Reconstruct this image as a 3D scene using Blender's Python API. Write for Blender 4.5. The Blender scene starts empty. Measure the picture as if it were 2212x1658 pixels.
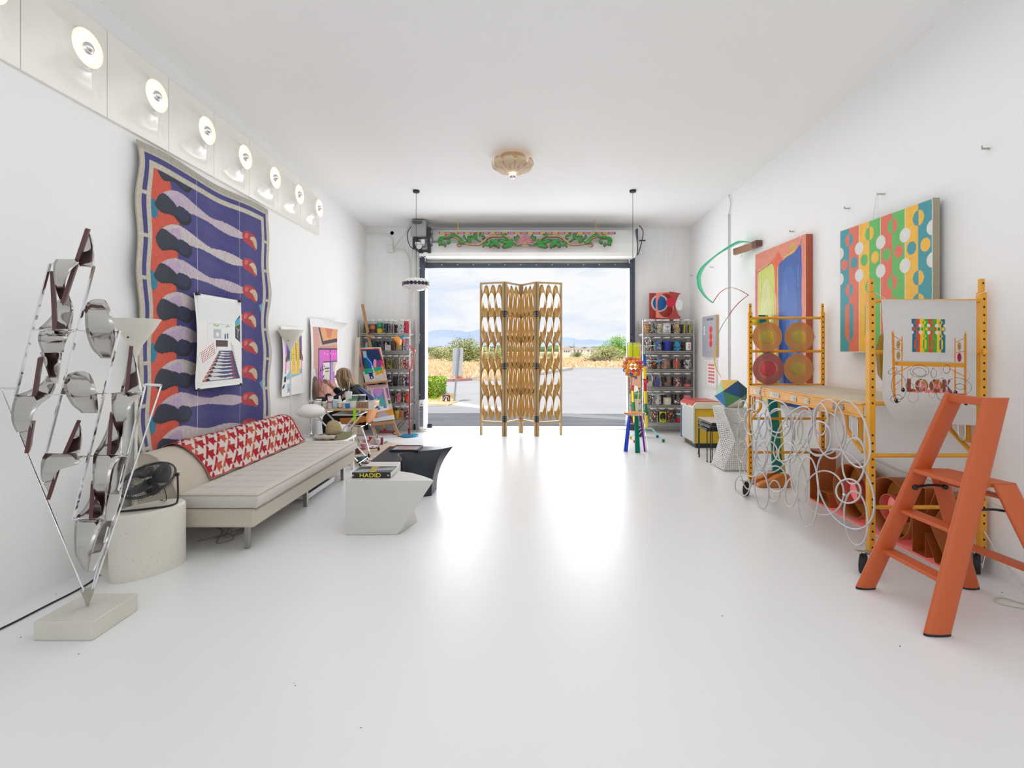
import bpy, math, random
import numpy as np
from mathutils import Vector, Matrix, Euler
random.seed(7)
C = bpy.context.scene.collection
SC = bpy.context.scene
PI = math.pi
# ---------------------------------------------------------------- camera, sky, sun, lamps, exposure
F = 1094.0; CX = 1132.0; CY = 755.0; EYE = 1.5
cd = bpy.data.cameras.new('camera'); cam = bpy.data.objects.new('camera', cd); C.objects.link(cam)
cam.location = (0, 0, EYE); cam.rotation_euler = (PI/2, 0, 0)
cd.sensor_width = 36; cd.lens = F/2212*36; cd.shift_x = -26/2212; cd.shift_y = -74/2212
cd.clip_start = 0.05; cd.clip_end = 8000
SC.camera = cam
vs = SC.view_settings
vs.view_transform = 'Standard'; vs.look = 'None'; vs.gamma = 1; vs.use_curve_mapping = False
vs.exposure = 0.14
SC.cycles.max_bounces = 12; SC.cycles.diffuse_bounces = 6; SC.cycles.transparent_max_bounces = 24
SC.cycles.glossy_bounces = 4
SC.cycles.caustics_reflective = False; SC.cycles.caustics_refractive = False
SC.cycles.sample_clamp_indirect = 6
w = bpy.data.worlds.new('World'); SC.world = w; w.use_nodes = True
nt = w.node_tree; nt.nodes.clear()
out = nt.nodes.new('ShaderNodeOutputWorld'); bg = nt.nodes.new('ShaderNodeBackground')
tc = nt.nodes.new('ShaderNodeTexCoord'); mp = nt.nodes.new('ShaderNodeMapping'); mp.inputs['Scale'].default_value = (3, 3, 13)
no = nt.nodes.new('ShaderNodeTexNoise'); no.inputs['Scale'].default_value = 1.5; no.inputs['Detail'].default_value = 8; no.inputs['Roughness'].default_value = .6; no.inputs['Distortion'].default_value = .6
rp = nt.nodes.new('ShaderNodeValToRGB')
rp.color_ramp.elements[0].position = .34; rp.color_ramp.elements[0].color = (.72, .82, .98, 1)
rp.color_ramp.elements[1].position = .58; rp.color_ramp.elements[1].color = (.97, .98, 1, 1)
nt.links.new(tc.outputs['Generated'], mp.inputs[0]); nt.links.new(mp.outputs[0], no.inputs['Vector'])
nt.links.new(no.outputs['Fac'], rp.inputs[0]); nt.links.new(rp.outputs[0], bg.inputs[0]); nt.links.new(bg.outputs[0], out.inputs[0])
bg.inputs[1].default_value = .9
def lamp(name, kind, loc, rot, **k):
    l = bpy.data.lights.new(name, kind); o = bpy.data.objects.new(name, l); C.objects.link(o)
    o.location = loc; o.rotation_euler = rot
    for a, v in k.items(): setattr(l, a, v)
    return o
lamp('sun', 'SUN', (0, 0, 20), (math.radians(24), math.radians(-7), 0), energy=3.2, angle=math.radians(.6), color=(1, .97, .9))
# daylight through the doorway; unseen fill lamps added behind the camera and below the ceiling
dl = lamp('door_daylight', 'AREA', (0.06, 9.95, 1.6), (math.radians(-90), 0, 0), shape='RECTANGLE', size=3.7, size_y=2.9, energy=125, color=(.93, .96, 1))

lamp('rear_fill_light', 'AREA', (0.07, -2.5, 2.0), (math.radians(90), 0, 0), shape='RECTANGLE', size=5.4, size_y=3.0, energy=25, color=(.97, .98, 1))
lamp('mid_ceiling_fill', 'AREA', (0.07, 5.2, 3.8), (0, 0, 0), shape='RECTANGLE', size=4.6, size_y=6.5, energy=56, color=(.96, .98, 1))

# ---------------------------------------------------------------- helpers
def P(px, py, Y):
    return Vector(((px-CX)/F*Y, Y, EYE-(py-CY)/F*Y))
def hx(s):
    s = s.lstrip('#'); r = [int(s[i:i+2], 16)/255 for i in (0, 2, 4)]
    return tuple((c/12.92 if c <= .04045 else ((c+.055)/1.055)**2.4) for c in r)
def col(c):
    return hx(c) if isinstance(c, str) else tuple(c[:3])
MATS = {}
def mat(name, c=(.8, .8, .8), rough=.5, metal=0, bump=0, bscale=60, var=0, vscale=8, emit=None, estr=0, trans=0, alpha=1, spec=.5, vcol=False, coat=0, weave=0, stretch=None, ior=None, subs=0, sheen=0):
    if name in MATS: return MATS[name]
    m = bpy.data.materials.new(name); MATS[name] = m; m.use_nodes = True
    t = m.node_tree; b = t.nodes['Principled BSDF']; I = b.inputs
    c = col(c)
    I['Base Color'].default_value = (*c, 1); I['Roughness'].default_value = rough; I['Metallic'].default_value = metal
    I['Specular IOR Level'].default_value = spec; I['Coat Weight'].default_value = coat; I['Coat Roughness'].default_value = .08
    if trans: I['Transmission Weight'].default_value = trans
    if ior: I['IOR'].default_value = ior
    if sheen: I['Sheen Weight'].default_value = sheen
    if subs: I['Subsurface Weight'].default_value = subs; I['Subsurface Radius'].default_value = (.1, .1, .1); I['Subsurface Scale'].default_value = .2
    I['Alpha'].default_value = alpha
    if emit: I['Emission Color'].default_value = (*col(emit), 1); I['Emission Strength'].default_value = estr
    co = t.nodes.new('ShaderNodeTexCoord'); mpn = t.nodes.new('ShaderNodeMapping'); t.links.new(co.outputs['Object'], mpn.inputs[0])
    if stretch: mpn.inputs['Scale'].default_value = stretch
    src = None
    if vcol:
        a = t.nodes.new('ShaderNodeAttribute'); a.attribute_name = 'Col'; src = a.outputs['Color']
    if var:
        n = t.nodes.new('ShaderNodeTexNoise'); n.inputs['Scale'].default_value = vscale; n.inputs['Detail'].default_value = 5
        t.links.new(mpn.outputs[0], n.inputs['Vector'])
        mr = t.nodes.new('ShaderNodeMapRange'); mr.inputs[1].default_value = .3; mr.inputs[2].default_value = .7; mr.inputs[3].default_value = 1-var; mr.inputs[4].default_value = 1+var*.4
        t.links.new(n.outputs['Fac'], mr.inputs[0])
        mx = t.nodes.new('ShaderNodeVectorMath'); mx.operation = 'SCALE'
        if src: t.links.new(src, mx.inputs[0])
        else: mx.inputs[0].default_value = c
        t.links.new(mr.outputs[0], mx.inputs['Scale']); src = mx.outputs[0]
    if src: t.links.new(src, b.inputs['Base Color'])
    if bump:
        bn = t.nodes.new('ShaderNodeBump'); bn.inputs['Strength'].default_value = bump; bn.inputs['Distance'].default_value = .01
        if weave:
            wv = t.nodes.new('ShaderNodeTexBrick'); wv.inputs['Scale'].default_value = weave; t.links.new(mpn.outputs[0], wv.inputs['Vector'])
            n2 = t.nodes.new('ShaderNodeTexNoise'); n2.inputs['Scale'].default_value = bscale
            t.links.new(mpn.outputs[0], n2.inputs['Vector']); t.links.new(n2.outputs['Fac'], bn.inputs['Height'])
        else:
            n2 = t.nodes.new('ShaderNodeTexNoise'); n2.inputs['Scale'].default_value = bscale; n2.inputs['Detail'].default_value = 4
            t.links.new(mpn.outputs[0], n2.inputs['Vector']); t.links.new(n2.outputs['Fac'], bn.inputs['Height'])
        t.links.new(bn.outputs[0], I['Normal'])
    return m
def thinglass(name, c=(1, 1, 1), refl=.5, trans=.95, rough=.02):
    """thin clear sheet: transparent mixed with a fresnel reflection"""
    if name in MATS: return MATS[name]
    m = bpy.data.materials.new(name); MATS[name] = m; m.use_nodes = True; t = m.node_tree; t.nodes.clear()
    o = t.nodes.new('ShaderNodeOutputMaterial'); tr = t.nodes.new('ShaderNodeBsdfTransparent'); gl = t.nodes.new('ShaderNodeBsdfGlossy')
    mx = t.nodes.new('ShaderNodeMixShader'); lw = t.nodes.new('ShaderNodeLayerWeight'); lw.inputs[0].default_value = .25
    mu = t.nodes.new('ShaderNodeMath'); mu.operation = 'MULTIPLY'; mu.inputs[1].default_value = refl
    c = col(c); tr.inputs[0].default_value = tuple(x*trans for x in c)+(1,); gl.inputs[0].default_value = (1, 1, 1, 1); gl.inputs[1].default_value = rough
    t.links.new(lw.outputs['Fresnel'], mu.inputs[0]); t.links.new(mu.outputs[0], mx.inputs[0]); t.links.new(tr.outputs[0], mx.inputs[1]); t.links.new(gl.outputs[0], mx.inputs[2]); t.links.new(mx.outputs[0], o.inputs[0])
    return m
def acrylic(name, c, tr=.5, rough=.25):
    """coloured translucent plastic: diffuse, translucent and see-through together"""
    if name in MATS: return MATS[name]
    m = bpy.data.materials.new(name); MATS[name] = m; m.use_nodes = True; t = m.node_tree; t.nodes.clear(); c = col(c)
    o = t.nodes.new('ShaderNodeOutputMaterial'); a = t.nodes.new('ShaderNodeBsdfTransparent'); a.inputs[0].default_value = (*c, 1)
    d = t.nodes.new('ShaderNodeBsdfPrincipled'); d.inputs['Base Color'].default_value = (*c, 1); d.inputs['Roughness'].default_value = rough
    l = t.nodes.new('ShaderNodeBsdfTranslucent'); l.inputs[0].default_value = (*c, 1)
    m1 = t.nodes.new('ShaderNodeMixShader'); m1.inputs[0].default_value = .35; t.links.new(d.outputs[0], m1.inputs[1]); t.links.new(l.outputs[0], m1.inputs[2])
    m2 = t.nodes.new('ShaderNodeMixShader'); m2.inputs[0].default_value = tr; t.links.new(m1.outputs[0], m2.inputs[1]); t.links.new(a.outputs[0], m2.inputs[2]); t.links.new(m2.outputs[0], o.inputs[0])
    return m
WL = {}
def tag(o, label=None, cat=None, group=None, kind=None):
    if label: o['label'] = label
    if cat: o['category'] = cat
    if group: o['group'] = group
    if kind: o['kind'] = kind
    return o
def thing(name, label, cat, loc, group=None, kind=None):
    o = bpy.data.objects.new(name, None); o.empty_display_size = .1; C.objects.link(o); o.location = loc; WL[o.name] = Vector(loc)
    return tag(o, label, cat, group, kind)
class MB:
    def __init__(s): s.v = []; s.f = []; s.c = []; s.cc = None
    def add(s, vv, ff):
        n = len(s.v); s.v += [tuple(p) for p in vv]; s.f += [tuple(i+n for i in f) for f in ff]
        if s.cc is not None: s.c += [s.cc]*len(vv)
        return s
    def box(s, a, b):
        x0, y0, z0 = a; x1, y1, z1 = b
        return s.add([(x0, y0, z0), (x1, y0, z0), (x1, y1, z0), (x0, y1, z0), (x0, y0, z1), (x1, y0, z1), (x1, y1, z1), (x0, y1, z1)],
                     [(0, 3, 2, 1), (4, 5, 6, 7), (0, 1, 5, 4), (1, 2, 6, 5), (2, 3, 7, 6), (3, 0, 4, 7)])
    def bev(s, a, b, r=.006):
        """box with chamfered edges"""
        a = Vector(a); b = Vector(b); c = (a+b)/2; h = (b-a)/2; r = min(r, min(h)*.9)
        vv = []
        for sx in (-1, 1):
            for sy in (-1, 1):
                for sz in (-1, 1):
                    vv += [(c.x+sx*h.x, c.y+sy*(h.y-r), c.z+sz*(h.z-r)), (c.x+sx*(h.x-r), c.y+sy*h.y, c.z+sz*(h.z-r)), (c.x+sx*(h.x-r), c.y+sy*(h.y-r), c.z+sz*h.z)]
        def k(sx, sy, sz): return (((sx > 0)*2+(sy > 0))*2+(sz > 0))*3
        ff = []
        for q in (-1, 1):
            ff.append([k(q, *t)+0 for t in ((-1, -1), (1, -1), (1, 1), (-1, 1))]); ff.append([k(t[0], q, t[1])+1 for t in ((-1, -1), (1, -1), (1, 1), (-1, 1))]); ff.append([k(t[0], t[1], q)+2 for t in ((-1, -1), (1, -1), (1, 1), (-1, 1))])
            for p in (-1, 1):
                ff.append([k(q, p, -1)+0, k(q, p, -1)+1, k(q, p, 1)+1, k(q, p, 1)+0]); ff.append([k(q, -1, p)+0, k(q, -1, p)+2, k(q, 1, p)+2, k(q, 1, p)+0]); ff.append([k(-1, q, p)+1, k(-1, q, p)+2, k(1, q, p)+2, k(1, q, p)+1])
                for z in (-1, 1): ff.append([k(q, p, z), k(q, p, z)+1, k(q, p, z)+2])
        return s.add(vv, ff)
    def ring(s, c, u, w, r, n):
        return [c+u*(r*math.cos(2*PI*i/n))+w*(r*math.sin(2*PI*i/n)) for i in range(n)]
    def tube(s, pts, r, n=8, closed=False, caps=True):
        pts = [Vector(p) for p in pts]; N = len(pts); rr = r if isinstance(r, (list, tuple)) else [r]*N
        rings = []; up = None
        for i, p in enumerate(pts):
            if closed: d = pts[(i+1) % N]-pts[i-1]
            else: d = pts[min(i+1, N-1)]-pts[max(i-1, 0)]
            if d.length < 1e-9: d = Vector((0, 0, 1))
            d.normalize()
            if up is None:
                up = Vector((0, 0, 1)) if abs(d.z) < .9 else Vector((1, 0, 0))
            u = up-d*up.dot(d)
            if u.length < 1e-6: u = d.orthogonal()
            u.normalize(); up = u
            rings.append(s.ring(p, u, d.cross(u), rr[i], n))
        vv = [q for g in rings for q in g]; ff = []
        M = N if closed else N-1
        for i in range(M):
            for j in range(n):
                a = i*n+j; b = i*n+(j+1) % n; c = ((i+1) % N)*n+(j+1) % n; d = ((i+1) % N)*n+j; ff.append((a, b, c, d))
        if caps and not closed: ff += [tuple(range(n))[::-1], tuple((N-1)*n+j for j in range(n))]
        return s.add(vv, ff)
    def cyl(s, a, b, r0, r1=None, n=16): return s.tube([a, b], [r0, r0 if r1 is None else r1], n)
    def bar(s, a, b, w_, h_, up=(0, 0, 1)):
        """rectangular bar from a to b; w_ across, h_ along up"""
        a = Vector(a); b = Vector(b); d = (b-a).normalized(); up = Vector(up); u = (up-d*up.dot(d)).normalized(); x = d.cross(u)
        vv = [p+x*(sx*w_/2)+u*(sz*h_/2) for p in (a, b) for sx, sz in ((-1, -1), (1, -1), (1, 1), (-1, 1))]
        return s.add(vv, [(0, 1, 2, 3), (7, 6, 5, 4), (0, 4, 5, 1), (1, 5, 6, 2), (2, 6, 7, 3), (3, 7, 4, 0)])
    def lathe(s, prof, c=(0, 0, 0), n=24, M=None, caps=False, sx=1, sy=1):
        c = Vector(c); vv = []
        for r, z in prof:
            for j in range(n):
                p = Vector((r*math.cos(2*PI*j/n)*sx, r*math.sin(2*PI*j/n)*sy, z))
                if M: p = M @ p
                vv.append(c+p)
        ff = [(i*n+j, i*n+(j+1) % n, (i+1)*n+(j+1) % n, (i+1)*n+j) for i in range(len(prof)-1) for j in range(n)]
        if caps: ff += [tuple(range(n))[::-1], tuple((len(prof)-1)*n+j for j in range(n))]
        return s.add(vv, ff)
    def sph(s, c, r, nu=12, nv=8, sc=(1, 1, 1), M=None):
        prof = [(math.sin(PI*i/nv), -math.cos(PI*i/nv)) for i in range(nv+1)]
        prof[0] = (.001, -1); prof[-1] = (.001, 1)
        Q = (M or Matrix.Identity(3)) @ Matrix.Diagonal((r*sc[0], r*sc[1], r*sc[2]))
        return s.lathe(prof, c, nu, Q, True)
    def prism(s, poly, ext):
        """closed outline (3D points) pushed by a vector"""
        n = len(poly); e = Vector(ext); vv = [Vector(p) for p in poly]; vv += [p+e for p in vv[:n]]
        return s.add(vv, [tuple(range(n))[::-1], tuple(range(n, 2*n))]+[(i, (i+1) % n, n+(i+1) % n, n+i) for i in range(n)])
    def hollow(s, outer, inner, ext):
        """outline with one hole of as many points, pushed by a vector"""
        n = len(outer); e = Vector(ext); vv = [Vector(p) for p in outer]+[Vector(p) for p in inner]; vv += [p+e for p in vv]
        ff = []
        for i in range(n):
            j = (i+1) % n
            ff += [(i, n+i, n+j, j), (2*n+i, 2*n+j, 3*n+j, 3*n+i), (i, j, 2*n+j, 2*n+i), (n+i, 3*n+i, 3*n+j, n+j)]
        return s.add(vv, ff)
    def grid(s, fn, nu, nv, closed=False):
        vv = [fn(i/nu, j/nv) for j in range(nv+1) for i in range(nu+1)]
        return s.add(vv, [(j*(nu+1)+i, j*(nu+1)+i+1, (j+1)*(nu+1)+i+1, (j+1)*(nu+1)+i) for j in range(nv) for i in range(nu)])
    def build(s, name, m, parent=None, smooth=False, loc=None, solid=0, label=None, kind=None, fix=True, subd=0, bevel=0):
        me = bpy.data.meshes.new(name); base = WL[parent.name] if parent else Vector(loc) if loc is not None else None
        V = np.array(s.v, dtype=np.float32).reshape(-1, 3)
        if base is None:
            mn = V.min(0); mx = V.max(0); base = Vector(((mn[0]+mx[0])/2, (mn[1]+mx[1])/2, mn[2]))
            base = Vector([float(x) for x in base])
        V = V-np.array(base, dtype=np.float32)
        me.from_pydata(V.tolist(), [], s.f)
        if s.c:
            at = me.color_attributes.new('Col', 'FLOAT_COLOR', 'POINT')
            a = np.ones((len(s.v), 4), dtype=np.float32); a[:, :3] = np.array(s.c, dtype=np.float32); at.data.foreach_set('color', a.ravel())
        me.update()
        if fix:
            import bmesh
            bm = bmesh.new(); bm.from_mesh(me); bmesh.ops.recalc_face_normals(bm, faces=bm.faces); bm.to_mesh(me); bm.free()
        me.materials.append(m)
        o = bpy.data.objects.new(name, me); C.objects.link(o)
        if parent: o.parent = parent; WL[o.name] = Vector(base)
        else: o.location = base; WL[o.name] = Vector(base)
        if smooth:
            me.polygons.foreach_set('use_smooth', [True]*len(me.polygons))
            if smooth is not True:
                me.set_sharp_from_angle(angle=math.radians(smooth))
        if solid:
            md = o.modifiers.new('solid', 'SOLIDIFY'); md.thickness = solid; md.offset = 0
        if bevel:
            md = o.modifiers.new('bevel', 'BEVEL'); md.width = bevel; md.segments = 2; md.limit_method = 'ANGLE'
        if subd:
            md = o.modifiers.new('sub', 'SUBSURF'); md.levels = subd; md.render_levels = subd
        if label: o['label'] = label
        if kind: o['kind'] = kind
        return o
def dup(root, loc, label=None, rotz=None):
    r = root.copy(); C.objects.link(r); r.location = loc; WL[r.name] = Vector(loc)
    if label: r['label'] = label
    if rotz is not None: r.rotation_euler.z = rotz
    for ch in list(root.children):
        c = ch.copy(); C.objects.link(c); c.parent = r
        for g in list(ch.children):
            d = g.copy(); C.objects.link(d); d.parent = c
    return r
class Paint:
    """flat print: shapes rasterised to colours, u right 0..1, v down 0..1"""
    def __init__(s, w_, h_, res, bgc):
        s.W = w_; s.H = h_; s.nx = max(2, int(w_/res)); s.ny = max(2, int(h_/res))
        s.a = np.zeros((s.ny+1, s.nx+1, 3)); s.a[:] = col(bgc)
        s.U, s.V = np.meshgrid(np.linspace(0, 1, s.nx+1), np.linspace(0, 1, s.ny+1))
    def m(s, mask, c): s.a[mask] = col(c)
    def rect(s, u0, v0, u1, v1, c): s.m((s.U >= u0) & (s.U <= u1) & (s.V >= v0) & (s.V <= v1), c)
    def ell(s, u, v, ru, rv, c, half=0, rot=0):
        du = (s.U-u); dv = (s.V-v)
        if rot:
            cc, ss = math.cos(rot), math.sin(rot); du, dv = du*cc+dv*ss, -du*ss+dv*cc
        k = (du/ru)**2+(dv/rv)**2 <= 1
        if half < 0: k &= s.U <= u
        if half > 0: k &= s.U > u
        s.m(k, c)
    def pm(s, pts):
        k = np.zeros_like(s.U, bool); n = len(pts)
        for i in range(n):
            x0, y0 = pts[i]; x1, y1 = pts[(i+1) % n]
            if y0 == y1: continue
            k ^= ((s.V < y0) != (s.V < y1)) & (s.U < (x1-x0)*(s.V-y0)/(y1-y0)+x0)
        return k
    def poly(s, pts, c): s.m(s.pm(pts), c)
    def smooth(s, pts, c, n=6):
        out = []; N = len(pts)
        for i in range(N):
            p0, p1, p2, p3 = pts[i-1], pts[i], pts[(i+1) % N], pts[(i+2) % N]
            for k in range(n):
                t = k/n
                out.append(tuple(.5*(2*p1[d]+(p2[d]-p0[d])*t+(2*p0[d]-5*p1[d]+4*p2[d]-p3[d])*t*t+(-p0[d]+3*p1[d]-3*p2[d]+p3[d])*t**3) for d in (0, 1)))
        s.poly(out, c)
    def line(s, pts, wd, c):
        """wd as share of the height"""
        A = s.W/s.H
        for (x0, y0), (x1, y1) in zip(pts, pts[1:]):
            dx, dy = (x1-x0)*A, y1-y0; L = dx*dx+dy*dy+1e-12
            t = np.clip((((s.U-x0)*A)*dx+(s.V-y0)*dy)/L, 0, 1)
            s.m(((s.U-x0)*A-t*dx)**2+(s.V-y0-t*dy)**2 < (wd/2)**2, c)
    def loop(s, u, v, ru, rv, wd, c, rot=0):
        s.line([(u+ru*math.cos(a)*math.cos(rot)-rv*math.sin(a)*math.sin(rot), v+rv*math.sin(a)*math.cos(rot)+ru*math.cos(a)*math.sin(rot)) for a in [2*PI*i/20 for i in range(21)]], wd, c)
    def noise(s, amt, seed=1, k=3):
        r = np.random.RandomState(seed); n = r.rand(*s.U.shape)
        for _ in range(k): n = (n+np.roll(n, 1, 0)+np.roll(n, 1, 1)+np.roll(n, -1, 0))/4
        n = (n-n.mean())/(n.std()+1e-6); s.a *= (1+amt*n[..., None]); s.a = np.clip(s.a, 0, 1)
    def build(s, name, fn, m, parent=None, thick=0, flip=False, label=None, smooth=True):
        """fn(U,V arrays) -> x,y,z arrays in the world"""
        x, y, z = fn(s.U, s.V); V = np.stack([x+0*s.U, y+0*s.U, z+0*s.U], -1).reshape(-1, 3)
        nx, ny = s.nx, s.ny; idx = np.arange((nx+1)*(ny+1)).reshape(ny+1, nx+1)
        q = np.stack([idx[:-1, :-1], idx[1:, :-1], idx[1:, 1:], idx[:-1, 1:]], -1).reshape(-1, 4)
        if flip: q = q[:, ::-1]
        cols = s.a.reshape(-1, 3)
        if thick is not None and thick:
            # a back sheet and rim so that the print has real thickness
            e1 = V[1]-V[0]; e2 = V[nx+1]-V[0]; nrm = np.cross(e2, e1); nrm /= np.linalg.norm(nrm)
            if flip: nrm = -nrm
            Vb = V+nrm*thick; N = len(V)
            per = list(idx[0, :])+list(idx[1:, -1])+list(idx[-1, :-1][::-1])+list(idx[1:-1, 0][::-1])
            per = np.array(per); nb = len(per); back = Vb[per]
            V = np.vstack([V, V[per], back]); cols = np.vstack([cols, np.repeat([col(s.rim) if hasattr(s, 'rim') else cols.mean(0)], 2*nb, 0)])
            j = np.arange(nb); jn = (j+1) % nb
            rim = np.stack([N+j, N+nb+j, N+nb+jn, N+jn], -1)
            q = np.vstack([q, rim])
        base = np.array(WL[parent.name]) if parent else np.array([V[:, 0].mean(), V[:, 1].mean(), V[:, 2].min()])
        me = bpy.data.meshes.new(name); V = V-base
        me.vertices.add(len(V)); me.vertices.foreach_set('co', V.astype(np.float32).ravel())
        me.loops.add(q.size); me.loops.foreach_set('vertex_index', q.astype(np.int32).ravel())
        me.polygons.add(len(q)); me.polygons.foreach_set('loop_start', np.arange(0, q.size, 4, dtype=np.int32))
        me.update(calc_edges=True); me.validate()
        at = me.color_attributes.new('Col', 'FLOAT_COLOR', 'POINT'); a = np.ones((len(V), 4), dtype=np.float32); a[:, :3] = cols; at.data.foreach_set('color', a.ravel())
        me.materials.append(m); me.polygons.foreach_set('use_smooth', [True]*len(me.polygons))
        if thick: me.set_sharp_from_angle(angle=math.radians(40))
        o = bpy.data.objects.new(name, me); C.objects.link(o)
        WL[o.name] = Vector(base)
        if parent: o.parent = parent
        else: o.location = Vector(base)
        if label: o['label'] = label
        return o
def spline(pts, n=8, closed=False):
    pts = [Vector(p) for p in pts]; N = len(pts); out = []
    for i in range(N if closed else N-1):
        if closed: p0, p1, p2, p3 = pts[i-1], pts[i], pts[(i+1) % N], pts[(i+2) % N]
        else: p0, p1, p2, p3 = pts[max(i-1, 0)], pts[i], pts[i+1], pts[min(i+2, N-1)]
        for k in range(n):
            t = k/n; out.append(.5*(2*p1+(p2-p0)*t+(2*p0-5*p1+4*p2-p3)*t*t+(-p0+3*p1-3*p2+p3)*t**3))
    if not closed: out.append(pts[-1])
    return out
def text(name, s_, size, m, parent, loc, rot, depth=.001, align='CENTER', sx=1):
    cu = bpy.data.curves.new(name, 'FONT'); cu.body = s_; cu.size = size; cu.align_x = align; cu.align_y = 'CENTER'; cu.extrude = depth; cu.offset = size*.012
    ob = bpy.data.objects.new(name, cu); C.objects.link(ob)
    dg = bpy.context.evaluated_depsgraph_get(); me = bpy.data.meshes.new_from_object(ob.evaluated_get(dg)); bpy.data.objects.remove(ob)
    me.materials.clear(); me.materials.append(m)
    o = bpy.data.objects.new(name, me); C.objects.link(o)
    if parent: o.parent = parent; o.location = Vector(loc)-WL[parent.name]
    else: o.location = loc
    o.rotation_euler = rot; o.scale = (sx, 1, 1); WL[o.name] = Vector(loc)
    return o
# shared materials
WHITE = mat('wall_paint', (.885, .885, .88), .75, bump=.12, bscale=90)
PRINT = mat('printed_paper', rough=.6, vcol=True, spec=.3)
CANVAS = mat('painted_canvas', rough=.5, vcol=True, bump=.1, bscale=300, var=.06, vscale=14)
VC = mat('coloured_bits', rough=.4, vcol=True)
CHROME = mat('chrome', (.82, .82, .84), .12, 1)
STEEL = mat('zinc_steel', (.6, .6, .6), .3, 1, var=.15)
BLACK = mat('black_metal', (.012, .012, .013), .35)
RUBBER = mat('black_rubber', (.015, .015, .016), .6)
WIRE = mat('wire_shelf_metal', (.62, .61, .58), .3, .8)
GLASS = thinglass('jar_glass', refl=.3, trans=.98)
WPLAS = mat('white_plastic', (.85, .85, .83), .3)
LIDW = mat('white_lid', (.82, .81, .79), .45)
# ---------------------------------------------------------------- room shell
XL, XR, YB, YF = -2.98, 3.12, 9.54, -2.6
def ceil(y): return 3.80+.0256*(YB-y)
FLOORM = mat('white_epoxy_floor', (.845, .85, .85), .3, spec=.5)
def struct(name, mb, m, **k):
    o = mb.build(name, m, **k); o['kind'] = 'structure'; return o
struct('floor', MB().box((XL-.2, YF-.2, -.1), (XR+.2, YB+.3, 0)), FLOORM)
b = MB(); c0, c1 = ceil(YF-.2), ceil(YB+.3)
b.add([(XL-.2, YF-.2, c0), (XR+.2, YF-.2, c0), (XR+.2, YB+.3, c1), (XL-.2, YB+.3, c1), (XL-.2, YF-.2, c0+.9), (XR+.2, YF-.2, c0+.9), (XR+.2, YB+.3, c1+1.1), (XL-.2, YB+.3, c1+1.1)],
      [(0, 3, 2, 1), (4, 5, 6, 7), (0, 1, 5, 4), (1, 2, 6, 5), (2, 3, 7, 6), (3, 0, 4, 7)])
struct('ceiling', b, WHITE)
struct('wall_left', MB().box((XL-.2, YF-.2, 0), (XL, YB+.3, 4.2)), WHITE)
struct('wall_right', MB().box((XR, YF-.2, 0), (XR+.2, YB+.3, 4.2)), WHITE)
OX0, OX1, OZ = -1.87, 1.99, 3.3
BW = mat('end_wall_paint', (.9, .9, .89), .7, bump=.1, bscale=70, var=.03, vscale=3, stretch=(6, 6, .6))
b = MB(); b.box((XL, YB, 0), (OX0, YB+.3, 4.0)); b.box((OX1, YB, 0), (XR, YB+.3, 4.0)); b.box((OX0, YB, OZ), (OX1, YB+.3, 4.0))
struct('wall_back', b, BW)
b = MB(); b.box((XL, YF-.2, 0), (XR, YF, .5)); b.box((XL, YF-.2, 3.5), (XR, YF, 4.2)); b.box((XL, YF-.2, .5), (-2.6, YF, 3.5)); b.box((2.7, YF-.2, .5), (XR, YF, 3.5))
struct('wall_rear', b, WHITE)
# seam of filler along the two long ceiling edges
b = MB(); b.bar((XL+.004, YF, ceil(YF)-.004), (XL+.004, YB, ceil(YB)-.004), .01, .012); struct('trim_1', b, WHITE)
b = MB(); b.bar((XR-.004, YF, ceil(YF)-.004), (XR-.004, YB, ceil(YB)-.004), .01, .012); struct('trim_2', b, WHITE)
# floor specks and scuffs
DUST = mat('floor_specks', (.12, .11, .1), .8)
b = MB()
for (x, y) in ((121, 1283), (110, 1294), (635, 1475), (638, 1480), (780, 1571), (45, 1376), (1372, 931), (1462, 934), (1448, 934), (2165, 1279), (1944, 1395), (2107, 1262), (170, 1412), (985, 1090), (1560, 1330)):
    Y = EYE*F/(y-CY); q = P(x, y, Y); r = random.uniform(.002, .005); an = random.random()*3
    b.lathe([(r, .0005), (r*.6, .0015)], (q.x, q.y, 0), 6, Matrix.Rotation(an, 3, 'Z'), True, sx=random.uniform(.8, 2.5))
o = b.build('floor_specks', DUST, loc=(0, 0, 0)); tag(o, 'scattered dark specks and small scuffs on the white floor', 'specks', kind='stuff')

# ---------------------------------------------------------------- roll up door, hood, guides, opener
GUIDE = mat('dark_guide_steel', (.085, .1, .13), .45, .4, var=.25, vscale=5)
SLAT = mat('door_slat_paint', (.62, .62, .6), .45)
HOODM = mat('hood_paint', (.8, .8, .78), .5)
dr = thing('door_1', None, None, (0.06, YB, 0)); dr['kind'] = 'structure'
for s_, x0, x1 in ((0, -1.965, -1.86), (1, 1.985, 2.075)):
    b = MB(); b.bev((x0, YB-.07, 0), (x1, YB-.005, 3.22), .008)
    b.box((x0+.03 if s_ == 0 else x0-.012, YB-.1, 0), (x1+.012 if s_ == 0 else x1-.03, YB-.06, 3.15))
    g = b.build('door_guide', GUIDE, dr)
    b = MB()
    for z in (.66, 1.68, 1.78, 2.72, 3.02): b.cyl((x0+.02, YB-.1, z), (x0+.02, YB-.07, z), .012, n=8)
    b.build('bolt', STEEL, g)
for k in range(3):
    b = MB(); z = 3.12+k*.065
    b.grid(lambda u, v: Vector((OX0+.02+u*(OX1-OX0-.04), YB-.03-.02*math.sin(v*PI), z+v*.062)), 2, 6); b.build('slat', SLAT, dr, smooth=True, solid=.004)
b = MB(); b.bev((OX0+.01, YB-.06, 3.03), (OX1-.01, YB+.0, 3.115), .006); bb = b.build('bottom_bar', GUIDE, dr)
b = MB()
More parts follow.
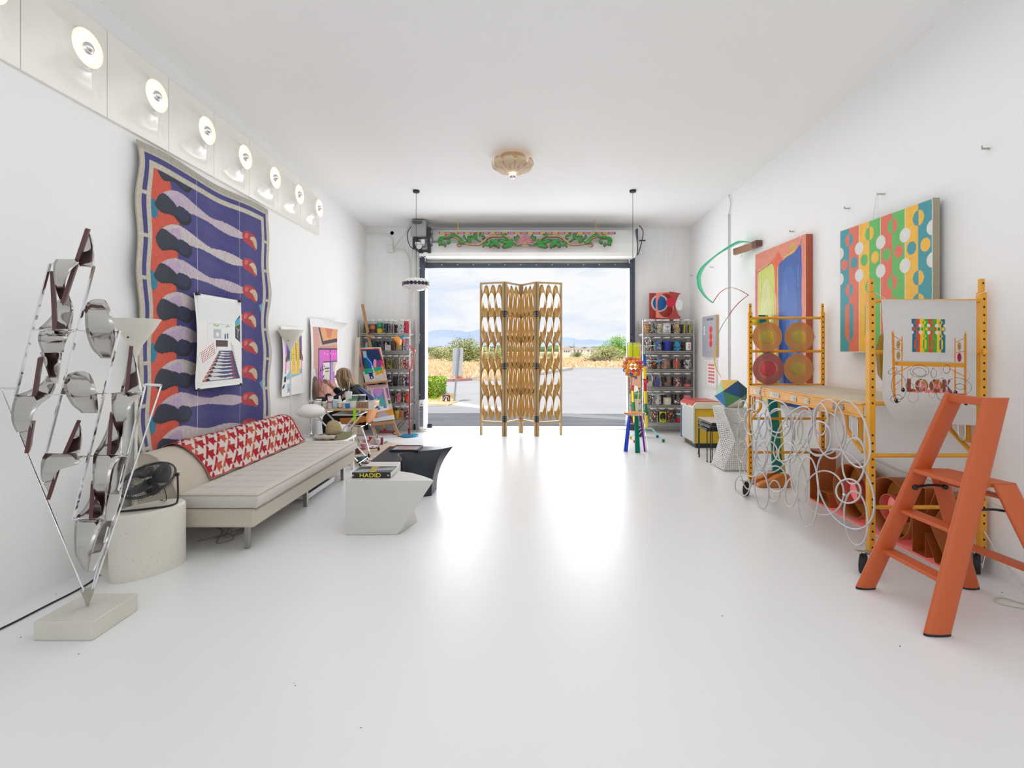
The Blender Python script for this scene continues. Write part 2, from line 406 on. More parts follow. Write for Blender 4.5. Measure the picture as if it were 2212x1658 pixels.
for k in range(12): b.cyl((OX0+.33+k*.295, YB-.068, 3.09), (OX0+.33+k*.295, YB-.058, 3.09), .009, n=8)
b.build('bolt', WPLAS, bb)
b = MB(); HX0, HX1 = -1.80, 2.02
prof = [(9.2, 3.67), (9.06, 3.40), (9.06, 3.24), (9.13, 3.185), (9.53, 3.185), (9.53, 3.67)]
b.prism([(HX0, y, z) for y, z in prof], (HX1-HX0, 0, 0)); hd = b.build('door_hood', HOODM, dr)
b = MB(); b.bev((HX1, 9.1, 3.2), (HX1+.03, 9.5, 3.68), .006); b.build('end_plate', GUIDE, dr)
b = MB(); b.tube(spline([(HX1+.04, 9.05, 3.72), (HX1+.1, 9.02, 3.6), (HX1+.07, 9.02, 3.4), (HX1+.02, 9.04, 3.2)]), .008, 6); b.cyl((HX1+.04, 9.05, 3.45), (HX1+.15, 9.05, 3.45), .012, n=8); b.build('cable', BLACK, dr)
# sill
struct('trim_3', MB().box((OX0, YB-.02, .0), (OX1, YB+.3, .012)), mat('sill_paint', (.84, .84, .84), .4))
# opener motor
mo = thing('door_opener', 'grey electric door opener with gears hung beside the roll up door', 'door opener', (-1.88, 9.0, 3.2))
GREYP = mat('grey_box_paint', (.33, .34, .35), .4)
b = MB(); b.bev((-2.0, 8.93, 3.5), (-1.73, 9.2, 3.8), .02); hb = b.build('motor_housing', GREYP, mo)
b = MB(); b.prism([(-1.965, 8.925, 3.77), (-1.80, 8.925, 3.77), (-1.80, 8.925, 3.73), (-1.835, 8.925, 3.71), (-1.93, 8.925, 3.71), (-1.965, 8.925, 3.73)], (0, -.006, 0)); b.build('badge', mat('badge_dark', (.08, .09, .1), .3), mo)
b = MB(); b.bev((-1.98, 8.98, 3.3), (-1.9, 9.3, 3.49), .01); b.bev((-1.88, 9.0, 3.24), (-1.7, 9.3, 3.28), .006); b.bev((-1.72, 8.99, 3.22), (-1.66, 9.05, 3.68), .004); b.build('bracket', BLACK, mo)
b = MB()
for z, r in ((3.44, .085), (3.6, .04)):
    for k in range(16):
        a = 2*PI*k/16; b.cyl((-1.655, 9.06+r*math.cos(a), z+r*math.sin(a)), (-1.64, 9.06+r*math.cos(a), z+r*math.sin(a)), .008, n=6)
    b.cyl((-1.665, 9.06, z), (-1.635, 9.06, z), r, n=24)
b.cyl((-1.68, 9.06, 3.44), (-1.5, 9.06, 3.44), .015, n=10); b.cyl((-1.68, 9.06, 3.66), (-1.55, 9.06, 3.66), .015, n=10)
b.build('gear', mat('gear_steel', (.28, .28, .3), .35, .9), mo)
b = MB(); b.cyl((-1.93, 9.02, 3.38), (-1.76, 9.02, 3.38), .055, n=20); b.cyl((-1.86, 8.97, 3.33), (-1.86, 9.05, 3.33), .05, n=20); b.bev((-1.83, 8.95, 3.36), (-1.75, 9.1, 3.46), .01); b.build('gearbox', STEEL, mo)
b = MB(); b.tube(spline([(-1.99, 9.0, 3.72), (-2.07, 8.98, 3.55), (-2.03, 8.98, 3.35), (-1.95, 9.0, 3.28)]), .007, 6); b.tube(spline([(-1.88, 9.0, 3.25), (-1.8, 9.0, 3.14), (-1.7, 9.0, 3.2)]), .007, 6); b.build('cable', BLACK, mo)
b = MB(); b.bev((-1.86, 8.99, 3.16), (-1.7, 9.02, 3.21), .003); b.build('label_plate', WPLAS, mo)
# chains
for k, (x, zt, zb, lab) in enumerate(((-2.0, 3.32, 1.86, 'left steel hand chain loop hanging below the door opener'), (-1.93, 3.3, 1.6, 'right steel hand chain loop hanging below the door opener'))):
    ct = thing('hand_chain', lab, 'chain', (x+.02, 9.1, zb))
    for sx in (0, .045):
        b = MB()
        z = zt
        i = 0
        while z > zb:
            a = (x+sx, 9.1, z); r = .011
            pts = [(x+sx+(r*.6*math.cos(t) if i % 2 else 0), 9.1+(0 if i % 2 else r*.6*math.cos(t)), z+r*1.4*math.sin(t)) for t in [2*PI*q/6 for q in range(6)]]
            b.tube(pts, .0032, 3, closed=True); z -= .024; i += 1
        b.build('chain_strand', STEEL, ct)
# conduits on the end wall
b = MB(); pp = spline([P(792, 505, 9.5), P(830, 505, 9.5), P(845, 512, 9.5), P(847, 535, 9.5)]); b.tube(pp, .014, 8)
b.tube(spline([P(850, 539, 9.5), P(870, 540, 9.5), P(880, 552, 9.5), P(885, 580, 9.5), P(885, 700, 9.5), P(885, 920, 9.5)]), .014, 8)
cn = b.build('wall_conduit', mat('conduit_paint', (.78, .78, .76), .5), loc=tuple(P(847, 600, 9.5))); tag(cn, 'white painted pipe conduit bent along the end wall left of the door', 'conduit')
b = MB(); q = P(843, 538, 9.5); b.bev((q.x-.055, 9.46, q.z-.06), (q.x+.06, 9.535, q.z+.06), .006)
b.cyl((q.x-.02, 9.45, q.z), (q.x-.02, 9.47, q.z), .02, n=12); b.cyl((q.x+.025, 9.45, q.z+.02), (q.x+.025, 9.47, q.z+.02), .008, n=8)
o = b.build('junction_box', MATS['conduit_paint']); tag(o, 'white outlet box on the end wall where the pipes meet', 'junction box')
b = MB(); b.tube(spline([P(849, 541, 9.44), P(862, 520, 9.4), P(876, 505, 9.3), P(884, 485, 9.2), P(890, 480, 9.1)]), .009, 8)
o = b.build('opener_cable', mat('grey_cord', (.6, .6, .58), .5)); tag(o, 'pale power cord sagging from outlet box up to the door opener', 'cord')
b = MB(); q = P(847, 503, 9.54); b.lathe([(.001, 0), (.03, 0), (.034, .004)], q, 16, Matrix.Rotation(PI/2, 3, 'X')); o = b.build('wall_hole', BLACK); tag(o, 'round black vent hole high on the end wall above the outlet box', 'vent hole')
# conduit on the right wall
b = MB(); b.cyl((XR-.02, 7.67, .85), (XR-.02, 7.67, 3.55), .013, n=10); b.tube(spline([(XR-.02, 7.67, 3.55), (XR-.02, 7.6, 3.7), (XR-.02, 7.68, ceil(7.68))]), .006, 6)
o = b.build('wall_conduit', mat('conduit_grey', (.6, .6, .6), .4)); tag(o, 'thin vertical grey conduit running up the right wall', 'conduit')
# hooks
HK = mat('hook_nickel', (.45, .44, .42), .3, .8)
for (x, y, t) in ((1835, 450, 'small metal hook on right wall left of the dotted painting wire'), (1715, 500, 'small metal hook on right wall above the pink edged painting'), (2137, 321, 'small metal hook high on the right wall nearest the ceiling'), (1541, 577, 'small metal hook on right wall inside the curved acrylic ribbon'), (1497, 595, 'small metal hook on right wall left of the green ribbon')):
    Y = XR*F/(x-CX); q = P(x, y, Y); b = MB(); b.bar((XR, Y, q.z), (XR-.05, Y, q.z), .008, .012); b.bar((XR-.05, Y, q.z), (XR-.05, Y, q.z+.02), .008, .006, up=(1, 0, 0))
    o = b.build('wall_hook', HK); tag(o, t, 'hook')

# ---------------------------------------------------------------- outside
def flat(name, pts, z, m, lab=None, cat=None, kind=None, th=.03):
    b = MB(); b.prism([(x, y, z-th) for x, y in pts], (0, 0, th)); o = b.build(name, m, loc=(pts[0][0], pts[0][1], z)); return tag(o, lab, cat, None, kind)
def g(px, py): Y = EYE*F/(py-CY); return ((px-CX)/F*Y, Y)
ROAD = mat('pale_asphalt', (.42, .42, .44), .85, bump=.3, bscale=30, var=.09, vscale=.7)
ASPH = mat('asphalt_drive', (.36, .36, .39), .85, bump=.5, bscale=60, var=.25, vscale=1.6, stretch=(.5, 2, 1))
CONC = mat('concrete', (.6, .59, .57), .8, bump=.2, bscale=40, var=.05)
DIRT = mat('dry_ground', (.68, .55, .37), .9, bump=.6, bscale=3, var=.3, vscale=1.5)
flat('ground', [(-900, 12), (900, 12), (900, 4000), (-900, 4000)], -.06, DIRT, kind='structure')
flat('road', [(-60, 9.84), (60, 9.84), (60, 39), (4, 39), (1.0, 30), (-1.6, 26), (-4.2, 23.5), (-60, 23.5)], -.02, ROAD, kind='structure')
flat('driveway', [(-9, 9.84), (9, 9.84), g(1500, 921), g(1346, 906), g(1216, 898), g(1037, 881), g(920, 873), (-9, 14)], -.005, ASPH, kind='structure')
flat('gutter', [g(1500, 921), g(1346, 906), g(1216, 898), g(1037, 881), g(985, 875), g(960, 869), g(985, 866), g(1037, 875), g(1216, 890.5), g(1352, 900.5), g(1500, 913)], -.003, CONC, kind='structure', th=.02)
flat('sidewalk', [(-14, 24.0), (-4.2, 24.0), (-1.6, 26.4), (1.0, 30.5), (3.6, 39.2), (4, 40.3), (2.4, 39.6), (-.2, 31.8), (-2.4, 27.8), (-4.6, 25.6), (-14, 25.6)], .1, CONC, kind='structure', th=.14)
b = MB(); cur = [(-9, 23.6), (-4.6, 23.7), (-3.4, 24.2), (-2.6, 24.9)]
for (a, c) in zip(cur, cur[1:]): b.bar((a[0], a[1], .0), (c[0], c[1], .0), .16, .2)
o = b.build('red_curb', mat('red_curb_paint', (.5, .24, .23), .7, var=.3)); tag(o, 'red painted curb stretch bending along the street corner', 'curb')
b = MB(); cur = [(-2.6, 24.9), (-1.6, 26.2), (1.0, 30.3), (3.7, 39), (12, 39.3), (60, 39.4)]
for (a, c) in zip(cur, cur[1:]): b.bar((a[0], a[1], .05), (c[0], c[1], .05), .16, .2)
o = b.build('grey_curb', CONC); tag(o, 'plain concrete curb along the far side of the street', 'curb')
GRASSB = mat('straw_ground', (.72, .55, .33), .9, bump=.6, bscale=8, var=.3, vscale=2)
flat('verge', [g(880, 870), g(930, 874), g(968, 875), g(990, 867), g(975, 861), g(948, 852), g(900, 842), g(860, 850)], .02, GRASSB, kind='structure', th=.05)
# dry grass tufts on the field
def tufts(name, n, region, h, cols, lab, cat, seed=3, wd=.05):
    r = random.Random(seed); b = MB()
    for _ in range(n):
        x, y = region(r); hh = h*r.uniform(.4, 1.2); b.cc = col(r.choice(cols)); sc = wd*(.5+y/40)
        dx, dy = r.uniform(-1, 1)*sc*3, r.uniform(-1, 1)*sc
        b.add([(x-sc, y, 0), (x+sc, y, 0), (x+dx, y+dy, hh)], [(0, 1, 2)])
    o = b.build(name, VC, loc=(0, 0, 0), fix=False); return tag(o, lab, cat, kind='stuff')
def reg1(r):
    while True:
        y = 25+r.random()**1.6*60; px = r.uniform(905, 1380) if r.random() < .75 else r.uniform(600, 1650); x = (px-CX)/F*y
        if x < -.5+.23*(y-25) and x < 3.5 or y > 40.5: return x, y
tufts('dry_grass', 16000, reg1, .32, ['#e6cfa8', '#dcc096', '#efdfc0', '#d2b184', '#f5e9cf', '#dabb8c'], 'straw coloured dry grass covering the desert lot', 'dry grass')
def reg2(r):
    y = r.uniform(14.3, 17.2); return (r.uniform(905, 985)-CX)/F*y, y
tufts('verge_grass', 1500, reg2, .05, ['#d9b98a', '#e6cfa4', '#cfae74'], 'short straw grass on the verge around the hedge', 'dry grass', 5, .012)
def reg3(r):
    y = r.uniform(15.0, 15.4); return (r.uniform(930, 952)-CX)/F*y, y
tufts('green_grass', 400, reg3, .05, ['#a8c64a', '#8fb53a'], 'small patch of green grass at the foot of the hedge', 'grass', 6, .01)
# bushes
def bush(name, lab, c, rx, rz, n, cols, seed, leaf=.05, stems=14, group=None, sparse=.0, flat_=.0, cat='bush'):
    r = random.Random(seed); t = thing(name, lab, cat, (c[0], c[1], 0), group)
    b = MB(); tips = []
    for k in range(stems):
        a = r.random()*2*PI; q = r.random(); e = Vector((c[0]+math.cos(a)*rx*q*.8, c[1]+math.sin(a)*rx*q*.6, rz*(.35+.6*r.random())*(1-q*.35))); m_ = Vector((c[0]+math.cos(a)*rx*q*.35, c[1]+math.sin(a)*rx*q*.3, e.z*.5))
        b.tube([(c[0]+r.uniform(-.1, .1)*rx, c[1], -.05), m_, e], [rz*.012, rz*.008, rz*.004], 4); tips.append((m_, e))
    b.build('stem', mat('bush_wood', (.2, .15, .1), .9), t)
    b = MB()
    for _ in range(n):
        if r.random() < .55+sparse:
            m_, e = r.choice(tips); p = m_.lerp(e, r.random()*1.1)+Vector((r.gauss(0, .1)*rx, r.gauss(0, .1)*rx, r.gauss(0, .07)*rz))
        else:
            u = r.random()**.4; a = r.random()*2*PI; z = r.random(); k = math.sqrt(max(0, 1-(z*.98)**2))
            p = Vector((c[0]+math.cos(a)*rx*u*k, c[1]+math.sin(a)*rx*u*k*.8, .03+z*rz*.9*u**.3))
        if p.z < 0: p.z = .02
        b.cc = col(r.choice(cols)); s1 = leaf*r.uniform(.6, 1.4); d = Vector((r.uniform(-1, 1), r.uniform(-1, 1), r.uniform(-.6, 1))).normalized(); e = d.orthogonal().normalized()
        b.add([p, p+d*s1*.5+e*s1*.3, p+d*s1, p+d*s1*.5-e*s1*.3], [(0, 1, 2, 3)])
    b.build('foliage', mat('leaf_green', rough=.6, vcol=True, spec=.2), t, fix=False)
    return t
gr = ['#8d9a4e', '#a4ad6a', '#7c8a45', '#bcc083', '#6f7a44', '#c9c39a']
q = g(1003, 784); bush('creosote_bush', 'olive green creosote bush behind the road sign', (q[0], q[1]), 2.9, 3.1, 5200, gr, 11, .16, 30)
q = g(945, 778); bush('creosote_bush', 'low greyish bush left of the road sign near the door edge', (q[0], q[1]), 2.6, 2.0, 2600, gr+['#a39b7c', '#8f8a70'], 12, .16, 20)
q = g(1075, 781); bush('creosote_bush', 'pale bush seen through the left panels of the folding screen', (q[0], q[1]), 3.2, 1.9, 2600, gr, 13, .15, 20)
q = g(1312, 782); bush('creosote_bush', 'broad olive bush in front of the bright green tree', (q[0], q[1]), 2.9, 2.1, 4600, ['#a4ad6a', '#8d9a4e', '#c9c39a', '#bcb884', '#8f8a70'], 14, .15, 26)
q = g(1338, 776); bush('palo_verde_tree', 'bright green rounded desert tree right of the doorway opening', (q[0], q[1]), 3.6, 3.9, 5200, ['#6fa832', '#86bb45', '#5b912a', '#9cc95c'], 15, .18, 26, cat='tree')
q = g(1247, 772); bush('creosote_bush', 'small dark rounded bush in the middle of the lot', (q[0], q[1]), 1.6, 1.2, 2000, ['#7c7f58', '#97966c', '#63653f', '#8d9a4e'], 16, .13, 16)
q = g(1185, 772); bush('creosote_bush', 'low bush seen through the right panels of the folding screen', (q[0], q[1]), 2.2, 1.2, 1400, gr, 17, .13, 16)
q = g(1290, 783); bush('dead_brush', 'heap of grey dead brush on the straw lot', (q[0], q[1]), 1.8, .8, 900, ['#7a6a58', '#9a8a76', '#5c4c3c'], 18, .13, 24, cat='brush')
# hedge
hx0, hy0 = g(921, 862); hx1, hy1 = g(948, 861)
t = thing('hedge', 'clipped bright green hedge just outside the left door edge', 'hedge', ((hx0-.8+hx1)/2, 15.6, 0))
r = random.Random(21); b = MB()
for _ in range(5200):
    x = r.uniform(hx0-1.0, hx1-.1); y = r.uniform(15.3, 17.6); z = r.uniform(0, .56); k = r.random()
    if k < .4: y = 15.3+r.random()*.06
    elif k < .7: z = .53+r.random()*.05
    elif k < .85: x = hx1-.1-r.random()*.06+.05*z
    b.cc = col(r.choice(['#8cc62e', '#74a823', '#a6d94a', '#5d8c22', '#b98f4a', '#c9e07a'])); d = Vector((r.uniform(-1, 1), r.uniform(-1, 1), r.uniform(-.2, 1))).normalized()*.06; e = d.orthogonal().normalized()*.02
    p = Vector((x, y, z)); b.add([p, p+d*.5+e, p+d, p+d*.5-e], [(0, 1, 2, 3)])
b.build('foliage', MATS['leaf_green'], t, fix=False)
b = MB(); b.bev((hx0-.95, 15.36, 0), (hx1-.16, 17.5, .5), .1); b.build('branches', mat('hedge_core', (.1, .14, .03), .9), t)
# road sign seen from behind
q = g(981, 867); SY = q[1]
t = thing('road_sign', 'leaning grey road sign post seen from behind with two plates', 'road sign', (q[0], SY, 0))
a = Vector((q[0], SY, -.05)); e = P(990.5, 751, SY); b = MB(); b.bar(a, e, .05, .035, up=(0, 1, 0)); b.build('post', mat('sign_post_metal', (.33, .36, .4), .5, .5), t)
AL = mat('sign_back_aluminium', (.55, .57, .6), .5, .3)
for y0, y1, sh in ((751, 781, 0), (781.5, 811, -1)):
    b = MB(); A = [P(978+sh, y0, SY+.04), P(1001+sh*2, y0, SY+.04), P(1000+sh*3, y1, SY+.04), P(977.5+sh, y1, SY+.04)]; b.prism(A, (0, .01, 0)); b.build('sign_plate', AL, t)
q = g(988, 821.5); b = MB(); b.lathe([(.07, 0), (.07, .78), (.05, .84), (.001, .86)], (q[0], q[1], .1), 12, None, True); o = b.build('marker_post', mat('orange_marker', (.75, .1, .03), .5)); tag(o, 'small orange red marker post behind the curb', 'marker post')
# small brown sign with a white arc
q = g(964, 868); t = thing('lot_sign', 'small dark brown square sign with white arc near the driveway', 'sign', (q[0], q[1], 0))
b = MB(); b.bev((q[0]-.11, q[1], .0), (q[0]+.11, q[1]+.04, .21), .02); b.build('sign_board', mat('brown_sign', (.09, .045, .04), .5), t)
b = MB(); b.tube([(q[0]+.075*math.cos(k*PI/12), q[1]-.004, .06+.1*math.sin(k*PI/12)) for k in range(13)], .006, 5); b.prism([(q[0]-.04, q[1]-.008, .03), (q[0]+.02, q[1]-.008, .03), (q[0]+.0, q[1]-.008, .14)], (0, .006, 0)); b.build('emblem', WPLAS, t)
# dark small box by the door outside
q = g(928, 925); b = MB(); b.bev((-1.85, 9.66, 0), (-1.76, 9.72, .085), .01); o = b.build('cable_box', BLACK, loc=(-1.8, 9.69, 0)); tag(o, 'tiny black box on the sill at the left door jamb', 'box')
# far things
def ridge(name, Y, pts, m, lab, seed, rough):
    r = random.Random(seed); X = []; n = 260; px0, px1 = pts[0][0], pts[-1][0]; b = MB(); vv = []
    for i in range(n+1):
        px = px0+(px1-px0)*i/n
        for (a, ya), (c, yc) in zip(pts, pts[1:]):
            if a <= px <= c: y = ya+(yc-ya)*(px-a)/(c-a); break
        y += rough*(math.sin(px*.13+seed)+.6*math.sin(px*.31+seed*2)+.4*r.uniform(-1, 1)); q = P(px, y, Y); vv += [(q.x, Y-abs(q.z)*1.6, -5), (q.x, Y-q.z*.5, q.z*(.55+.1*r.random())), (q.x, Y, q.z), (q.x, Y+300, -5)]
    b.add(vv, [(i*4+j, i*4+4+j, i*4+5+j, i*4+1+j) for i in range(n) for j in range(3)]); o = b.build(name, m, smooth=True); return tag(o, lab, 'mountains')
ridge('mountain_range', 3600, [(200, 720), (700, 724), (880, 722), (920, 719), (940, 714), (962, 711), (985, 714), (1010, 716), (1037, 712), (1130, 725), (1200, 727), (1260, 733), (1320, 735), (1354, 733), (1500, 728), (2000, 730)], mat('far_haze_rock', (.33, .40, .58), 1, spec=0, var=.08, vscale=.004), 'pale blue far mountain range on the horizon', 2, .8)  # distance haze is painted into the base colour of both ridges
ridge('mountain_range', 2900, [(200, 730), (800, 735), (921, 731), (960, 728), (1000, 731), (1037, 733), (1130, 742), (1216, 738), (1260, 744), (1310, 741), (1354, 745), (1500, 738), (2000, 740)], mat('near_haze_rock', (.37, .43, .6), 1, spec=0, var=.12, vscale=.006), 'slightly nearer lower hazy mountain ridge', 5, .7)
r = random.Random(31); b = MB()
for k in range(900):
    px = r.uniform(700, 1560); Y = r.uniform(380, 520); q = P(px, 757, Y); h = r.uniform(1.5, 4.2)*(1.2 if r.random() < .1 else .8); b.cc = col(r.choice(['#5c7a4a', '#6f8c5a', '#4e6b48', '#88996f']))
    b.sph((q.x, Y, q.z+h*.3), h, 6, 4, (1.1, .6, .7))
o = b.build('tree_line', VC, loc=(0, 450, 0)); tag(o, 'distant strip of dark green trees along the horizon', 'trees', kind='stuff')
for (x0, x1, y0, y1, Y, lab) in ((1216, 1232, 752, 759, 240, 'white low house at the far right horizon beside the screen'), (1236, 1262, 753.5, 760, 260, 'second pale house on the horizon behind the small dark bush'), (1264, 1298, 754.5, 760.5, 280, 'long pale house on the horizon left of the green tree'), (940, 966, 753, 759, 260, 'pale low building on the horizon left of the sign')):
    a = P(x0, y0, Y); c = P(x1, y1, Y); t = thing('far_house', lab, 'house', ((a.x+c.x)/2, Y, 0)); b = MB(); b.box((a.x, Y, -.05), (c.x, Y+8, a.z)); b.build('wall', mat('house_wall', (.8, .78, .75), .8), t)
    b = MB(); mx_ = (a.x+c.x)/2; b.prism([(a.x-.4, Y-.4, a.z), (c.x+.4, Y-.4, a.z), (mx_+1, Y-.4, a.z+1.0), (mx_-1, Y-.4, a.z+1.0)], (0, 9, 0)); b.build('roof', mat('house_roof', (.55, .48, .44), .8), t)
    for k in range(3):
        xx = a.x+(c.x-a.x)*(.2+.3*k); b = MB(); b.box((xx-.4, Y-.06, .3), (xx+.4, Y-.01, 1.2)); b.build('window', mat('house_window', (.15, .18, .22), .2), t)
b = MB(); q = P(1240, 752, 180); b.cyl((q.x, 180, 0), (q.x, 180, P(0, 741, 180).z), .12, .08, 6); o = b.build('utility_pole', mat('pole_wood', (.25, .2, .18), .9)); tag(o, 'thin utility pole on the far horizon right of the screen', 'pole')
# ---------------------------------------------------------------- ring lamps along the left wall
ABS = mat('cream_lamp_plastic', (.91, .885, .82), .22, coat=.4)
GLOW = mat('lamp_bulb_glow', (1, .9, .75), .4, emit=(1, .82, .6), estr=3.0)
MIRR = mat('bulb_mirror_crown', (.75, .75, .77), .06, 1)
def ring_lamp(y0, y1, z0=3.145, z1=3.765):
    yc = (y0+y1)/2; zc = (z0+z1)/2
    t = thing('ring_lamp', 'square cream moulded wall lamp with mirror bulb', 'wall lamp', (XL, yc, z0), 'square moulded ring lamps in a row along the ceiling')
    b = MB(); n = 64; h = (y1-y0)/2-.003; Rr = .118; prot = .15
    rings = []
    for k in range(15):
        s = k/14   # 0 at the square edge, 1 at the ring
        row = []
        for j in range(n):
            a = 2*PI*j/n; ca, sa = math.cos(a), math.sin(a); q = h/max(abs(ca), abs(sa))
            w_ = min(1, s*1.15)**1.0; rad = q*(1-w_)+Rr*w_ if s < .87 else Rr
            lift = .022+(prot-.022)*(s**2.6)
            row.append((XL+lift, yc+ca*rad, zc+sa*rad))
        rings.append(row)
    first = [(XL+.001, p[1], p[2]) for p in rings[0]]; rings.insert(0, first)
    vv = [p for r_ in rings for p in r_]
    b.add(vv, [(i*n+j, i*n+(j+1) % n, (i+1)*n+(j+1) % n, (i+1)*n+j) for i in range(len(rings)-1) for j in range(n)])
    b.build('moulded_panel', ABS, t, smooth=50)
    M = Matrix.Rotation(PI/2, 3, 'Y')
    b = MB(); b.lathe([(.118, .15), (.113, .157), (.1, .15), (.075, .12), (.045, .09), (.001, .085)], (XL, yc, zc), 48, M)
    b.build('reflector_bowl', mat('lamp_bowl', (.95, .88, .75), .3, emit=(1, .8, .58), estr=.45), t, smooth=True)
    b = MB(); b.lathe([(.02, .085), (.03, .1), (.042, .12), (.045, .138), (.044, .142)], (XL, yc, zc), 24, M); b.build('bulb', GLOW, t, smooth=True)
    b = MB(); b.lathe([(.044, .142), (.041, .158), (.03, .172), (.015, .18), (.001, .182)], (XL, yc, zc), 24, M); b.build('bulb_crown', MIRR, t, smooth=True)
    return t
_e = [2.356+.6195*k for k in range(9)]
rl = ring_lamp(_e[0], _e[1])
_ord = ['first and nearest', 'second', 'third', 'fourth', 'fifth', 'sixth', 'seventh', 'eighth and farthest']
rl['label'] = 'square cream wall lamp cut by the left picture edge, nearest of the row'
for k in range(1, 8):
    dup(rl, (XL, (_e[k]+_e[k+1])/2, 3.145), 'square cream moulded wall lamp with lit mirror bulb, %s of the row' % _ord[k])

# ---------------------------------------------------------------- rug on the left wall
S, H_ = 1.98, 2.95
rug = Paint(S, H_, .006, '#c9c2b2')
def R(s, t): return (s/S, t/H_)
def rrect(s0, t0, s1, t1, c): rug.rect(s0/S, t0/H_, s1/S, t1/H_, c)
BL = '#3f3d80'; OR = '#d8543c'; LI = '#c9b8c4'; LI2 = '#cfc4c4'; SOLE = '#262c3f'; RED = '#b8303a'; TEAL = '#1f7f9a'
rrect(.05, .07, 1.93, .115, BL)
for k in range(9):
    t0 = .07+k*.33; rrect(.05, t0, .1, t0+.3, BL); rrect(1.885, t0, 1.93, t0+.3, BL)
rrect(.15, .165, 1.84, 2.9, BL)
FD = rug.a.copy()
rug.poly([R(.15, .165), R(.34, .165), R(.5, .5), R(.45, 1.4), R(.5, 2.9), R(.15, 2.9)], OR)
for i in range(-1, 10):
    z = .13+.285*i; alt = i % 2
    # lilac leg running right to a red shoe
    if 1:
        y = z+.15
        rug.smooth([R(.24, y+.09), R(.36, y+.01), R(.52, y-.02), R(.75, y+.03), R(.95, y+.06), R(1.15, y+.05), R(1.32, y+.07), R(1.5, y+.115), R(1.5, y+.155), R(1.3, y+.17), R(1.1, y+.14), R(.9, y+.115), R(.62, y+.12), R(.42, y+.16), R(.25, y+.16)], LI2 if alt else LI)
        rug.smooth([R(.28, y+.09), R(.38, y+.04), R(.5, y+.01), R(.5, y+.12), R(.3, y+.13)], '#c4acc9')
    if i < 0: continue
    if alt: rug.smooth([R(.15, z+.0), R(.22, z+.03), R(.22, z+.12), R(.15, z+.14)], TEAL)
    # trousers edge shade and sole
    rug.smooth([R(.56, z+.0), R(.75, z+.0), R(1.0, z+.05), R(1.2, z+.1), R(1.48, z+.16), R(1.3, z+.17), R(1.05, z+.13), R(.8, z+.1), R(.58, z+.13)], '#454386')
    dz = .02 if alt else 0
    rug.smooth([R(.2, z-.01+dz), R(.27, z-.075), R(.42, z-.05), R(.5, z-.03+dz), R(.6, z-.03), R(.66, z+.03), R(.6, z+.1), R(.5, z+.085+dz), R(.42, z+.07), R(.28, z+.1-dz), R(.2, z+.05)], '#1b1d2c')
    rug.smooth([R(.2, z-.015+dz), R(.28, z-.08), R(.41, z-.055), R(.47, z-.035+dz), R(.47, z+.055), R(.4, z+.055), R(.28, z+.08-dz), R(.2, z+.035)], SOLE)
    rug.smooth([R(.485, z-.03), R(.57, z-.035), R(.63, z+.02), R(.58, z+.075), R(.49, z+.06)], '#2a3250')
    # red high heel with a cream sole
    y = z+.15
    rug.smooth([R(1.46, y+.11), R(1.52, y+.07), R(1.62, y+.07), R(1.7, y+.09), R(1.74, y+.15), R(1.73, y+.24), R(1.66, y+.22), R(1.52, y+.19), R(1.47, y+.16)], RED)
    rug.smooth([R(1.6, y+.13), R(1.68, y+.1), R(1.74, y+.14), R(1.745, y+.22), R(1.7, y+.2), R(1.66, y+.155)], '#cdbb9c')
    rug.smooth([R(1.51, y+.1), R(1.57, y+.09), R(1.56, y+.13), R(1.51, y+.14)], '#d8666a')
    if i in (3, 6): rug.poly([R(1.78, z+.13), R(1.84, z+.1), R(1.84, z+.22)], '#5aa3c4')
msk = (rug.U < .15/S) | (rug.U > 1.84/S) | (rug.V < .165/H_) | (rug.V > 2.9/H_)
rug.a[msk] = FD[msk]
rug.noise(.05, 3)
_w = (rug.V < .02); rug.a[_w] *= .75
def rugfn(u, v):
    e = np.sin(v*31+.5)*.014+np.sin(v*17)*.01
    y = 3.84+u*S+e*((1-u)**4)*1.3-e*(u**4)
    x = XL+.028+.012*np.sin(u*19+v*3)*v**.3+.02*(np.exp(-u*14)+np.exp(-(1-u)*14))*(.8+.7*np.sin(v*25))*v**.3+.012*np.sin(u*7+1)
    return x, y, 3.10-v*H_+.012*np.sin(u*9)*(1-v)
rug.rim = '#b9b09b'
RUGM = mat('woven_wool', rough=.95, vcol=True, bump=.5, bscale=260, spec=.1, sheen=.3, var=.1, vscale=60)
o = rug.build('wall_rug', rugfn, RUGM, thick=.012, flip=True); tag(o, 'large wavy edged rug of striding legs and red heels hung on left wall', 'rug')
# prints ------------------------------------------------------------------
PAPER = '#ebebe9'
def sheet(name, lab, p, y0, y1, z0, z1, off=.03, bulge=.02, top_curl=0, flip=True, thick=.002, side='L', wob=0):
    def fn(u, v):
        d = off+bulge*np.sin(v*PI)*(.6+.4*np.cos(u*PI))+top_curl*np.exp(-v*18)*(u**2)+bulge*.6*np.exp(-(1-v)*14)+.04*top_curl*u
        y = y0+u*(y1-y0); z = z1-v*(z1-z0)+wob*np.sin(u*3.1+1)*np.exp(-v*6)
        return (XL+d, y, z)
    p.rim = '#dcdcd8'
    o = p.build(name, fn, PRINT, thick=thick, flip=flip); return tag(o, lab, 'print')
p = Paint(.74, .87, .0035, PAPER)      # studio room print in front of the rug
p.rect(.03, .04, .97, .97, '#e2e6e4'); p.poly([(.03, .3), (.2, .27), (.8, .27), (.97, .18), (.97, .93), (.03, .93)], '#eceae6')
p.rect(.2, .27, .78, .52, '#e6e9e8'); p.rect(.22, .3, .77, .305, '#b4bbbd'); p.rect(.2, .27, .205, .52, '#b4bbbd'); p.rect(.52, .27, .525, .5, '#b4bbbd')
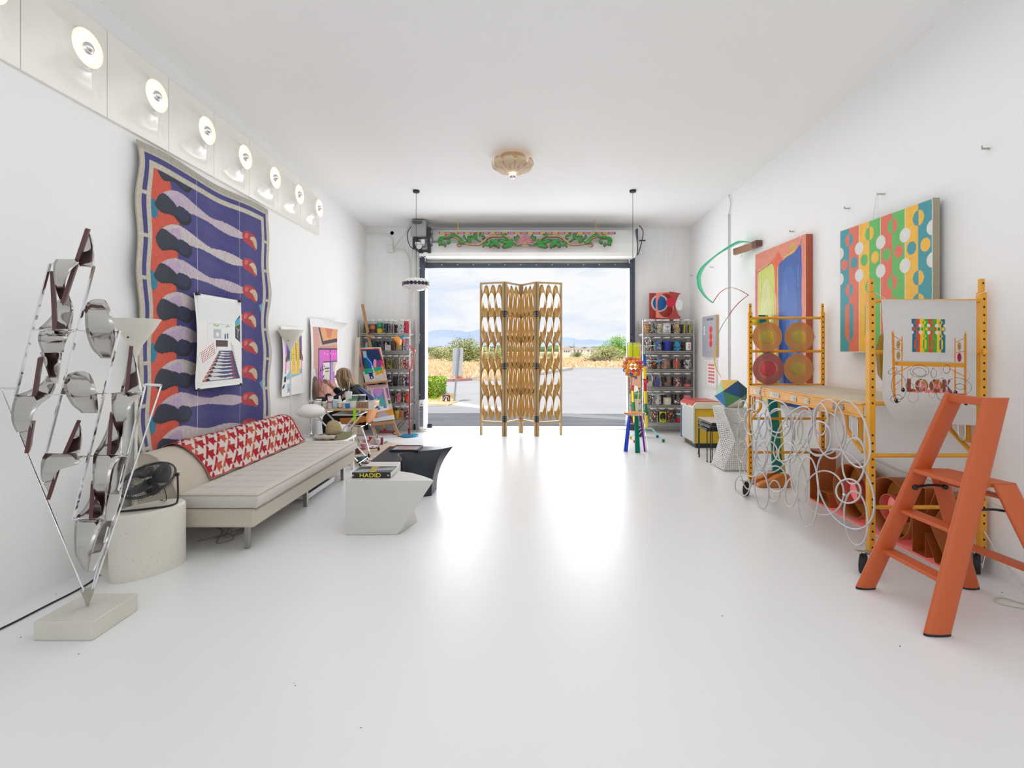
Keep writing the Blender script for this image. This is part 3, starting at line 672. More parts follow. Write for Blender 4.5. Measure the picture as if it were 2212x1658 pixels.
for k in range(8): p.ell(.36+.03*(k % 4)+(.24 if k > 4 else 0), .315+.006*(k % 3), .02, .009, '#9cc46a')
p.rect(.33, .36, .5, .46, '#b9bdbb'); p.ell(.42, .42, .035, .025, '#eceae6'); p.rect(.58, .41, .62, .47, '#3a78a4'); p.rect(.64, .4, .67, .46, '#44484c')
p.poly([(.84, .26), (.97, .17), (.97, .5), (.84, .45)], '#3d3f41'); p.poly([(.84, .26), (.97, .2), (.97, .26), (.84, .3)], '#4aa6d8'); p.poly([(.84, .3), (.97, .26), (.97, .285), (.84, .32)], '#6fb552'); p.line([(.9, .46), (.91, .36), (.88, .33)], .006, '#e6e6e6'); p.line([(.91, .38), (.94, .34)], .006, '#e6e6e6')
p.rect(.38, .48, .66, .555, '#4a2a2b'); p.line([(.4, .555), (.4, .575)], .006, '#4a2a2b'); p.line([(.64, .555), (.64, .575)], .006, '#4a2a2b')
for k in range(6):
    for j in range(9): p.ell(.08+.03*j+.02*k*.4, .62-.012*j+.02*k, .01, .007, '#b8303a')
p.poly([(.12, .93), (.45, .6), (.78, .6), (.97, .93)], '#37406e')
for k in range(9):
    t = (k+.5)/9; y = .61+.31*t**1.3; xl = .45-.33*(y-.6)/.33; xr = .78+.19*(y-.6)/.33; hh = .005+.011*t; W_ = xr-xl
    p.smooth([(xl, y), (xl+.25*W_, y-hh), (xl+.5*W_, y+hh*.3), (xl+.78*W_, y+hh*.3), (xl+.78*W_, y+hh*1.2), (xl+.4*W_, y+hh*1.6), (xl+.1*W_, y+hh*1.2)], '#d8d4cf')
    p.ell(xl+.1*W_, y+hh, .03*W_+.02, hh*1.1, '#20243a'); p.ell(xl+.84*W_, y+hh*.6, .03*W_+.01, hh*1.1, '#b8303a'); p.poly([(xl, y+hh), (xl+.07*W_, y), (xl+.05*W_, y+hh*2.4), (xl-.01, y+hh*2.4)], '#d8543c')
p.line([(.12, .93), (.45, .6)], .008, '#e6e4e0'); p.line([(.97, .93), (.78, .6)], .008, '#e6e4e0'); p.line([(.12, .935), (.97, .935)], .012, '#e6e4e0')
for k in range(9): p.line([(.72+.01*k, .5+.03*k), (.8+.012*k, .56+.03*k)], .005, '#2c3038')
p.line([(.86, .43), (.97, .5)], .01, '#22324c')
pr = sheet('art_print', 'paper print of a room with striped rug hung by strings over the big rug', p, 4.44, 5.18, 1.15, 2.0, off=.085, bulge=.03)
b = MB()
clips = []
for k, (y, z) in enumerate(((4.47, 1.995), (5.14, 1.995), (4.48, 1.155), (5.15, 1.155))):
    b = MB(); b.prism([(XL+.07+.01*0, y-.018, z-.014), (XL+.12, y-.018, z-.014), (XL+.095, y-.018, z+.012)], (0, .036, 0)); b.tube([(XL+.1, y-.008, z), (XL+.12, y-.012, z+.03*(1 if k < 2 else -1)), (XL+.1, y+.012, z)], .0015, 4)
    o = b.build('binder_clip', BLACK); tag(o, 'small black binder clip on the %s corner of the hanging room print' % (['upper near', 'upper far', 'lower near', 'lower far'][k]), 'clip', 'binder clips on the hanging print')
for k, y in enumerate((4.47, 5.14)):
    b = MB(); b.tube([(XL+.09, y, 3.0), (XL+.1, y, 2.0)], .0012, 4); b.tube([(XL+.1, y, 2.0), (XL+.12, y, 1.15)], .0012, 4); b.tube([(XL+.1, y, 1.15), (XL+.09, y+.01, .75)], .0012, 4)
    o = b.build('nylon_string', mat('nylon', (.85, .85, .9), .3)); tag(o, 'thin white string holding the %s side of the hanging room print' % ('near' if k == 0 else 'far'), 'string')
# tall print behind the second cone lamp
p = Paint(.62, .85, .003, '#f2f2f1'); W1 = '#f2f2f1'
p.rect(.08, .12, .16, .68, '#e29ad0'); p.rect(.16, .12, .92, .45, '#3350a8'); p.smooth([(.16, .1), (.3, .14), (.36, .22), (.28, .26), (.2, .2)], W1)
p.smooth([(.16, .42), (.28, .33), (.4, .28), (.55, .33), (.7, .3), (.9, .36), (.92, .52), (.16, .52)], '#34343c'); p.rect(.16, .47, .92, .6, '#3d7a52')
p.smooth([(.2, .5), (.6, .5), (.9, .5), (.9, .62), (.6, .66), (.3, .65), (.16, .6)], '#f2d0d4'); p.smooth([(.16, .72), (.35, .63), (.6, .66), (.9, .62), (.9, .7), (.5, .74), (.2, .77)], '#8fc4d6')
p.rect(.4, .12, .6, .66, '#f0c93a'); p.rect(.64, .12, .8, .66, '#f0c93a'); p.rect(.4, .66, .8, .7, '#f2d070')
for k in range(14): p.line([(.44+.02*(k % 4), .16+.03*k), (.53, .17+.03*k)], .006, '#6b5620'); p.line([(.67+.02*(k % 3), .16+.03*k), (.77, .17+.03*k)], .006, '#6b5620')
p.rect(.9, .12, .93, .7, '#d8543c'); p.line([(.92, .7), (.96, .86)], .006, '#d85060'); p.poly([(.06, .73), (.15, .71), (.16, .8), (.07, .8)], '#33374a'); p.poly([(.02, .86), (.12, .82), (.1, .88), (.02, .9)], '#33374a'); p.line([(.14, .85), (.12, .93)], .004, '#9090a0')
for k in range(5): p.rect(.22, .83+.025*k, .38, .85+.025*k, '#8fd0e4')
p.rect(.22, .83, .38, .96, '#9ad6e8'); p.ell(.3, .92, .04, .025, '#e070b0')
sheet('art_print', 'tall paper print with yellow columns and blue mountains behind the second cone lamp', p, 6.14, 6.76, .93, 1.79, off=.03, bulge=.03)
# large pink interior on unstretched canvas
p = Paint(1.17, 1.12, .0045, '#ecebea')
p.rect(.06, .1, .85, 1, '#c98f86'); p.poly([(.06, .1), (.2, .1), (.25, .35), (.25, .62), (.06, .6)], '#cf9c90'); p.poly([(.2, .1), (.85, .1), (.85, .32), (.25, .34)], '#cfae98')
p.poly([(.22, .1), (.85, .1), (.85, .27), (.33, .32)], '#453a3c'); p.poly([(.27, .1), (.85, .1), (.85, .22), (.36, .27)], '#dfa070'); p.poly([(.45, .1), (.68, .1), (.62, .22), (.5, .22)], '#cf7f5c')
p.rect(.2, .36, .85, .8, '#c66fc0'); p.poly([(.26, .39), (.85, .38), (.85, .5), (.36, .54)], '#e060c8'); p.rect(.2, .36, .23, .82, '#5a3a68'); p.rect(.2, .36, .85, .38, '#4a4048'); p.rect(.58, .36, .61, .8, '#4a3a58'); p.rect(.36, .53, .85, .545, '#50405c')
p.poly([(.36, .55), (.58, .55), (.58, .8), (.36, .8)], '#e6dde0'); p.rect(.42, .6, .56, .78, '#d5d3bd'); p.rect(.4, .62, .57, .635, '#403840'); p.rect(.42, .66, .55, .67, '#403840'); p.rect(.61, .55, .7, .82, '#b08ad0'); p.rect(.7, .545, .85, .68, '#cfc8a0')
for k in range(5): p.ell(.4+.1*k, .43+.01*(k % 2), .008, .008, '#ffffff')
rr = random.Random(4)
for k in range(26): a = rr.uniform(0, 6.28); x, y = .33+rr.uniform(-.08, .08), .7+rr.uniform(-.12, .06); p.ell(x, y, .018, .007, '#2a2836', rot=a)
p.rect(.31, .78, .37, .84, '#c07060'); p.rect(.06, .84, .85, 1, '#c58a7c'); p.poly([(.5, .86), (.75, .84), (.8, .94), (.5, .96)], '#d9a28c'); p.line([(.5, .96), (.5, 1.0)], .012, '#4a3c3c')
p.poly([(.05, .6), (.1, .62), (.14, .7), (.06, .72)], '#d5dce2'); p.smooth([(.05, .74), (.14, .72), (.2, .78), (.22, .86), (.14, 1.0), (.05, 1.0)], '#5a3f38'); p.smooth([(.12, .78), (.2, .76), (.25, .84), (.22, 1.02), (.14, 1.02), (.15, .88)], '#8a5a45')
p.ell(.87, .72, .12, .16, '#ecebea'); p.rect(.85, .1, 1, .7, '#ecebea'); p.noise(.03, 5)
pr = sheet('painted_canvas', 'unstretched canvas painted with a pink and violet interior on left wall', p, 6.98, 8.15, .8, 1.93, off=.03, bulge=.02, top_curl=.12, wob=.01)

# ---------------------------------------------------------------- aluminium sculpture in the foreground
SY = 2.77
t = thing('metal_sculpture', 'tall sculpture of bent aluminium sheets and rods on a white slab', 'sculpture', (-2.38, SY, 0))
SLAB = mat('painted_slab', (.66, .64, .56), .45, var=.04)
b = MB(); b.bev((-2.53, 2.61, .001), (-2.225, 2.92, .098), .003); b.build('base_slab', SLAB, t, label='white painted slab')
ALU = mat('brushed_aluminium', (.58, .565, .54), .13, 1, var=.05, vscale=5, stretch=(1, 1, 22)); BRN = mat('brown_anodised_plate', (.1, .032, .03), .4)
DD = Vector((-2.2, 2.77, 0)).normalized()
def z1(x, y, dy=0): return P(x/3.014, 450+y/3.014, SY+dy)
def z2(x, y, dy=0): return P(x/3.014, 900+y/3.014, SY+dy)
def asheet(rows, Z=z1, amp=.05, ph=0, dy=0, cyc=1):
    rows = list(rows); n = len(rows); y0, y1 = rows[0][2], rows[-1][2]; L = MB(); pts = []; m_ = 60
    def at(k):
        s = k*(n-1)/m_; i = min(int(s), n-2); f = s-i
        def cr(d):
            p0, p1, p2, p3 = rows[max(i-1, 0)][d], rows[i][d], rows[i+1][d], rows[min(i+2, n-1)][d]
            return .5*(2*p1+(p2-p0)*f+(2*p0-5*p1+4*p2-p3)*f*f+(-p0+3*p1-3*p2+p3)*f**3)
        return cr(0), cr(1), rows[i][2]+(rows[i+1][2]-rows[i][2])*f
    vv = []
    for k in range(m_+1):
        a, c, y = at(k); s = (y-y0)/(y1-y0); off = dy+1.25*amp*math.sin(s*PI*1.35+ph)
        for j in range(5): x = a+(c-a)*j/4; q = Z(x, y, 0)+DD*off; vv.append(tuple(q))
    L.add(vv, [(k*5+j, k*5+j+1, (k+1)*5+j+1, (k+1)*5+j) for k in range(m_) for j in range(4)])
    return L.build('metal_sheet', ALU, t, smooth=True, solid=.0025)
E = [
 ([(574, 577, 130), (550, 598, 200), (520, 610, 280), (497, 613, 340), (520, 613, 374)], z1, .04, 0, .02),
 ([(370, 500, 339), (362, 520, 362), (360, 485, 400), (362, 450, 450), (365, 430, 500), (375, 420, 560), (400, 408, 628)], z1, -.07, .3, -.02),
 ([(430, 445, 558), (345, 455, 600), (335, 465, 640), (315, 467, 700), (285, 467, 750), (255, 465, 790)], z1, .08, 0, .05),
 ([(255, 465, 790), (252, 440, 850), (252, 415, 900), (255, 402, 936)], z1, -.06, 0, .05),
 ([(258, 402, 936), (275, 390, 1000), (300, 388, 1050), (325, 387, 1100), (355, 387, 1135)], z1, .05, .3, .0),
 ([(290, 355, 1095), (245, 352, 1150), (180, 345, 1190), (110, 340, 1215)], z1, .05, 0, .06),
 ([(100, 335, 1215), (95, 280, 1260), (93, 235, 1320), (95, 220, 1380), (105, 213, 1440), (125, 205, 1500), (150, 190, 1560), (165, 180, 1583)], z1, -.09, .2, .02),
 ([(625, 655, 586), (590, 685, 597), (568, 700, 618), (558, 716, 655), (560, 730, 700), (562, 742, 750), (565, 748, 800), (575, 750, 860), (600, 745, 920), (650, 728, 977)], z1, -.1, 0, .03),
 ([(490, 550, 1062), (445, 585, 1078), (427, 612, 1120), (430, 628, 1180), (445, 635, 1230), (470, 635, 1290), (520, 632, 1346)], z1, -.09, 0, .03),
 ([(507, 514, 1392), (470, 528, 1450), (445, 530, 1520), (420, 530, 1588)], z1, .04, 0, .02),
 ([(300, 500, 230), (288, 525, 250), (282, 520, 282), (282, 400, 320), (280, 370, 380), (285, 345, 440), (300, 325, 500), (308, 315, 527)], z2, -.08, .3, -.01),
 ([(852, 858, 895), (830, 890, 1000), (812, 910, 1100), (785, 925, 1192)], z1, .05, 0, .02),
 ([(728, 925, 1200), (728, 870, 1250), (730, 845, 1300), (735, 830, 1350), (742, 815, 1400), (760, 808, 1450), (775, 800, 1520)], z1, -.07, .2, .0),
 ([(722, 800, 1330), (705, 810, 1400), (690, 800, 1460), (650, 795, 1540), (612, 790, 1602)], z1, .05, 0, .04),
 ([(610, 800, 245), (608, 750, 290), (608, 725, 340), (610, 715, 400), (612, 702, 460), (622, 694, 540), (655, 690, 600), (680, 690, 640)], z2, -.07, .2, .0),
 ([(600, 640, 470), (585, 660, 540), (550, 690, 600), (495, 692, 655)], z2, .05, 0, .04),
 ([(490, 690, 668), (488, 650, 720), (490, 610, 800), (495, 595, 880), (515, 585, 950), (530, 575, 1000), (555, 568, 1045)], z2, -.07, 0, .02),
 ([(775, 835, 245), (735, 820, 330), (715, 805, 420), (697, 785, 520), (688, 760, 600), (690, 740, 640)], z2, .06, 0, -.05),
 ([(672, 740, 650), (640, 735, 720), (610, 705, 800), (590, 670, 880), (580, 620, 960)], z2, .05, 0, -.05)]
for rows, Z, amp, ph, dy in E: asheet(rows, Z, amp, ph, dy)
for (a, c, Z, wd) in (((574, 132), (412, 612), z1, .03), ((343, 415), (360, 795), z1, .03), ((266, 970), (228, 1213), z1, .03), ((213, 1390), (180, 1580), z1, .02), ((566, 672), (657, 812), z1, .03), ((440, 1196), (545, 1212), z1, .045), ((509, 1394), (395, 1655), z1, .03), ((400, 270), (320, 520), z2, .03), ((855, 896), (823, 1194), z1, .03), ((728, 1330), (708, 1594), z1, .03), ((606, 425), (592, 660), z2, .03)):
    A = Z(*a); B = Z(*c); b = MB(); b.bar(A, B, .017, .08, up=DD); b.build('brown_plate', BRN, t)
rods = [(z1(325, 360), z1(100, 1222)), (z1(612, 375), z1(288, 1640)), (z1(778, 795), z2(475, 672)), (z1(945, 1142), z2(742, 640))]
for a, c in rods:
    b = MB(); b.bar(a, c, .008, .014, up=(0, 1, 0)); b.build('frame_rod', CHROME, t)
fo = [(z1(5, 1178, -.0), z2(545, 1127)), (z1(946, 1145), z2(600, 1118, 0)), (z1(1050, 1152), z2(612, 1112))]
for a, c in fo: b = MB(); b.cyl(a, c, .0045, n=8); b.build('frame_rod', CHROME, t)
for a, c in ((z1(3, 1172), z1(105, 1170)), (z1(948, 1147), z1(1052, 1152))): b = MB(); b.cyl(a, c, .008, n=8); b.build('frame_rod', CHROME, t)
for a, c in ((z1(322, 358), z1(614, 378)), (z1(208, 790), z1(775, 802)), (z1(98, 1220), z1(935, 1196)), (z2(285, 275), z2(835, 240)), (z2(470, 668), z2(742, 640))):
    b = MB(); b.cyl(a, c, .0035, n=6)
    for k in (.12, .45, .62, .9): q = a.lerp(c, k); e = (c-a).normalized()*.012; b.cyl(q-e, q+e, .008, n=8)
    b.build('axle', CHROME, t)
b = MB(); A, B_, Cc = z2(527, 1128), z2(612, 1114), z2(570, 1232); b.tube([Cc, (A+B_)/2], [.006, .04], 4); b.build('foot_cone', ALU, t)

# ---------------------------------------------------------------- cone floor lamps
CONE = mat('cream_lamp_shade', (.8, .78, .68), .4, subs=.0)
def cone_lamp(x, y, zt, lab, R_=.148, hgt=.26, base=.19):
    t = thing('cone_floor_lamp', lab, 'floor lamp', (x, y, 0))
    b = MB(); pr = [(.012, 0), (.02, .03), (.04, .08), (.07, .125), (.105, .18), (.13, .225), (R_, hgt), (R_-.004, hgt), (.12, .215), (.09, .16), (.05, .1), (.01, .03)]
    b.lathe([(r_, z_+zt-hgt) for r_, z_ in pr], (x, y, 0), 48); b.build('lamp_shade', CONE, t, smooth=60)
    b = MB(); b.cyl((x, y, .02), (x, y, zt-hgt+.03), .009, n=12); b.build('pole', CONE, t)
    b = MB(); b.lathe([(.001, 0), (base, 0), (base, .012), (base-.01, .018), (.02, .022), (.012, .03)], (x, y, 0), 48); b.build('base', CONE, t, smooth=40)
    b = MB(); b.cyl((x+.01, y-R_*.55, zt-.13), (x+.01, y-R_*.6, zt-.13), .006, n=8); b.build('switch', BLACK, t)
cone_lamp(-2.72, 3.55, 1.715, 'cream cone shaded floor lamp behind the metal sculpture', base=.21)
cone_lamp(-2.825, 6.13, 1.74, 'cream cone shaded floor lamp in front of the yellow column print')
# ---------------------------------------------------------------- white drum and fan
TERR = mat('terrazzo_drum', (.78, .75, .66), .4, var=.03, vscale=4)
n_ = TERR.node_tree; vo = n_.nodes.new('ShaderNodeTexVoronoi'); vo.inputs['Scale'].default_value = 55; vo.inputs['Randomness'].default_value = 1
tcn = n_.nodes.new('ShaderNodeTexCoord'); n_.links.new(tcn.outputs['Object'], vo.inputs['Vector'])
ns = n_.nodes.new('ShaderNodeTexNoise'); ns.inputs['Scale'].default_value = 30; n_.links.new(tcn.outputs['Object'], ns.inputs['Vector'])
l1 = n_.nodes.new('ShaderNodeMath'); l1.operation = 'LESS_THAN'; l1.inputs[1].default_value = .13; n_.links.new(vo.outputs['Distance'], l1.inputs[0])
l2 = n_.nodes.new('ShaderNodeMath'); l2.operation = 'GREATER_THAN'; l2.inputs[1].default_value = .56; n_.links.new(ns.outputs['Fac'], l2.inputs[0])
l3 = n_.nodes.new('ShaderNodeMath'); l3.operation = 'MULTIPLY'; n_.links.new(l1.outputs[0], l3.inputs[0]); n_.links.new(l2.outputs[0], l3.inputs[1])
mxx = n_.nodes.new('ShaderNodeMix'); mxx.data_type = 'RGBA'; bs = n_.nodes['Principled BSDF']; lk = bs.inputs['Base Color'].links[0].from_socket
n_.links.new(l3.outputs[0], mxx.inputs[0]); n_.links.new(lk, mxx.inputs[6]); mxx.inputs[7].default_value = (.35, .25, .15, 1); n_.links.new(mxx.outputs[2], bs.inputs['Base Color'])
DX, DY, DH = -2.555, 3.45, .43
def drum_pt(a, k=1):
    # pointed oval, long axis from the front left to the back right
    u = .225*math.cos(a)*k; v = .135*math.sin(a)*k; th = math.radians(60)
    return DX+u*math.cos(th)-v*math.sin(th), DY+u*math.sin(th)+v*math.cos(th)
b = MB(); n = 64; vv = []; prof = [(.0, .98), (.012, 1), (DH-.03, 1), (DH-.01, .985), (DH, .94), (DH, 0.01)]
for z, k in prof: vv += [(*drum_pt(2*PI*j/n, k), z) for j in range(n)]
b.add(vv, [(i*n+j, i*n+(j+1) % n, (i+1)*n+(j+1) % n, (i+1)*n+j) for i in range(len(prof)-1) for j in range(n)]+[tuple(range(n))])
o = b.build('drum_table', TERR, smooth=40); tag(o, 'speckled cream oval drum table with a black fan on top', 'side table')
t = thing('desk_fan', 'black wire cage fan tilted back on the cream drum', 'fan', (-2.56, 3.45, DH))
fc = Vector((-2.56, 3.45, DH+.18)); Mf = Matrix.Rotation(math.radians(-52), 3, 'X').to_4x4().to_3x3(); Mf = Euler((math.radians(30), math.radians(-10), math.radians(14))).to_matrix()
WB = mat('black_wire', (.02, .02, .022), .3)
def fp(r_, a, h): return fc+Mf @ Vector((r_*math.cos(a), r_*math.sin(a), h))
b = MB()
for k in range(72):
    a = 2*PI*k/72; b.tube([fp(.03, a, .065), fp(.08, a, .062), fp(.13, a, .048), fp(.16, a, .02), fp(.165, a, 0)], .0011, 3)
for r_, h in ((.165, 0), (.163, .012), (.1, .058)): b.tube([fp(r_, 2*PI*k/48, h) for k in range(48)], .002 if r_ < .16 else .0045, 5, closed=True)
b.build('front_cage', WB, t, kind='stuff')
b = MB()
for k in range(48):
    a = 2*PI*k/48; b.tube([fp(.165, a, 0), fp(.16, a, -.03), (fp(.11, a, -.06)), fp(.05, a, -.07)], .0011, 3)
b.build('rear_cage', WB, t, kind='stuff')
b = MB(); b.lathe([(.001, .078), (.028, .076), (.036, .066), (.036, .055), (.001, .05)], fc, 24, Mf); b.build('hub_cap', BLACK, t, smooth=40)
b = MB(); b.lathe([(.001, -.02), (.045, -.02), (.05, -.05), (.045, -.1), (.001, -.11)], fc, 20, Mf); b.build('motor', BLACK, t, smooth=40)
FB = mat('fan_blade_smoke', (.05, .05, .055), .25)
for q in range(3):
    b = MB(); vv = []
    for i in range(7):
        for j in range(5): a = q*2*PI/3+(-.5+i/6)*1.5; r_ = .03+.115*j/4; vv.append(fp(r_, a+.3*j/4, .02+.02*math.sin((i/6-.5)*2.4)))
    b.add(vv, [(i*5+j, i*5+j+1, (i+1)*5+j+1, (i+1)*5+j) for i in range(6) for j in range(4)]); b.build('fan_blade', FB, t, smooth=True, solid=.002)
b = MB(); side = (Mf @ Vector((1, 0, 0))).normalized(); L_ = fc-side*.178; R2 = fc+side*.178
b.tube(spline([L_, L_+Vector((-.002, 0, -.06)), (L_.x+.005, L_.y, DH+.03), (L_.x+.02, L_.y-.02, DH+.008), (L_.x+.07, L_.y-.08, DH+.008), (R2.x-.09, R2.y-.09, DH+.008), (R2.x-.02, R2.y-.03, DH+.008), (R2.x, R2.y, DH+.03), R2+Vector((.002, 0, -.06)), R2], 6), .0065, 8)
b.cyl(L_-side*.01, L_+side*.012, .012, n=10); b.cyl(R2-side*.012, R2+side*.012, .012, n=10); b.build('stand', BLACK, t)
b = MB(); b.tube(spline([fc+Mf @ Vector((0, 0, -.1)), (fc.x+.05, fc.y+.07, DH+.12), (fc.x+.06, fc.y+.09, DH+.02), (fc.x-.02, fc.y+.14, DH+.006)]), .003, 6); b.build('cord', BLACK, t)
b = MB(); b.tube(spline([(-2.96, 2.2, .006), (-2.83, 2.6, .006), (-2.80, 2.75, .006), (-2.79, 2.95, .006), (-2.78, 3.15, .006), (-2.8, 3.3, .006), (-2.86, 3.45, .006), (-2.9, 3.65, .006)], 8), .0055, 6)
o = b.build('extension_cable', RUBBER); tag(o, 'black power cord lying along the left wall behind the sculpture', 'cord')

# ---------------------------------------------------------------- sofa
LIN = mat('beige_linen', (.60, .53, .435), .9, bump=.35, bscale=420, spec=.15, var=.08, vscale=120, sheen=.2)
LIN2 = mat('beige_linen_seat', (.66, .615, .55), .9, bump=.35, bscale=420, spec=.15, var=.06, vscale=120, sheen=.2)
t = thing('sofa', 'long beige tufted linen sofa on square metal legs', 'sofa', (-2.45, 4.82, 0))
b = MB(); b.bev((-2.9, 3.72, .19), (-1.98, 5.93, .325), .018); b.build('seat_base', LIN, t, smooth=30)
# tufted cushion
NX, NY = 60, 330; X0, X1, Y0, Y1, Z0, Z1 = -2.55, -1.965, 3.73, 5.92, .33, .442
tx = [-2.42, -2.26, -2.1]; ty = [3.73+(5.92-3.73)*(k+1)/12 for k in range(11)]
def cush(u, v):
    x = X0+u*(X1-X0); y = Y0+v*(Y1-Y0); ed = min(u*(X1-X0), (1-u)*(X1-X0), v*(Y1-Y0), (1-v)*(Y1-Y0)); z = Z1-.02*math.exp(-ed/.012)
    d = 0
    for q in ty:
        gr_ = math.exp(-abs(y-q-.006*math.sin((x+2.42)*2*PI/.16))/.009)*(.013+.004*math.cos((x+2.42)*2*PI/.16))
        if -2.52 < x < -2.02: d += gr_
    for q in ty:
        for p_ in tx: d += .012*math.exp(-((x-p_)**2+(y-q)**2)/.0006)
    return (x, y, z-d)
b = MB(); b.grid(cush, NX, NY)
rim = [cush(i/NX, 0) for i in range(NX+1)]+[cush(1, j/NY) for j in range(1, NY+1)]+[cush(1-i/NX, 1) for i in range(1, NX+1)]+[cush(0, 1-j/NY) for j in range(1, NY)]
m_ = len(rim); cx_, cy_ = (X0+X1)/2, (Y0+Y1)/2
def inset(p_, e): return (p_[0]+(e if p_[0] < cx_-.25 else -e if p_[0] > cx_+.25 else 0), p_[1]+(e if p_[1] < Y0+.02 else -e if p_[1] > Y1-.02 else 0))
lv = [[(*inset(p_, 0), p_[2]) for p_ in rim], [(*inset(p_, -.008), Z1-.03) for p_ in rim], [(*inset(p_, -.012), (Z0+Z1)/2) for p_ in rim], [(*inset(p_, -.006), Z0+.015) for p_ in rim], [(*inset(p_, .012), Z0) for p_ in rim]]
vv = [q for l_ in lv for q in l_]
b.add(vv, [(i*m_+j, i*m_+(j+1) % m_, (i+1)*m_+(j+1) % m_, (i+1)*m_+j) for i in range(4) for j in range(m_)])
cu = b.build('seat_cushion', LIN2, t, smooth=70)
b = MB(); b.tube([(p_[0]*1.0+(0.003 if p_[0] > cx_ else -.003), p_[1], Z1-.014) for p_ in rim[::2]], .0035, 5, closed=True); b.build('piping', LIN, cu)
# wedge backrest
prof = [(-2.545, .33), (-2.56, .44), (-2.60, .54), (-2.66, .65), (-2.71, .705), (-2.76, .73), (-2.82, .735), (-2.87, .715), (-2.89, .68), (-2.9, .5), (-2.9, .33)]
b = MB(); b.prism([(x, 3.735, z) for x, z in prof], (0, 2.185, 0)); bk = b.build('backrest', LIN, t, smooth=50, bevel=.012)
for yy in (3.732, 5.922): b = MB(); b.tube([(x, yy, z) for x, z in prof[:-1]], .004, 5); b.build('piping', LIN, bk)
LEGM = mat('satin_leg_metal', (.35, .34, .33), .3, 1)
for y in (3.83, 4.85, 5.83):
    for x in (-2.09, -2.82): b = MB(); b.bev((x-.018, y-.018, .006), (x+.018, y+.018, .195), .003); b.build('leg', LEGM, t)
for y in (3.83, 4.85, 5.83):
    for x in (-2.09, -2.82): pass
# throw: houndstooth over the backrest
Ht, Wt = .72, 1.78
th = Paint(Wt, Ht, .0045, '#d9cdc4')
cell = .15; uu = th.U*Wt/cell; vv_ = th.V*Ht/.12
fu, fv = (uu % 1), (vv_ % 1)
# classic houndstooth cell: squares in the corners joined by diagonal teeth
A_ = (fu < .5) & (fv < .5)
tw = ((fu+fv)*2 % 1) < .5
red_ = A_ | (((fu < .5) ^ (fv < .5)) & tw)
th.a[red_] = col('#ab2b35')
alt_ = ((np.floor(uu)+np.floor(vv_*1.0)).astype(int) % 3) == 0
th.a[red_ & alt_] = col('#c05848')
edge = (th.U < .012) | (th.U > .988) | (th.V < .02) | (th.V > .985); th.a[edge] = col('#b24046')
path = [(-2.535, .455), (-2.565, .475), (-2.61, .565), (-2.665, .668), (-2.712, .722), (-2.76, .747), (-2.82, .752), (-2.885, .725), (-2.915, .67), (-2.925, .56)]
pp = np.array([tuple(v)[:2] for v in spline([(a, c, 0) for a, c in path], 10)]); sl = np.concatenate([[0], np.cumsum(np.hypot(*np.diff(pp, axis=0).T))]); sl /= sl[-1]
def throwfn(u, v):
    s = 1-v; x = np.interp(s, sl, pp[:, 0]); z = np.interp(s, sl, pp[:, 1])
    skew = .12*(s-.2)*(1-u)*-1+.02*np.sin(s*9)*(1-u)
    y = 4.08+u*Wt+skew; z = z+.006*np.sin(u*40+s*7)*np.exp(-s*5)+.004*np.sin(u*13)
    return x+.004+.004*np.sin(u*23+1), y, z
THM = mat('knit_throw', rough=.9, vcol=True, bump=.4, bscale=300, spec=.1)
o = th.build('throw_blanket', throwfn, THM, thick=.008, flip=True); tag(o, 'red and white houndstooth throw draped over the sofa back', 'blanket')
# things under the sofa
b = MB(); q = P(700, 1025, 5.3); b.bev((-2.36, 4.98, .03), (-2.12, 5.66, .055), .004); b.bar((-2.12, 4.98, .07), (-2.12, 5.66, .07), .006, .03)
o = b.build('storage_tray', mat('white_tray', (.8, .8, .8), .3)); tag(o, 'flat white tray with dark folder kept under the sofa', 'tray')
b = MB(); b.bev((-2.34, 5.05, .056), (-2.14, 5.6, .075), .003); o = b.build('folder', mat('navy_folder', (.02, .03, .06), .4)); tag(o, 'dark navy folder lying in the tray under the sofa', 'folder')
r = random.Random(9)
for k in range(3):
    b = MB(); b.tube(spline([(-2.55+.1*k, 3.95+.06*k, .006), (-2.4+.06*k, 4.1+.1*k, .006+.01*k), (-2.3, 4.0+.12*k, .006), (-2.38, 3.92+.1*k, .006+.01*k), (-2.5, 4.2+.1*k, .006), (-2.7, 4.3, .006)], 8), .004, 5)
    o = b.build('cable', mat('grey_cable', (.25, .25, .26), .4)); tag(o, ['grey cable coiled on the floor under the near sofa end', 'second grey cable looping under the near sofa end', 'third grey cable lying farthest under the near sofa end'][k], 'cable', 'cables under the sofa')
# ---------------------------------------------------------------- low tables
def loftmesh(top, bot, z0, z1, prof, n=14, thick=.0):
    """sides between two outlines of equal length; prof(t) gives how far towards the top outline"""
    b = MB(); m_ = len(top); vv = []
    for k in range(n+1):
        s = k/n; q = prof(s)
        vv += [(bx+(tx_-bx)*q, by+(ty_-by)*q, z0+(z1-z0)*s) for (tx_, ty_), (bx, by) in zip(top, bot)]
    b.add(vv, [(i*m_+j, i*m_+(j+1) % m_, (i+1)*m_+(j+1) % m_, (i+1)*m_+j) for i in range(n) for j in range(m_)]+[tuple(range(m_))[::-1], tuple(n*m_+j for j in range(m_))])
    return b
WT = mat('white_matt_table', (.64, .625, .595), .5, var=.02)
top = [(-1.443, 4.1), (-1.2, 4.1), (-.73, 4.1), (-.76, 4.16), (-.85, 4.26), (-.96, 4.36), (-1.05, 4.41), (-1.12, 4.43), (-1.17, 4.80), (-1.455, 4.80)]
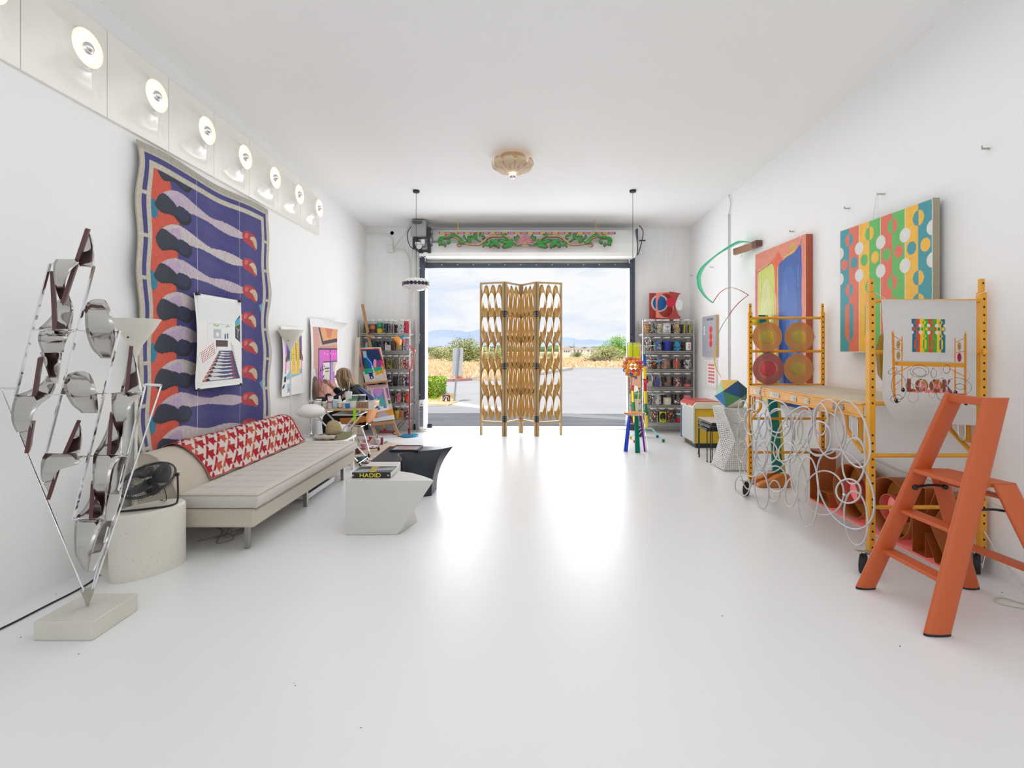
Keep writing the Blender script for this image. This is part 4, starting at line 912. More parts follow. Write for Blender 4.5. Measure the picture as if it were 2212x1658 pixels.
bot = [(-1.443, 4.1), (-1.2, 4.1), (-1.025, 4.11), (-1.0, 4.18), (-.97, 4.28), (-.94, 4.38), (-.93, 4.42), (-.95, 4.46), (-1.17, 4.80), (-1.455, 4.80)]
o = loftmesh(top, bot, .001, .44, lambda s: s, 10).build('white_low_table', WT, smooth=30, bevel=.004, loc=(-1.2, 4.45, 0)); tag(o, 'white angular low table with a slanted end holding a thick book', 'table')
BT = mat('black_blue_table', (.012, .016, .028), .33, spec=.4)
top = [(-1.466, 4.83), (-1.3, 4.83), (-1.165, 4.83), (-1.2, 4.96), (-1.265, 5.1), (-1.28, 5.17), (-1.25, 5.24), (-1.15, 5.28), (-1.0, 5.34), (-.87, 5.42), (-.776, 5.55), (-1.05, 5.56), (-1.3, 5.57), (-1.48, 5.57)]
bot = [(-1.43, 4.98), (-1.33, 4.98), (-1.24, 4.99), (-1.22, 5.05), (-1.2, 5.1), (-1.16, 5.13), (-1.12, 5.15), (-1.08, 5.16), (-1.03, 5.165), (-.95, 5.2), (-.94, 5.45), (-1.1, 5.52), (-1.3, 5.53), (-1.42, 5.53)]
o = loftmesh(top, bot, .001, .44, lambda s: s**2.3, 18).build('black_low_table', BT, smooth=40, bevel=.003, loc=(-1.2, 5.2, 0)); tag(o, 'glossy blue black low table with a flaring curved edge', 'table')
# book
t = thing('art_book', 'thick black book with yellow spine lettering on the white table', 'book', (-1.26, 4.28, .44))
b = MB(); b.bev((-1.42, 4.18, .4405), (-1.105, 4.40, .487), .003); b.build('cover', mat('book_black', (.012, .012, .013), .35), t)
b = MB(); b.box((-1.41, 4.19, .445), (-1.1, 4.402, .4825)); b.build('pages', mat('book_pages', (.75, .74, .7), .7), t)
p = Paint(.315, .22, .003, '#5c5f66'); p.smooth([(.0, .8), (.3, .4), (.7, .3), (1, .1), (1, .6), (.6, .7), (.3, 1), (0, 1)], '#a9abb0'); p.smooth([(0, .2), (.4, .1), (.6, .3), (.2, .5)], '#2c2f36'); p.smooth([(.35, .05), (.55, .1), (.5, .5), (.62, .9), (.45, .95), (.38, .5)], '#b8a83a'); p.noise(.08, 3)
p.build('cover_picture', lambda u, v: (-1.42+u*.315, 4.40-v*.22, .4885+0*u), mat('glossy_print', rough=.2, vcol=True), t, flip=False, thick=None)
text('lettering', 'HADID', .047, mat('yellow_ink', (.75, .68, .02), .4, emit=None), t, (-1.27, 4.1785, .4625), (PI/2, 0, 0), .0006, sx=1.22)
text('lettering', '|||', .018, WPLAS, t, (-1.41, 4.1785, .4635), (PI/2, PI/2, 0), .0004)
text('lettering', '|||', .018, WPLAS, t, (-1.12, 4.1785, .4635), (PI/2, PI/2, 0), .0004)
# framed tray on the black table
t = thing('framed_photo', 'black framed picture lying flat on the black table', 'picture frame', (-1.3, 5.37, .44))
b = MB(); x0, x1, y0, y1 = -1.40, -1.1, 5.27, 5.53
b.hollow([(x0, y0, .441), (x1, y0, .441), (x1, y1, .441), (x0, y1, .441)], [(x0+.02, y0+.02, .441), (x1-.02, y0+.02, .441), (x1-.02, y1-.02, .441), (x0+.02, y1-.02, .441)], (0, 0, .018)); b.build('frame', BLACK, t)
p = Paint(.26, .22, .003, '#c9c4c8'); p.rect(.1, .15, .9, .85, '#b8a8ac'); p.smooth([(.2, .3), (.5, .2), (.8, .4), (.6, .7), (.3, .6)], '#cf9a9a'); p.noise(.06, 8)
p.build('picture', lambda u, v: (x0+.02+u*.26, y1-.02-v*.22, .452+0*u), MATS['glossy_print'], t, thick=None, flip=False)
def inst(src, parent, M, name=None):
    """another piece sharing src's mesh; M is relative to the parent"""
    o = bpy.data.objects.new(name or src.name.split('.')[0], src.data); C.objects.link(o); o.parent = parent; o.matrix_local = M; WL[o.name] = Vector(WL[parent.name]); return o
# ---------------------------------------------------------------- folding screen
GOLD = mat('gold_paint', (.52, .31, .10), .42, .25, var=.08, vscale=6)
GOLDF = mat('gold_frame_paint', (.47, .33, .17), .45, .2, var=.08, vscale=4)
t = thing('folding_screen', 'tall four panel gold folding screen of slanted oval tubes in the doorway', 'screen', (0, 8.9, 0))
pts = [(-.776, 8.94), (-.337, 8.775), (-.054, 9.17), (.217, 8.775), (.67, 8.94)]
proto = {}
for k in range(4):
    a = Vector((*pts[k], 0)); c = Vector((*pts[k+1], 0)); d = (c-a); L = d.length-.012; d.normalize(); nrm = Vector((-d.y, d.x, 0)); a = a+d*.006
    R3 = Matrix((d, nrm, Vector((0, 0, 1)))).transposed()
    def q(x, y, z): return a+d*x+nrm*y+Vector((0, 0, z))
    ztop, zb, fw = 2.68, .235, .036
    pt = MB(); pt.bar(q(fw/2, 0, 0), q(fw/2, 0, ztop), fw, .045, up=nrm); pn = pt.build('panel_frame', GOLDF, t)
    for (p0, p1) in ((q(L-fw/2, 0, 0), q(L-fw/2, 0, ztop)),):
        b = MB(); b.bar(p0, p1, fw, .045, up=nrm); b.build('stile', GOLDF, pn)
    for z in (ztop-.018, zb): b = MB(); b.bar(q(fw, 0, z), q(L-fw, 0, z), .045, .034); b.build('rail', GOLDF, pn)
    cw = (L-2*fw)/3; ry = .222; rx = cw/2
    if k == 0:
        b = MB(); n = 28; vv = []
        for (yy, dz, kk) in ((-.032, -.066, 1), (.032, .066, 1), (.032, .066, .94), (-.032, -.066, .94)):
            for j in range(n):
                an = 2*PI*j/n; vv.append((rx*kk*math.cos(an), yy, dz+ry*kk*math.sin(an)))
        b.add(vv, [(i*n+j, i*n+(j+1) % n, ((i+1) % 4)*n+(j+1) % n, ((i+1) % 4)*n+j) for i in range(4) for j in range(n)])
        me_src = b.build('oval_tube', GOLD, t, smooth=40, loc=(0, 0, 0)); me_src.data.transform(Matrix.Translation(WL[t.name])); mesh = me_src.data; bpy.data.objects.remove(me_src)
    H5 = (ztop-.036-zb-.017); p5 = .464
    for i in range(3):
        for j in range(5):
            zc = zb+.017+.072+ry+.012+j*p5
            if zc > ztop-.3: zc = min(zc, ztop-.036-.072-ry+.0)
            o = bpy.data.objects.new('oval_tube', mesh); C.objects.link(o); o.parent = t
            o.matrix_local = Matrix.Translation(q(fw+cw*(i+.5), 0, zc)-WL[t.name]) @ R3.to_4x4() @ Matrix.Diagonal((cw/2/rx, 1, 1, 1))
HG = mat('dark_hinge', (.03, .03, .03), .4, .8)
for k in (1, 2, 3):
    for z in (2.12, 1.22, .30):
        x, y = pts[k]; s_ = -.026 if k != 2 else -.03
        hy = y+s_
        h = MB(); h.bev((x-.035, hy-.002, z-.05), (x+.035, hy+.004, z+.05), .001); hh = h.build('hinge', HG, t)
        b = MB()
        for sx in (-1, 1):
            for dz in (-.03, 0, .03): b.cyl((x+sx*.02, hy-.005, z+dz), (x+sx*.02, hy-.001, z+dz), .006, n=6)
        b.build('screw', STEEL, hh)
# ---------------------------------------------------------------- wire shelves with jars
Z_L = [.235, .53, .835, 1.145, 1.475, 1.79]
Z_R = [.185, .499, .822, 1.144, 1.471, 1.785]
def wire_shelf(name_label, x0, x1, y0, y1, zs, casters):
    t = thing('wire_shelf', name_label, 'shelving', ((x0+x1)/2, (y0+y1)/2, 0))
    zt = zs[-1]+.25
    for x in (x0+.012, x1-.012):
        for y in (y0+.012, y1-.012):
            b = MB(); b.cyl((x, y, .13 if casters else .005), (x, y, zt), .0125, n=10); p_ = b.build('post', WIRE, t)
            if casters:
                b = MB(); b.cyl((x-.012, y, .06), (x+.012, y, .06), .058, n=20); b.build('caster_wheel', RUBBER, p_)
                b = MB(); b.bar((x-.02, y, .05), (x-.02, y, .13), .004, .03, up=(0, 1, 0)); b.bar((x+.02, y, .05), (x+.02, y, .13), .004, .03, up=(0, 1, 0)); b.box((x-.022, y-.015, .125), (x+.022, y+.015, .132)); b.build('caster_fork', CHROME, p_)
    for z in zs:
        b = MB()
        for (ya) in (y0, y1):
            b.tube([(x0, ya, z), (x1, ya, z)], .0045, 6); b.tube([(x0, ya, z-.036), (x1, ya, z-.036)], .0045, 6)
            n = 34; b.tube([(x0+.02+(x1-x0-.04)*i/n, ya, z-(.004 if i % 2 else .032)) for i in range(n+1)], .0035, 5)
        for xa in (x0, x1):
            b.tube([(xa, y0, z), (xa, y1, z)], .0045, 6); b.tube([(xa, y0, z-.036), (xa, y1, z-.036)], .0045, 6)
            n = 12; b.tube([(xa, y0+.02+(y1-y0-.04)*i/n, z-(.004 if i % 2 else .032)) for i in range(n+1)], .0035, 5)
        for i in range(1, 36): xx = x0+(x1-x0)*i/36; b.tube([(xx, y0, z+.002), (xx, y1, z+.002)], .0022, 4)
        for yy in (y0+.12, y1-.12): b.tube([(x0, yy, z-.003), (x1, yy, z-.003)], .004, 5)
        b.build('shelf_rack', WIRE, t, kind='stuff')
    return t
wire_shelf('chrome wire shelf on wheels full of jars behind the easel', -2.955, -2.04, 9.06, 9.5, Z_L, True)
wire_shelf('wire shelf of filled jars at the right of the doorway', 2.118, 3.05, 9.05, 9.47, Z_R, False)
jr = random.Random(5)
def jar(x, y, z, lab, kind, cols, group, h=.245, r_=.078, **k):
    t = thing('storage_jar', lab, 'jar', (x, y, z+.004), group)
    b = MB(); b.lathe([(.002, .003), (r_*.9, .003), (r_, .012), (r_, h*.74), (r_*.93, h*.84), (r_*.72, h*.9), (r_*.7, h*.95)], (x, y, z+.004), 20); b.build('glass', GLASS, t, smooth=50)
    b = MB(); b.lathe([(.001, h*.93), (r_*.76, h*.93), (r_*.76, h*1.0), (r_*.72, h*1.02), (.001, h*1.02)], (x, y, z+.004), 20); b.build('lid', k.get('lid', LIDW), t, smooth=40)
    b = MB(); z0 = z+.012; rr = r_*.9; fill = k.get('fill', .72)*h
    if kind == 'bits':
        s = k.get('s', .017); n = k.get('n', 95)
        for i in range(n):
            a = jr.random()*2*PI; q = rr*(1-jr.random()**2*.4)-s*.7; zz = z0+s*.6+jr.random()*(fill-s); b.cc = col(jr.choice(cols)); M = Euler((jr.random()*3, jr.random()*3, jr.random()*3)).to_matrix()
            p_ = Vector((x+q*math.cos(a), y+q*math.sin(a), zz)); sz = s*jr.uniform(.6, 1.3)
            if k.get('round'): b.sph(p_, sz*.62, 7, 5)
            else: b.add([p_+M @ Vector(v)*sz*.5 for v in ((-1, -1, -1), (1, -1, -1), (1, 1, -.6), (-1, 1, -1), (-1, -1, 1), (1, -1, .5), (1, 1, 1), (-1, 1, .7))], [(0, 3, 2, 1), (4, 5, 6, 7), (0, 1, 5, 4), (1, 2, 6, 5), (2, 3, 7, 6), (3, 0, 4, 7)])
        b.cc = col(k.get('core', cols[0])); b.lathe([(.001, 0), (rr*.6, 0), (rr*.6, fill*.93), (.001, fill*.94)], (x, y, z0), 10)
    elif kind == 'sticks':
        for i in range(k.get('n', 22)):
            a = jr.random()*2*PI; q = rr*math.sqrt(jr.random())*.85; a2 = a+jr.uniform(-.5, .5); b.cc = col(jr.choice(cols)); hh = fill*jr.uniform(.75, 1.05)
            b.tube([(x+q*math.cos(a), y+q*math.sin(a), z0+.003), (x+q*math.cos(a2)*.95, y+q*math.sin(a2)*.95, z0+hh)], k.get('s', .007), 5)
    elif kind == 'layers':
        zz = 0; prev = None
        for (c_, f) in cols:
            b.cc = col(c_); a0 = zz*h; zz += f; b.lathe([(.001, a0), (rr*.97, a0), (rr*.97, zz*h-.001), (.001, zz*h)], (x, y, z0), 20)
    o = b.build('contents', VC, t, kind='stuff' if kind in ('bits', 'sticks') else None)
    return t
def label_on(t, x, y, z, w_, h_, paint, r_=.0795):
    def fn(u, v):
        a = (u-.5)*w_/r_; return x+r_*np.sin(a), y-r_*np.cos(a), z+h_*(1-v)
    paint.build('paper_label', fn, PRINT, t, thick=None, flip=False)
GL, GR = 'filled jars on the left wire shelf', 'filled jars on the right wire shelf'
SHN = ['bottom', 'second lowest', 'third lowest', 'third highest', 'second highest', 'top']
LJ = {5: [(789, 'bits', ['#4a3a30', '#2a2420', '#8a7a60', '#d6c23a'], 'jar of dark scraps behind the easel mast'), (805, 'layers', [('#6b3a34', .3), ('#d07a5a', .25), ('#8a6a50', .12)], 'jar of salmon coloured layers'), (820.5, 'layers', [('#d8c028', .33), ('#1f6a3c', .12), ('#2a9a6a', .32)], 'jar of yellow paper below green'), (834, 'bits', ['#20305a', '#2a4a8a', '#a8a040', '#101418'], 'jar of dark blue scraps beside the green and yellow one'), (845.5, 'sticks', ['#8a7a6c', '#c8c0b6', '#5a4a40'], 'jar of grey sticks with yellow dot'), (869, 'bits', ['#e8e4e0', '#8a5aa0', '#3a8a4a', '#b8a8d0', '#202020', '#f0f0f0'], 'white jar spotted green and purple'), (881.5, 'layers', [('#d8304c', .86)], 'bright crimson filled jar at the right end')],
      4: [(792, 'bits', ['#d0ccc8', '#8a8a88', '#30302e'], 'jar of white and grey packets, far left'), (806, 'bits', ['#1f6a78', '#2a8a98', '#14404a'], 'jar of teal pieces'), (819, 'bits', ['#2a2426', '#4a3a3a', '#c86a8a', '#2a6a9a'], 'dark jar with a pink and blue piece'), (850, 'sticks', ['#8a6a50', '#5a4030'], 'jar of brown rods'), (863, 'sticks', ['#d8c4a0', '#cdb48a', '#bfa67a'], 'jar of pale dry pasta sticks'), (878, 'bits', ['#9aa4c0', '#c0c0d0', '#5a6080', '#e0e0e8'], 'jar of blue grey pieces at the right end')],
      3: [(826, 'bits', ['#3a342c', '#6a5a48', '#a89878'], 'jar of brown scraps beside the easel'), (841, 'bits', ['#6a5a2a', '#c8b83a', '#4a4a30', '#e0d870'], 'jar of yellow and olive pieces'), (855, 'sticks', ['#9a9a70', '#b8b48a', '#7a7a58'], 'jar of bent olive sticks'), (868, 'bits', ['#c8a090', '#e8d0c8', '#a04040', '#b8c060'], 'jar of pink and straw coloured pieces'), (880, 'bits', ['#c84a4a', '#d8c030', '#7a6aa0', '#e0e0e0'], 'jar of red and yellow tools at the right end')],
      2: [(840, 'bits', ['#2a4a7a', '#4a8ac0', '#202a3a', '#c8c8d0'], 'jar of blue pieces next to the easel tray'), (854, 'bits', ['#2a2c30', '#44484c', '#1a1c20'], 'jar of charcoal pieces'), (866, 'bits', ['#7a7468', '#4a4a44', '#a8a090'], 'jar of grey pebbles'), (879, 'bits', ['#3a3a6a', '#8a3040', '#e0d8d0', '#c84a4a', '#2a2a4a'], 'jar of navy and red pieces at the right end')],
      1: [(845, 'layers', [('#6a6058', .5)], 'grey filled jar next to the lower painting'), (860.5, 'bits', ['#d8708a', '#e898a8', '#c85a78', '#f0b8c0'], 'jar of pink ribbons', ), (880, 'bits', ['#d83a3a', '#e8c020', '#20242a', '#d83a3a'], 'jar of red and yellow pieces with a black brush')],
      0: [(858, 'layers', [('#e0a020', .45), ('#e8b840', .2)], 'jar of amber yellow powder'), (870, 'bits', ['#d88a60', '#e0a890', '#c8b8a8'], 'jar of peach pieces'), (881, 'bits', ['#5a4a58', '#c8b8b0', '#8a7a70', '#e0d8d0'], 'jar of grey mauve pieces at the right end')]}
for sh, L_ in LJ.items():
    for k, (px, kind, cols, lab) in enumerate(L_):
        Y = 9.17 if px < 857 or k % 2 == 0 else 9.19; Y = 9.2 if kind == 'layers' and cols[0][0] == '#6a4a38' else 9.165
        if px == 857: Y = 9.38
        if px == 881.5: Y = 9.19
        x = (px-CX)/F*Y; x = min(max(x, -2.955+.09), -2.04-.085)
        jar(x, Y, Z_L[sh], lab+', %s level of left shelf' % SHN[sh], kind, cols, GL, h=.245 if sh else .24, r_=.052 if px in (857, 868, 866, 870) else .058, n=60 if kind == 'bits' else 18)
# a small white patterned box on the left shelf
b = MB(); q = P(838, 758, 9.15); b.bev((q.x-.045, 9.1, Z_L[4]+.005), (q.x+.06, 9.18, Z_L[4]+.11), .01); b.prism([(q.x-.045, 9.1, Z_L[4]+.1), (q.x-.0, 9.1, Z_L[4]+.1), (q.x-.03, 9.1, Z_L[4]+.16)], (0, .06, 0))
o = b.build('patterned_box', mat('white_card_pattern', (.6, .6, .62), .6, var=.6, vscale=40)); tag(o, 'small white patterned box among the jars of the second highest left shelf', 'box')
mul = ['#d83a3a', '#2a4ab0', '#e8b820', '#f0f0f0', '#2a9a5a', '#202024', '#e07a3a', '#8a4ab0']
RJ = {5: [(1396, 'bits', ['#e0a070', '#e8c0a0', '#c88a60'], 'jar of peach pieces at the left end'), (1408, 'bits', ['#a8a8a0', '#3a3a3c', '#d0d0cc'], 'jar of black and white marbled paper'), (1424, 'bits', ['#d8d4c0', '#c8b870', '#808078', '#e8e4d8'], 'jar of cream and pale yellow pieces'), (1461.5, 'bits', ['#c8b090', '#e0a040', '#6a6048', '#b0a080', '#3a342c', '#e8e0d0'], 'jar of wood and shell pieces'), (1486, 'sticks', ['#d8cc20', '#e8dc30', '#20242c', '#c8c8c0'], 'jar of yellow handled brushes')],
      4: [(1399, 'bits', ['#c8b0a0', '#7a5a58', '#4a3a44', '#e0d8d0'], 'jar of brown and mauve scraps at the left end'), (1420, 'bits', ['#3a78b8', '#7ab0d8', '#d8b890', '#e8dcc8', '#2a5a98'], 'jar of blue and tan caps'), (1441, 'layers', [('#1c2f9a', .55), ('#2a3ab8', .15)], 'jar of deep cobalt blue'), (1463, 'bits', ['#3aa0d0', '#5ab8e0', '#2a80b0', '#8ad0ec'], 'jar of light blue stones'), (1486, 'layers', [('#5a5450', .5)], 'smoky jar with a white playing card')],
      3: [(1400, 'bits', ['#d8d4d4', '#b83a44', '#f0f0f0', '#8a8a90'], 'jar of red and white pieces at the left end'), (1413.5, 'bits', ['#5a2a28', '#c84a30', '#3a2a28', '#d8a030'], 'jar of dark red pieces behind the blue paddle'), (1437, 'bits', ['#b89078', '#d8c0a0', '#a87058', '#8a5a48', '#e8d8c8'], 'jar of rosy wooden beads'), (1462, 'sticks', ['#e0602a', '#e87a3a', '#c83028', '#e8e4e0'], 'jar of orange and red strips'), (1485, 'bits', ['#e8e8e8', '#302840', '#d8d8dc', '#5a5070'], 'jar of white and purple dice')],
      2: [(1401, 'layers', [('#cfc8bc', .4)], 'pale half empty jar at the left end'), (1419, 'sticks', ['#3a58b0', '#c87aa0', '#d890a8', '#5a70c0'], 'jar of blue and pink ribbons'), (1441, 'layers', [('#6a6460', .34)], 'nearly clear jar with a small orange square'), (1463.5, 'bits', ['#d88a80', '#f0e8e0', '#2a4a98', '#3a3a40', '#e8c8a0'], 'jar of mixed toys with blue and pink'), (1487, 'layers', [('#e06a6a', .2), ('#5a4448', .32)], 'jar with coral base below dark red')],
      1: [(1402, 'bits', ['#8a8680', '#3a3836', '#b8b4ae'], 'jar of grey scraps at the left end'), (1419, 'bits', ['#e8e4e0', '#b8b0a8', '#8a7a68', '#f0f0ee'], 'jar of white folded pieces'), (1441, 'layers', [('#e8e0cc', .5)], 'jar holding cream cloth'), (1464, 'bits', ['#f0e8dc', '#e8dccc', '#f4f0e8'], 'jar of round white balls'), (1487, 'layers', [('#d88a9a', .68)], 'jar holding a pink roll')],
      0: [(1412, 'bits', mul, 'jar of multicoloured beads'), (1430, 'layers', [('#3a3c40', .7)], 'jar with yellow label and black oval'), (1448.5, 'bits', mul, 'second jar of multicoloured beads'), (1468, 'layers', [('#c82a40', .34), ('#2a8a4a', .18), ('#e0e0e0', .1)], 'jar of red pieces with green on top'), (1486, 'bits', ['#8ab878', '#a0c890', '#5a8a58'], 'jar of green pieces behind the yellow bin')]}
for sh, L_ in RJ.items():
    for k, (px, kind, cols, lab) in enumerate(L_):
        Y = 9.15; x = (px-CX)/F*Y; x = min(max(x, 2.118+.1), 3.05-.1)
        kw = {}
        if 'round white' in lab: kw = dict(round=True, s=.034, n=16, fill=.4, core='#5a5450')
        if 'multicoloured' in lab: kw = dict(round=True, s=.02, n=120, core='#5a4a48')
        if 'nearly' in lab: pass
        jt = jar(x, Y, Z_R[sh], lab+', %s level of right shelf' % SHN[sh], kind, cols, GR, h=.25 if sh else .26, r_=.078 if px not in (1396, 1400, 1399) else .06, **kw)
        if 'playing card' in lab:
            p = Paint(.1, .14, .004, '#ecebe8')
            for j in range(3): p.ell(.55, .3+.2*j, .12, .08, '#c8303a')
            label_on(jt, x, Y, Z_R[sh]+.02, .1, .14, p)
        if lab.startswith('jar with yellow'):
            p = Paint(.14, .19, .004, '#cfd030'); p.ell(.5, .48, .4, .4, '#1a1c20'); p.ell(.5, .5, .3, .3, '#2a2c34'); p.ell(.5, .75, .2, .08, '#8a9a40'); label_on(jt, x, Y, Z_R[sh]+.015, .14, .19, p)
        if 'orange square' in lab:
            p = Paint(.05, .05, .004, '#5a4a44')
            for a_ in range(3):
                for c_ in range(3): p.rect(.06+.32*a_, .06+.32*c_, .3+.32*a_, .3+.32*c_, '#c8602a')
            label_on(jt, x, Y, Z_R[sh]+.09, .05, .05, p)
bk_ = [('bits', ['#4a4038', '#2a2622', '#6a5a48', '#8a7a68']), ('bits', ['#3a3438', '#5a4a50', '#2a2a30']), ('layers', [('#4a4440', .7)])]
pr_ = []
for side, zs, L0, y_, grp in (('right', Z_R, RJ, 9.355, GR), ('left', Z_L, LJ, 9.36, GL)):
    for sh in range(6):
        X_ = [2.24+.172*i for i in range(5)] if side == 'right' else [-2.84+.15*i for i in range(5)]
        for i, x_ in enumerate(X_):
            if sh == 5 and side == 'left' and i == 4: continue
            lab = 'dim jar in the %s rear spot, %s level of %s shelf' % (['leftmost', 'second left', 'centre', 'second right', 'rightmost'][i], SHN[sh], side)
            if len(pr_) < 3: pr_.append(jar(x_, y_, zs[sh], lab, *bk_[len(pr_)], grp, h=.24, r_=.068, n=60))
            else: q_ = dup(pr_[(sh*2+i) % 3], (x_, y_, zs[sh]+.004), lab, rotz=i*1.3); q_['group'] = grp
# white lettered jar
x = (1439-CX)/F*9.15; jt = jar(x, 9.15, Z_R[5], 'white wrapped jar with hand lettered words on the top right shelf', 'layers', [('#e8e8e6', .7)], GR, h=.25, r_=.078)
p = Paint(.2, .17, .003, '#ecebea')
for k in range(16): p.line([(.12+.05*k, .08+.02*(k % 2)), (.14+.05*k, .14)], .03, '#1a1a1c'); p.line([(.12+.05*k, .86), (.14+.05*k, .93+.02*(k % 3))], .03, '#1a1a1c')
label_on(jt, x, 9.15, Z_R[5]+.012, .2, .17, p, .0795)
for (s_, z, sz) in (('KEEP', .125, .034), ('IT', .095, .024), ('AESTHETIC', .065, .023), ('ON', .04, .024)):
    text('lettering', s_, sz, BLACK, jt, (x, 9.067, Z_R[5]+z), (PI/2, 0, 0), .0005)
# red sculpture box on the right shelf
SX = (1438-CX)/F*9.28
t = thing('disc_sculpture', 'red box sculpture with blue disc, crimson disc and curved cut outs on right shelf', 'sculpture', (SX, 9.3, Z_R[5]+.27))
def ps(px, py, Y=9.28): return P(px, py, Y)
REDP = mat('brick_red_paint', (.42, .045, .035), .4); CORAL = mat('coral_paint', (.85, .24, .18), .45); BLU = mat('cobalt_disc', (.01, .13, .42), .35); CRIM = mat('crimson_disc', (.6, .005, .04), .45); CREAM = mat('cream_disc', (.72, .67, .6), .5)
def pxpoly(pts, Y, th=.006): b = MB(); b.prism([ps(*p_, Y) for p_ in pts], (0, th, 0)); return b
pxpoly([(1402.5, 632.5), (1453, 632.5), (1453, 688), (1402, 688)], 9.36).build('back_panel', REDP, t)
def disc(cx, cy, rx, ry, Y, name, m, th=.005): b = MB(); b.prism([ps(cx+rx*math.cos(2*PI*k/40), cy+ry*math.sin(2*PI*k/40), Y) for k in range(40)], (0, th, 0)); b.build(name, m, t)
disc(1425, 654.5, 18.5, 18.8, 9.345, 'ring_disc', CREAM); disc(1425, 654.5, 14.5, 15.5, 9.335, 'blue_disc', BLU)
b = MB(); n = 40; o_, i_ = [], []
for k in range(n):
    a = 2*PI*k/n; ex = max(-1, min(1, 1.45*math.cos(a))); ey = max(-1, min(1, 1.45*math.sin(a))); o_.append(ps(1437+20*ex, 659+ (28+1.0*ex)*ey, 9.22)); i_.append(ps(1438+18*math.cos(a), 659+26*math.sin(a), 9.22))
b.hollow(o_, i_, (0, .005, 0)); b.build('front_sheet', CORAL, t)
arc1 = [(1470.5-11*math.sin(PI*k/12)**.8, 633+52*k/12) for k in range(13)]; arc2 = [(1441+16*math.sin(PI*k/12), 630+57*k/12) for k in range(13)]
pxpoly([(1446, 629.5), (1470.5, 633)]+arc1[1:]+[(1469, 688), (1441, 688)]+arc2[::-1][1:-1], 9.2).build('curved_side', REDP, t)
disc(1449, 653, 9.5, 9.8, 9.17, 'crimson_disc', CRIM); disc(1467, 658, 7.8, 12.2, 9.19, 'white_disc', mat('white_disc', (.78, .8, .8), .4))
b = MB(); b.tube([ps(1466, 636, 9.19), ps(1467, 647, 9.19)], .0012, 4); b.build('string', MATS['nylon'], t)
b = MB(); b.bev((ps(1403, 688).x, 9.19, Z_R[5]+.258), (ps(1470, 688).x, 9.38, Z_R[5]+.266), .002); b.build('bottom_panel', REDP, t)

# ---------------------------------------------------------------- carved valance
VG = mat('carving_green', (.04, .3, .05), .45, var=.35, vscale=25); VP = mat('carving_pink', (.55, .23, .28), .5, var=.25, vscale=20); VT = mat('carving_tan', (.55, .3, .16), .5, var=.25, vscale=20); VY = mat('carving_ochre', (.62, .4, .12), .5, var=.2, vscale=20); VD = mat('carving_brown', (.13, .045, .03), .6)
VYc = 8.95
t = thing('carved_valance', 'carved and painted valance of green leaves and a pink shell over the door', 'carving', (P(1137, 540, VYc).x, VYc, P(1137, 535, VYc).z))
def pv(x, y, dy=0): return P(880+x/4.254, 460+y/4.254, VYc-dy)
n = 28
b = MB(); b.bar(pv(288, 184, -.03), pv(1912, 184, -.03), .03, .034); b.build('rail_core', VD, t)
for k in range(n):
    x0 = 290+k*(1905-290)/n; x1 = x0+(1905-290)/n-7
    b = MB(); b.prism([pv(x0, 193), pv(x1, 193), pv(x1+9, 175), pv(x0+9, 175)], (0, .03, 0)); b.build('rope_segment', VP if k % 2 else VY, t, bevel=.003)
def vine(pts, r0, m, name='vine'):
    r0 *= 1.15; sp = spline([pv(x, y) for x, y in pts], 8); nn = len(sp)
    b = MB(); b.tube([q_+Vector((.004, .012, -.006)) for q_ in sp], [r0*1.25*(.45+.75*math.sin(PI*min(1, .15+.85*i/nn))) for i in range(nn)], 6); b.build(name+'_brown_outline', VD, t, smooth=True)  # thicker brown tube behind the vine, its dark outline
    b = MB(); b.tube(sp, [r0*(.45+.75*math.sin(PI*min(1, .15+.85*i/nn))) for i in range(nn)], 7); return b.build(name, m, t, smooth=True)
def spiral(cx, cy, r0, turns, a0, dr=1): return [(cx+r0*(1-.8*k/10)*math.cos(a0+dr*turns*2*PI*k/10), cy+r0*(1-.8*k/10)*math.sin(a0+dr*turns*2*PI*k/10)) for k in range(11)]
lb = MB(); vv = []
for i in range(7):
    s_ = i/6; w_ = math.sin(PI*min(1, s_*.93+.05))**.8*.32
    for j, q in enumerate((-1, -.5, 0, .5, 1)): vv.append((s_, -.16*(1-abs(q))*math.sin(PI*s_)**.5-.02, w_*q))
lb.add(vv, [(i*5+j, i*5+j+1, (i+1)*5+j+1, (i+1)*5+j) for i in range(6) for j in range(4)]); tmp = lb.build('leaf', VG, None, smooth=True, loc=(0, 0, 0)); leafmesh = tmp.data; bpy.data.objects.remove(tmp)
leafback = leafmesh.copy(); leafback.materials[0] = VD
def leaf(x, y, ang, ln, sgn=1, back=0):
    o = bpy.data.objects.new('leaf', leafmesh); C.objects.link(o); o.parent = t
    ln *= 1.08; p_ = pv(x, y, .014)-WL[t.name]; L_ = ln/4.254/F*VYc; a = -math.radians(ang)
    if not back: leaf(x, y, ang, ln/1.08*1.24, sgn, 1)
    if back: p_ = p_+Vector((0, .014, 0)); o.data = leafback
    o.matrix_local = Matrix.Translation(p_) @ Matrix.Rotation(-a, 4, 'Y') @ Matrix.Diagonal((L_, L_*.9, L_, 1)); return o
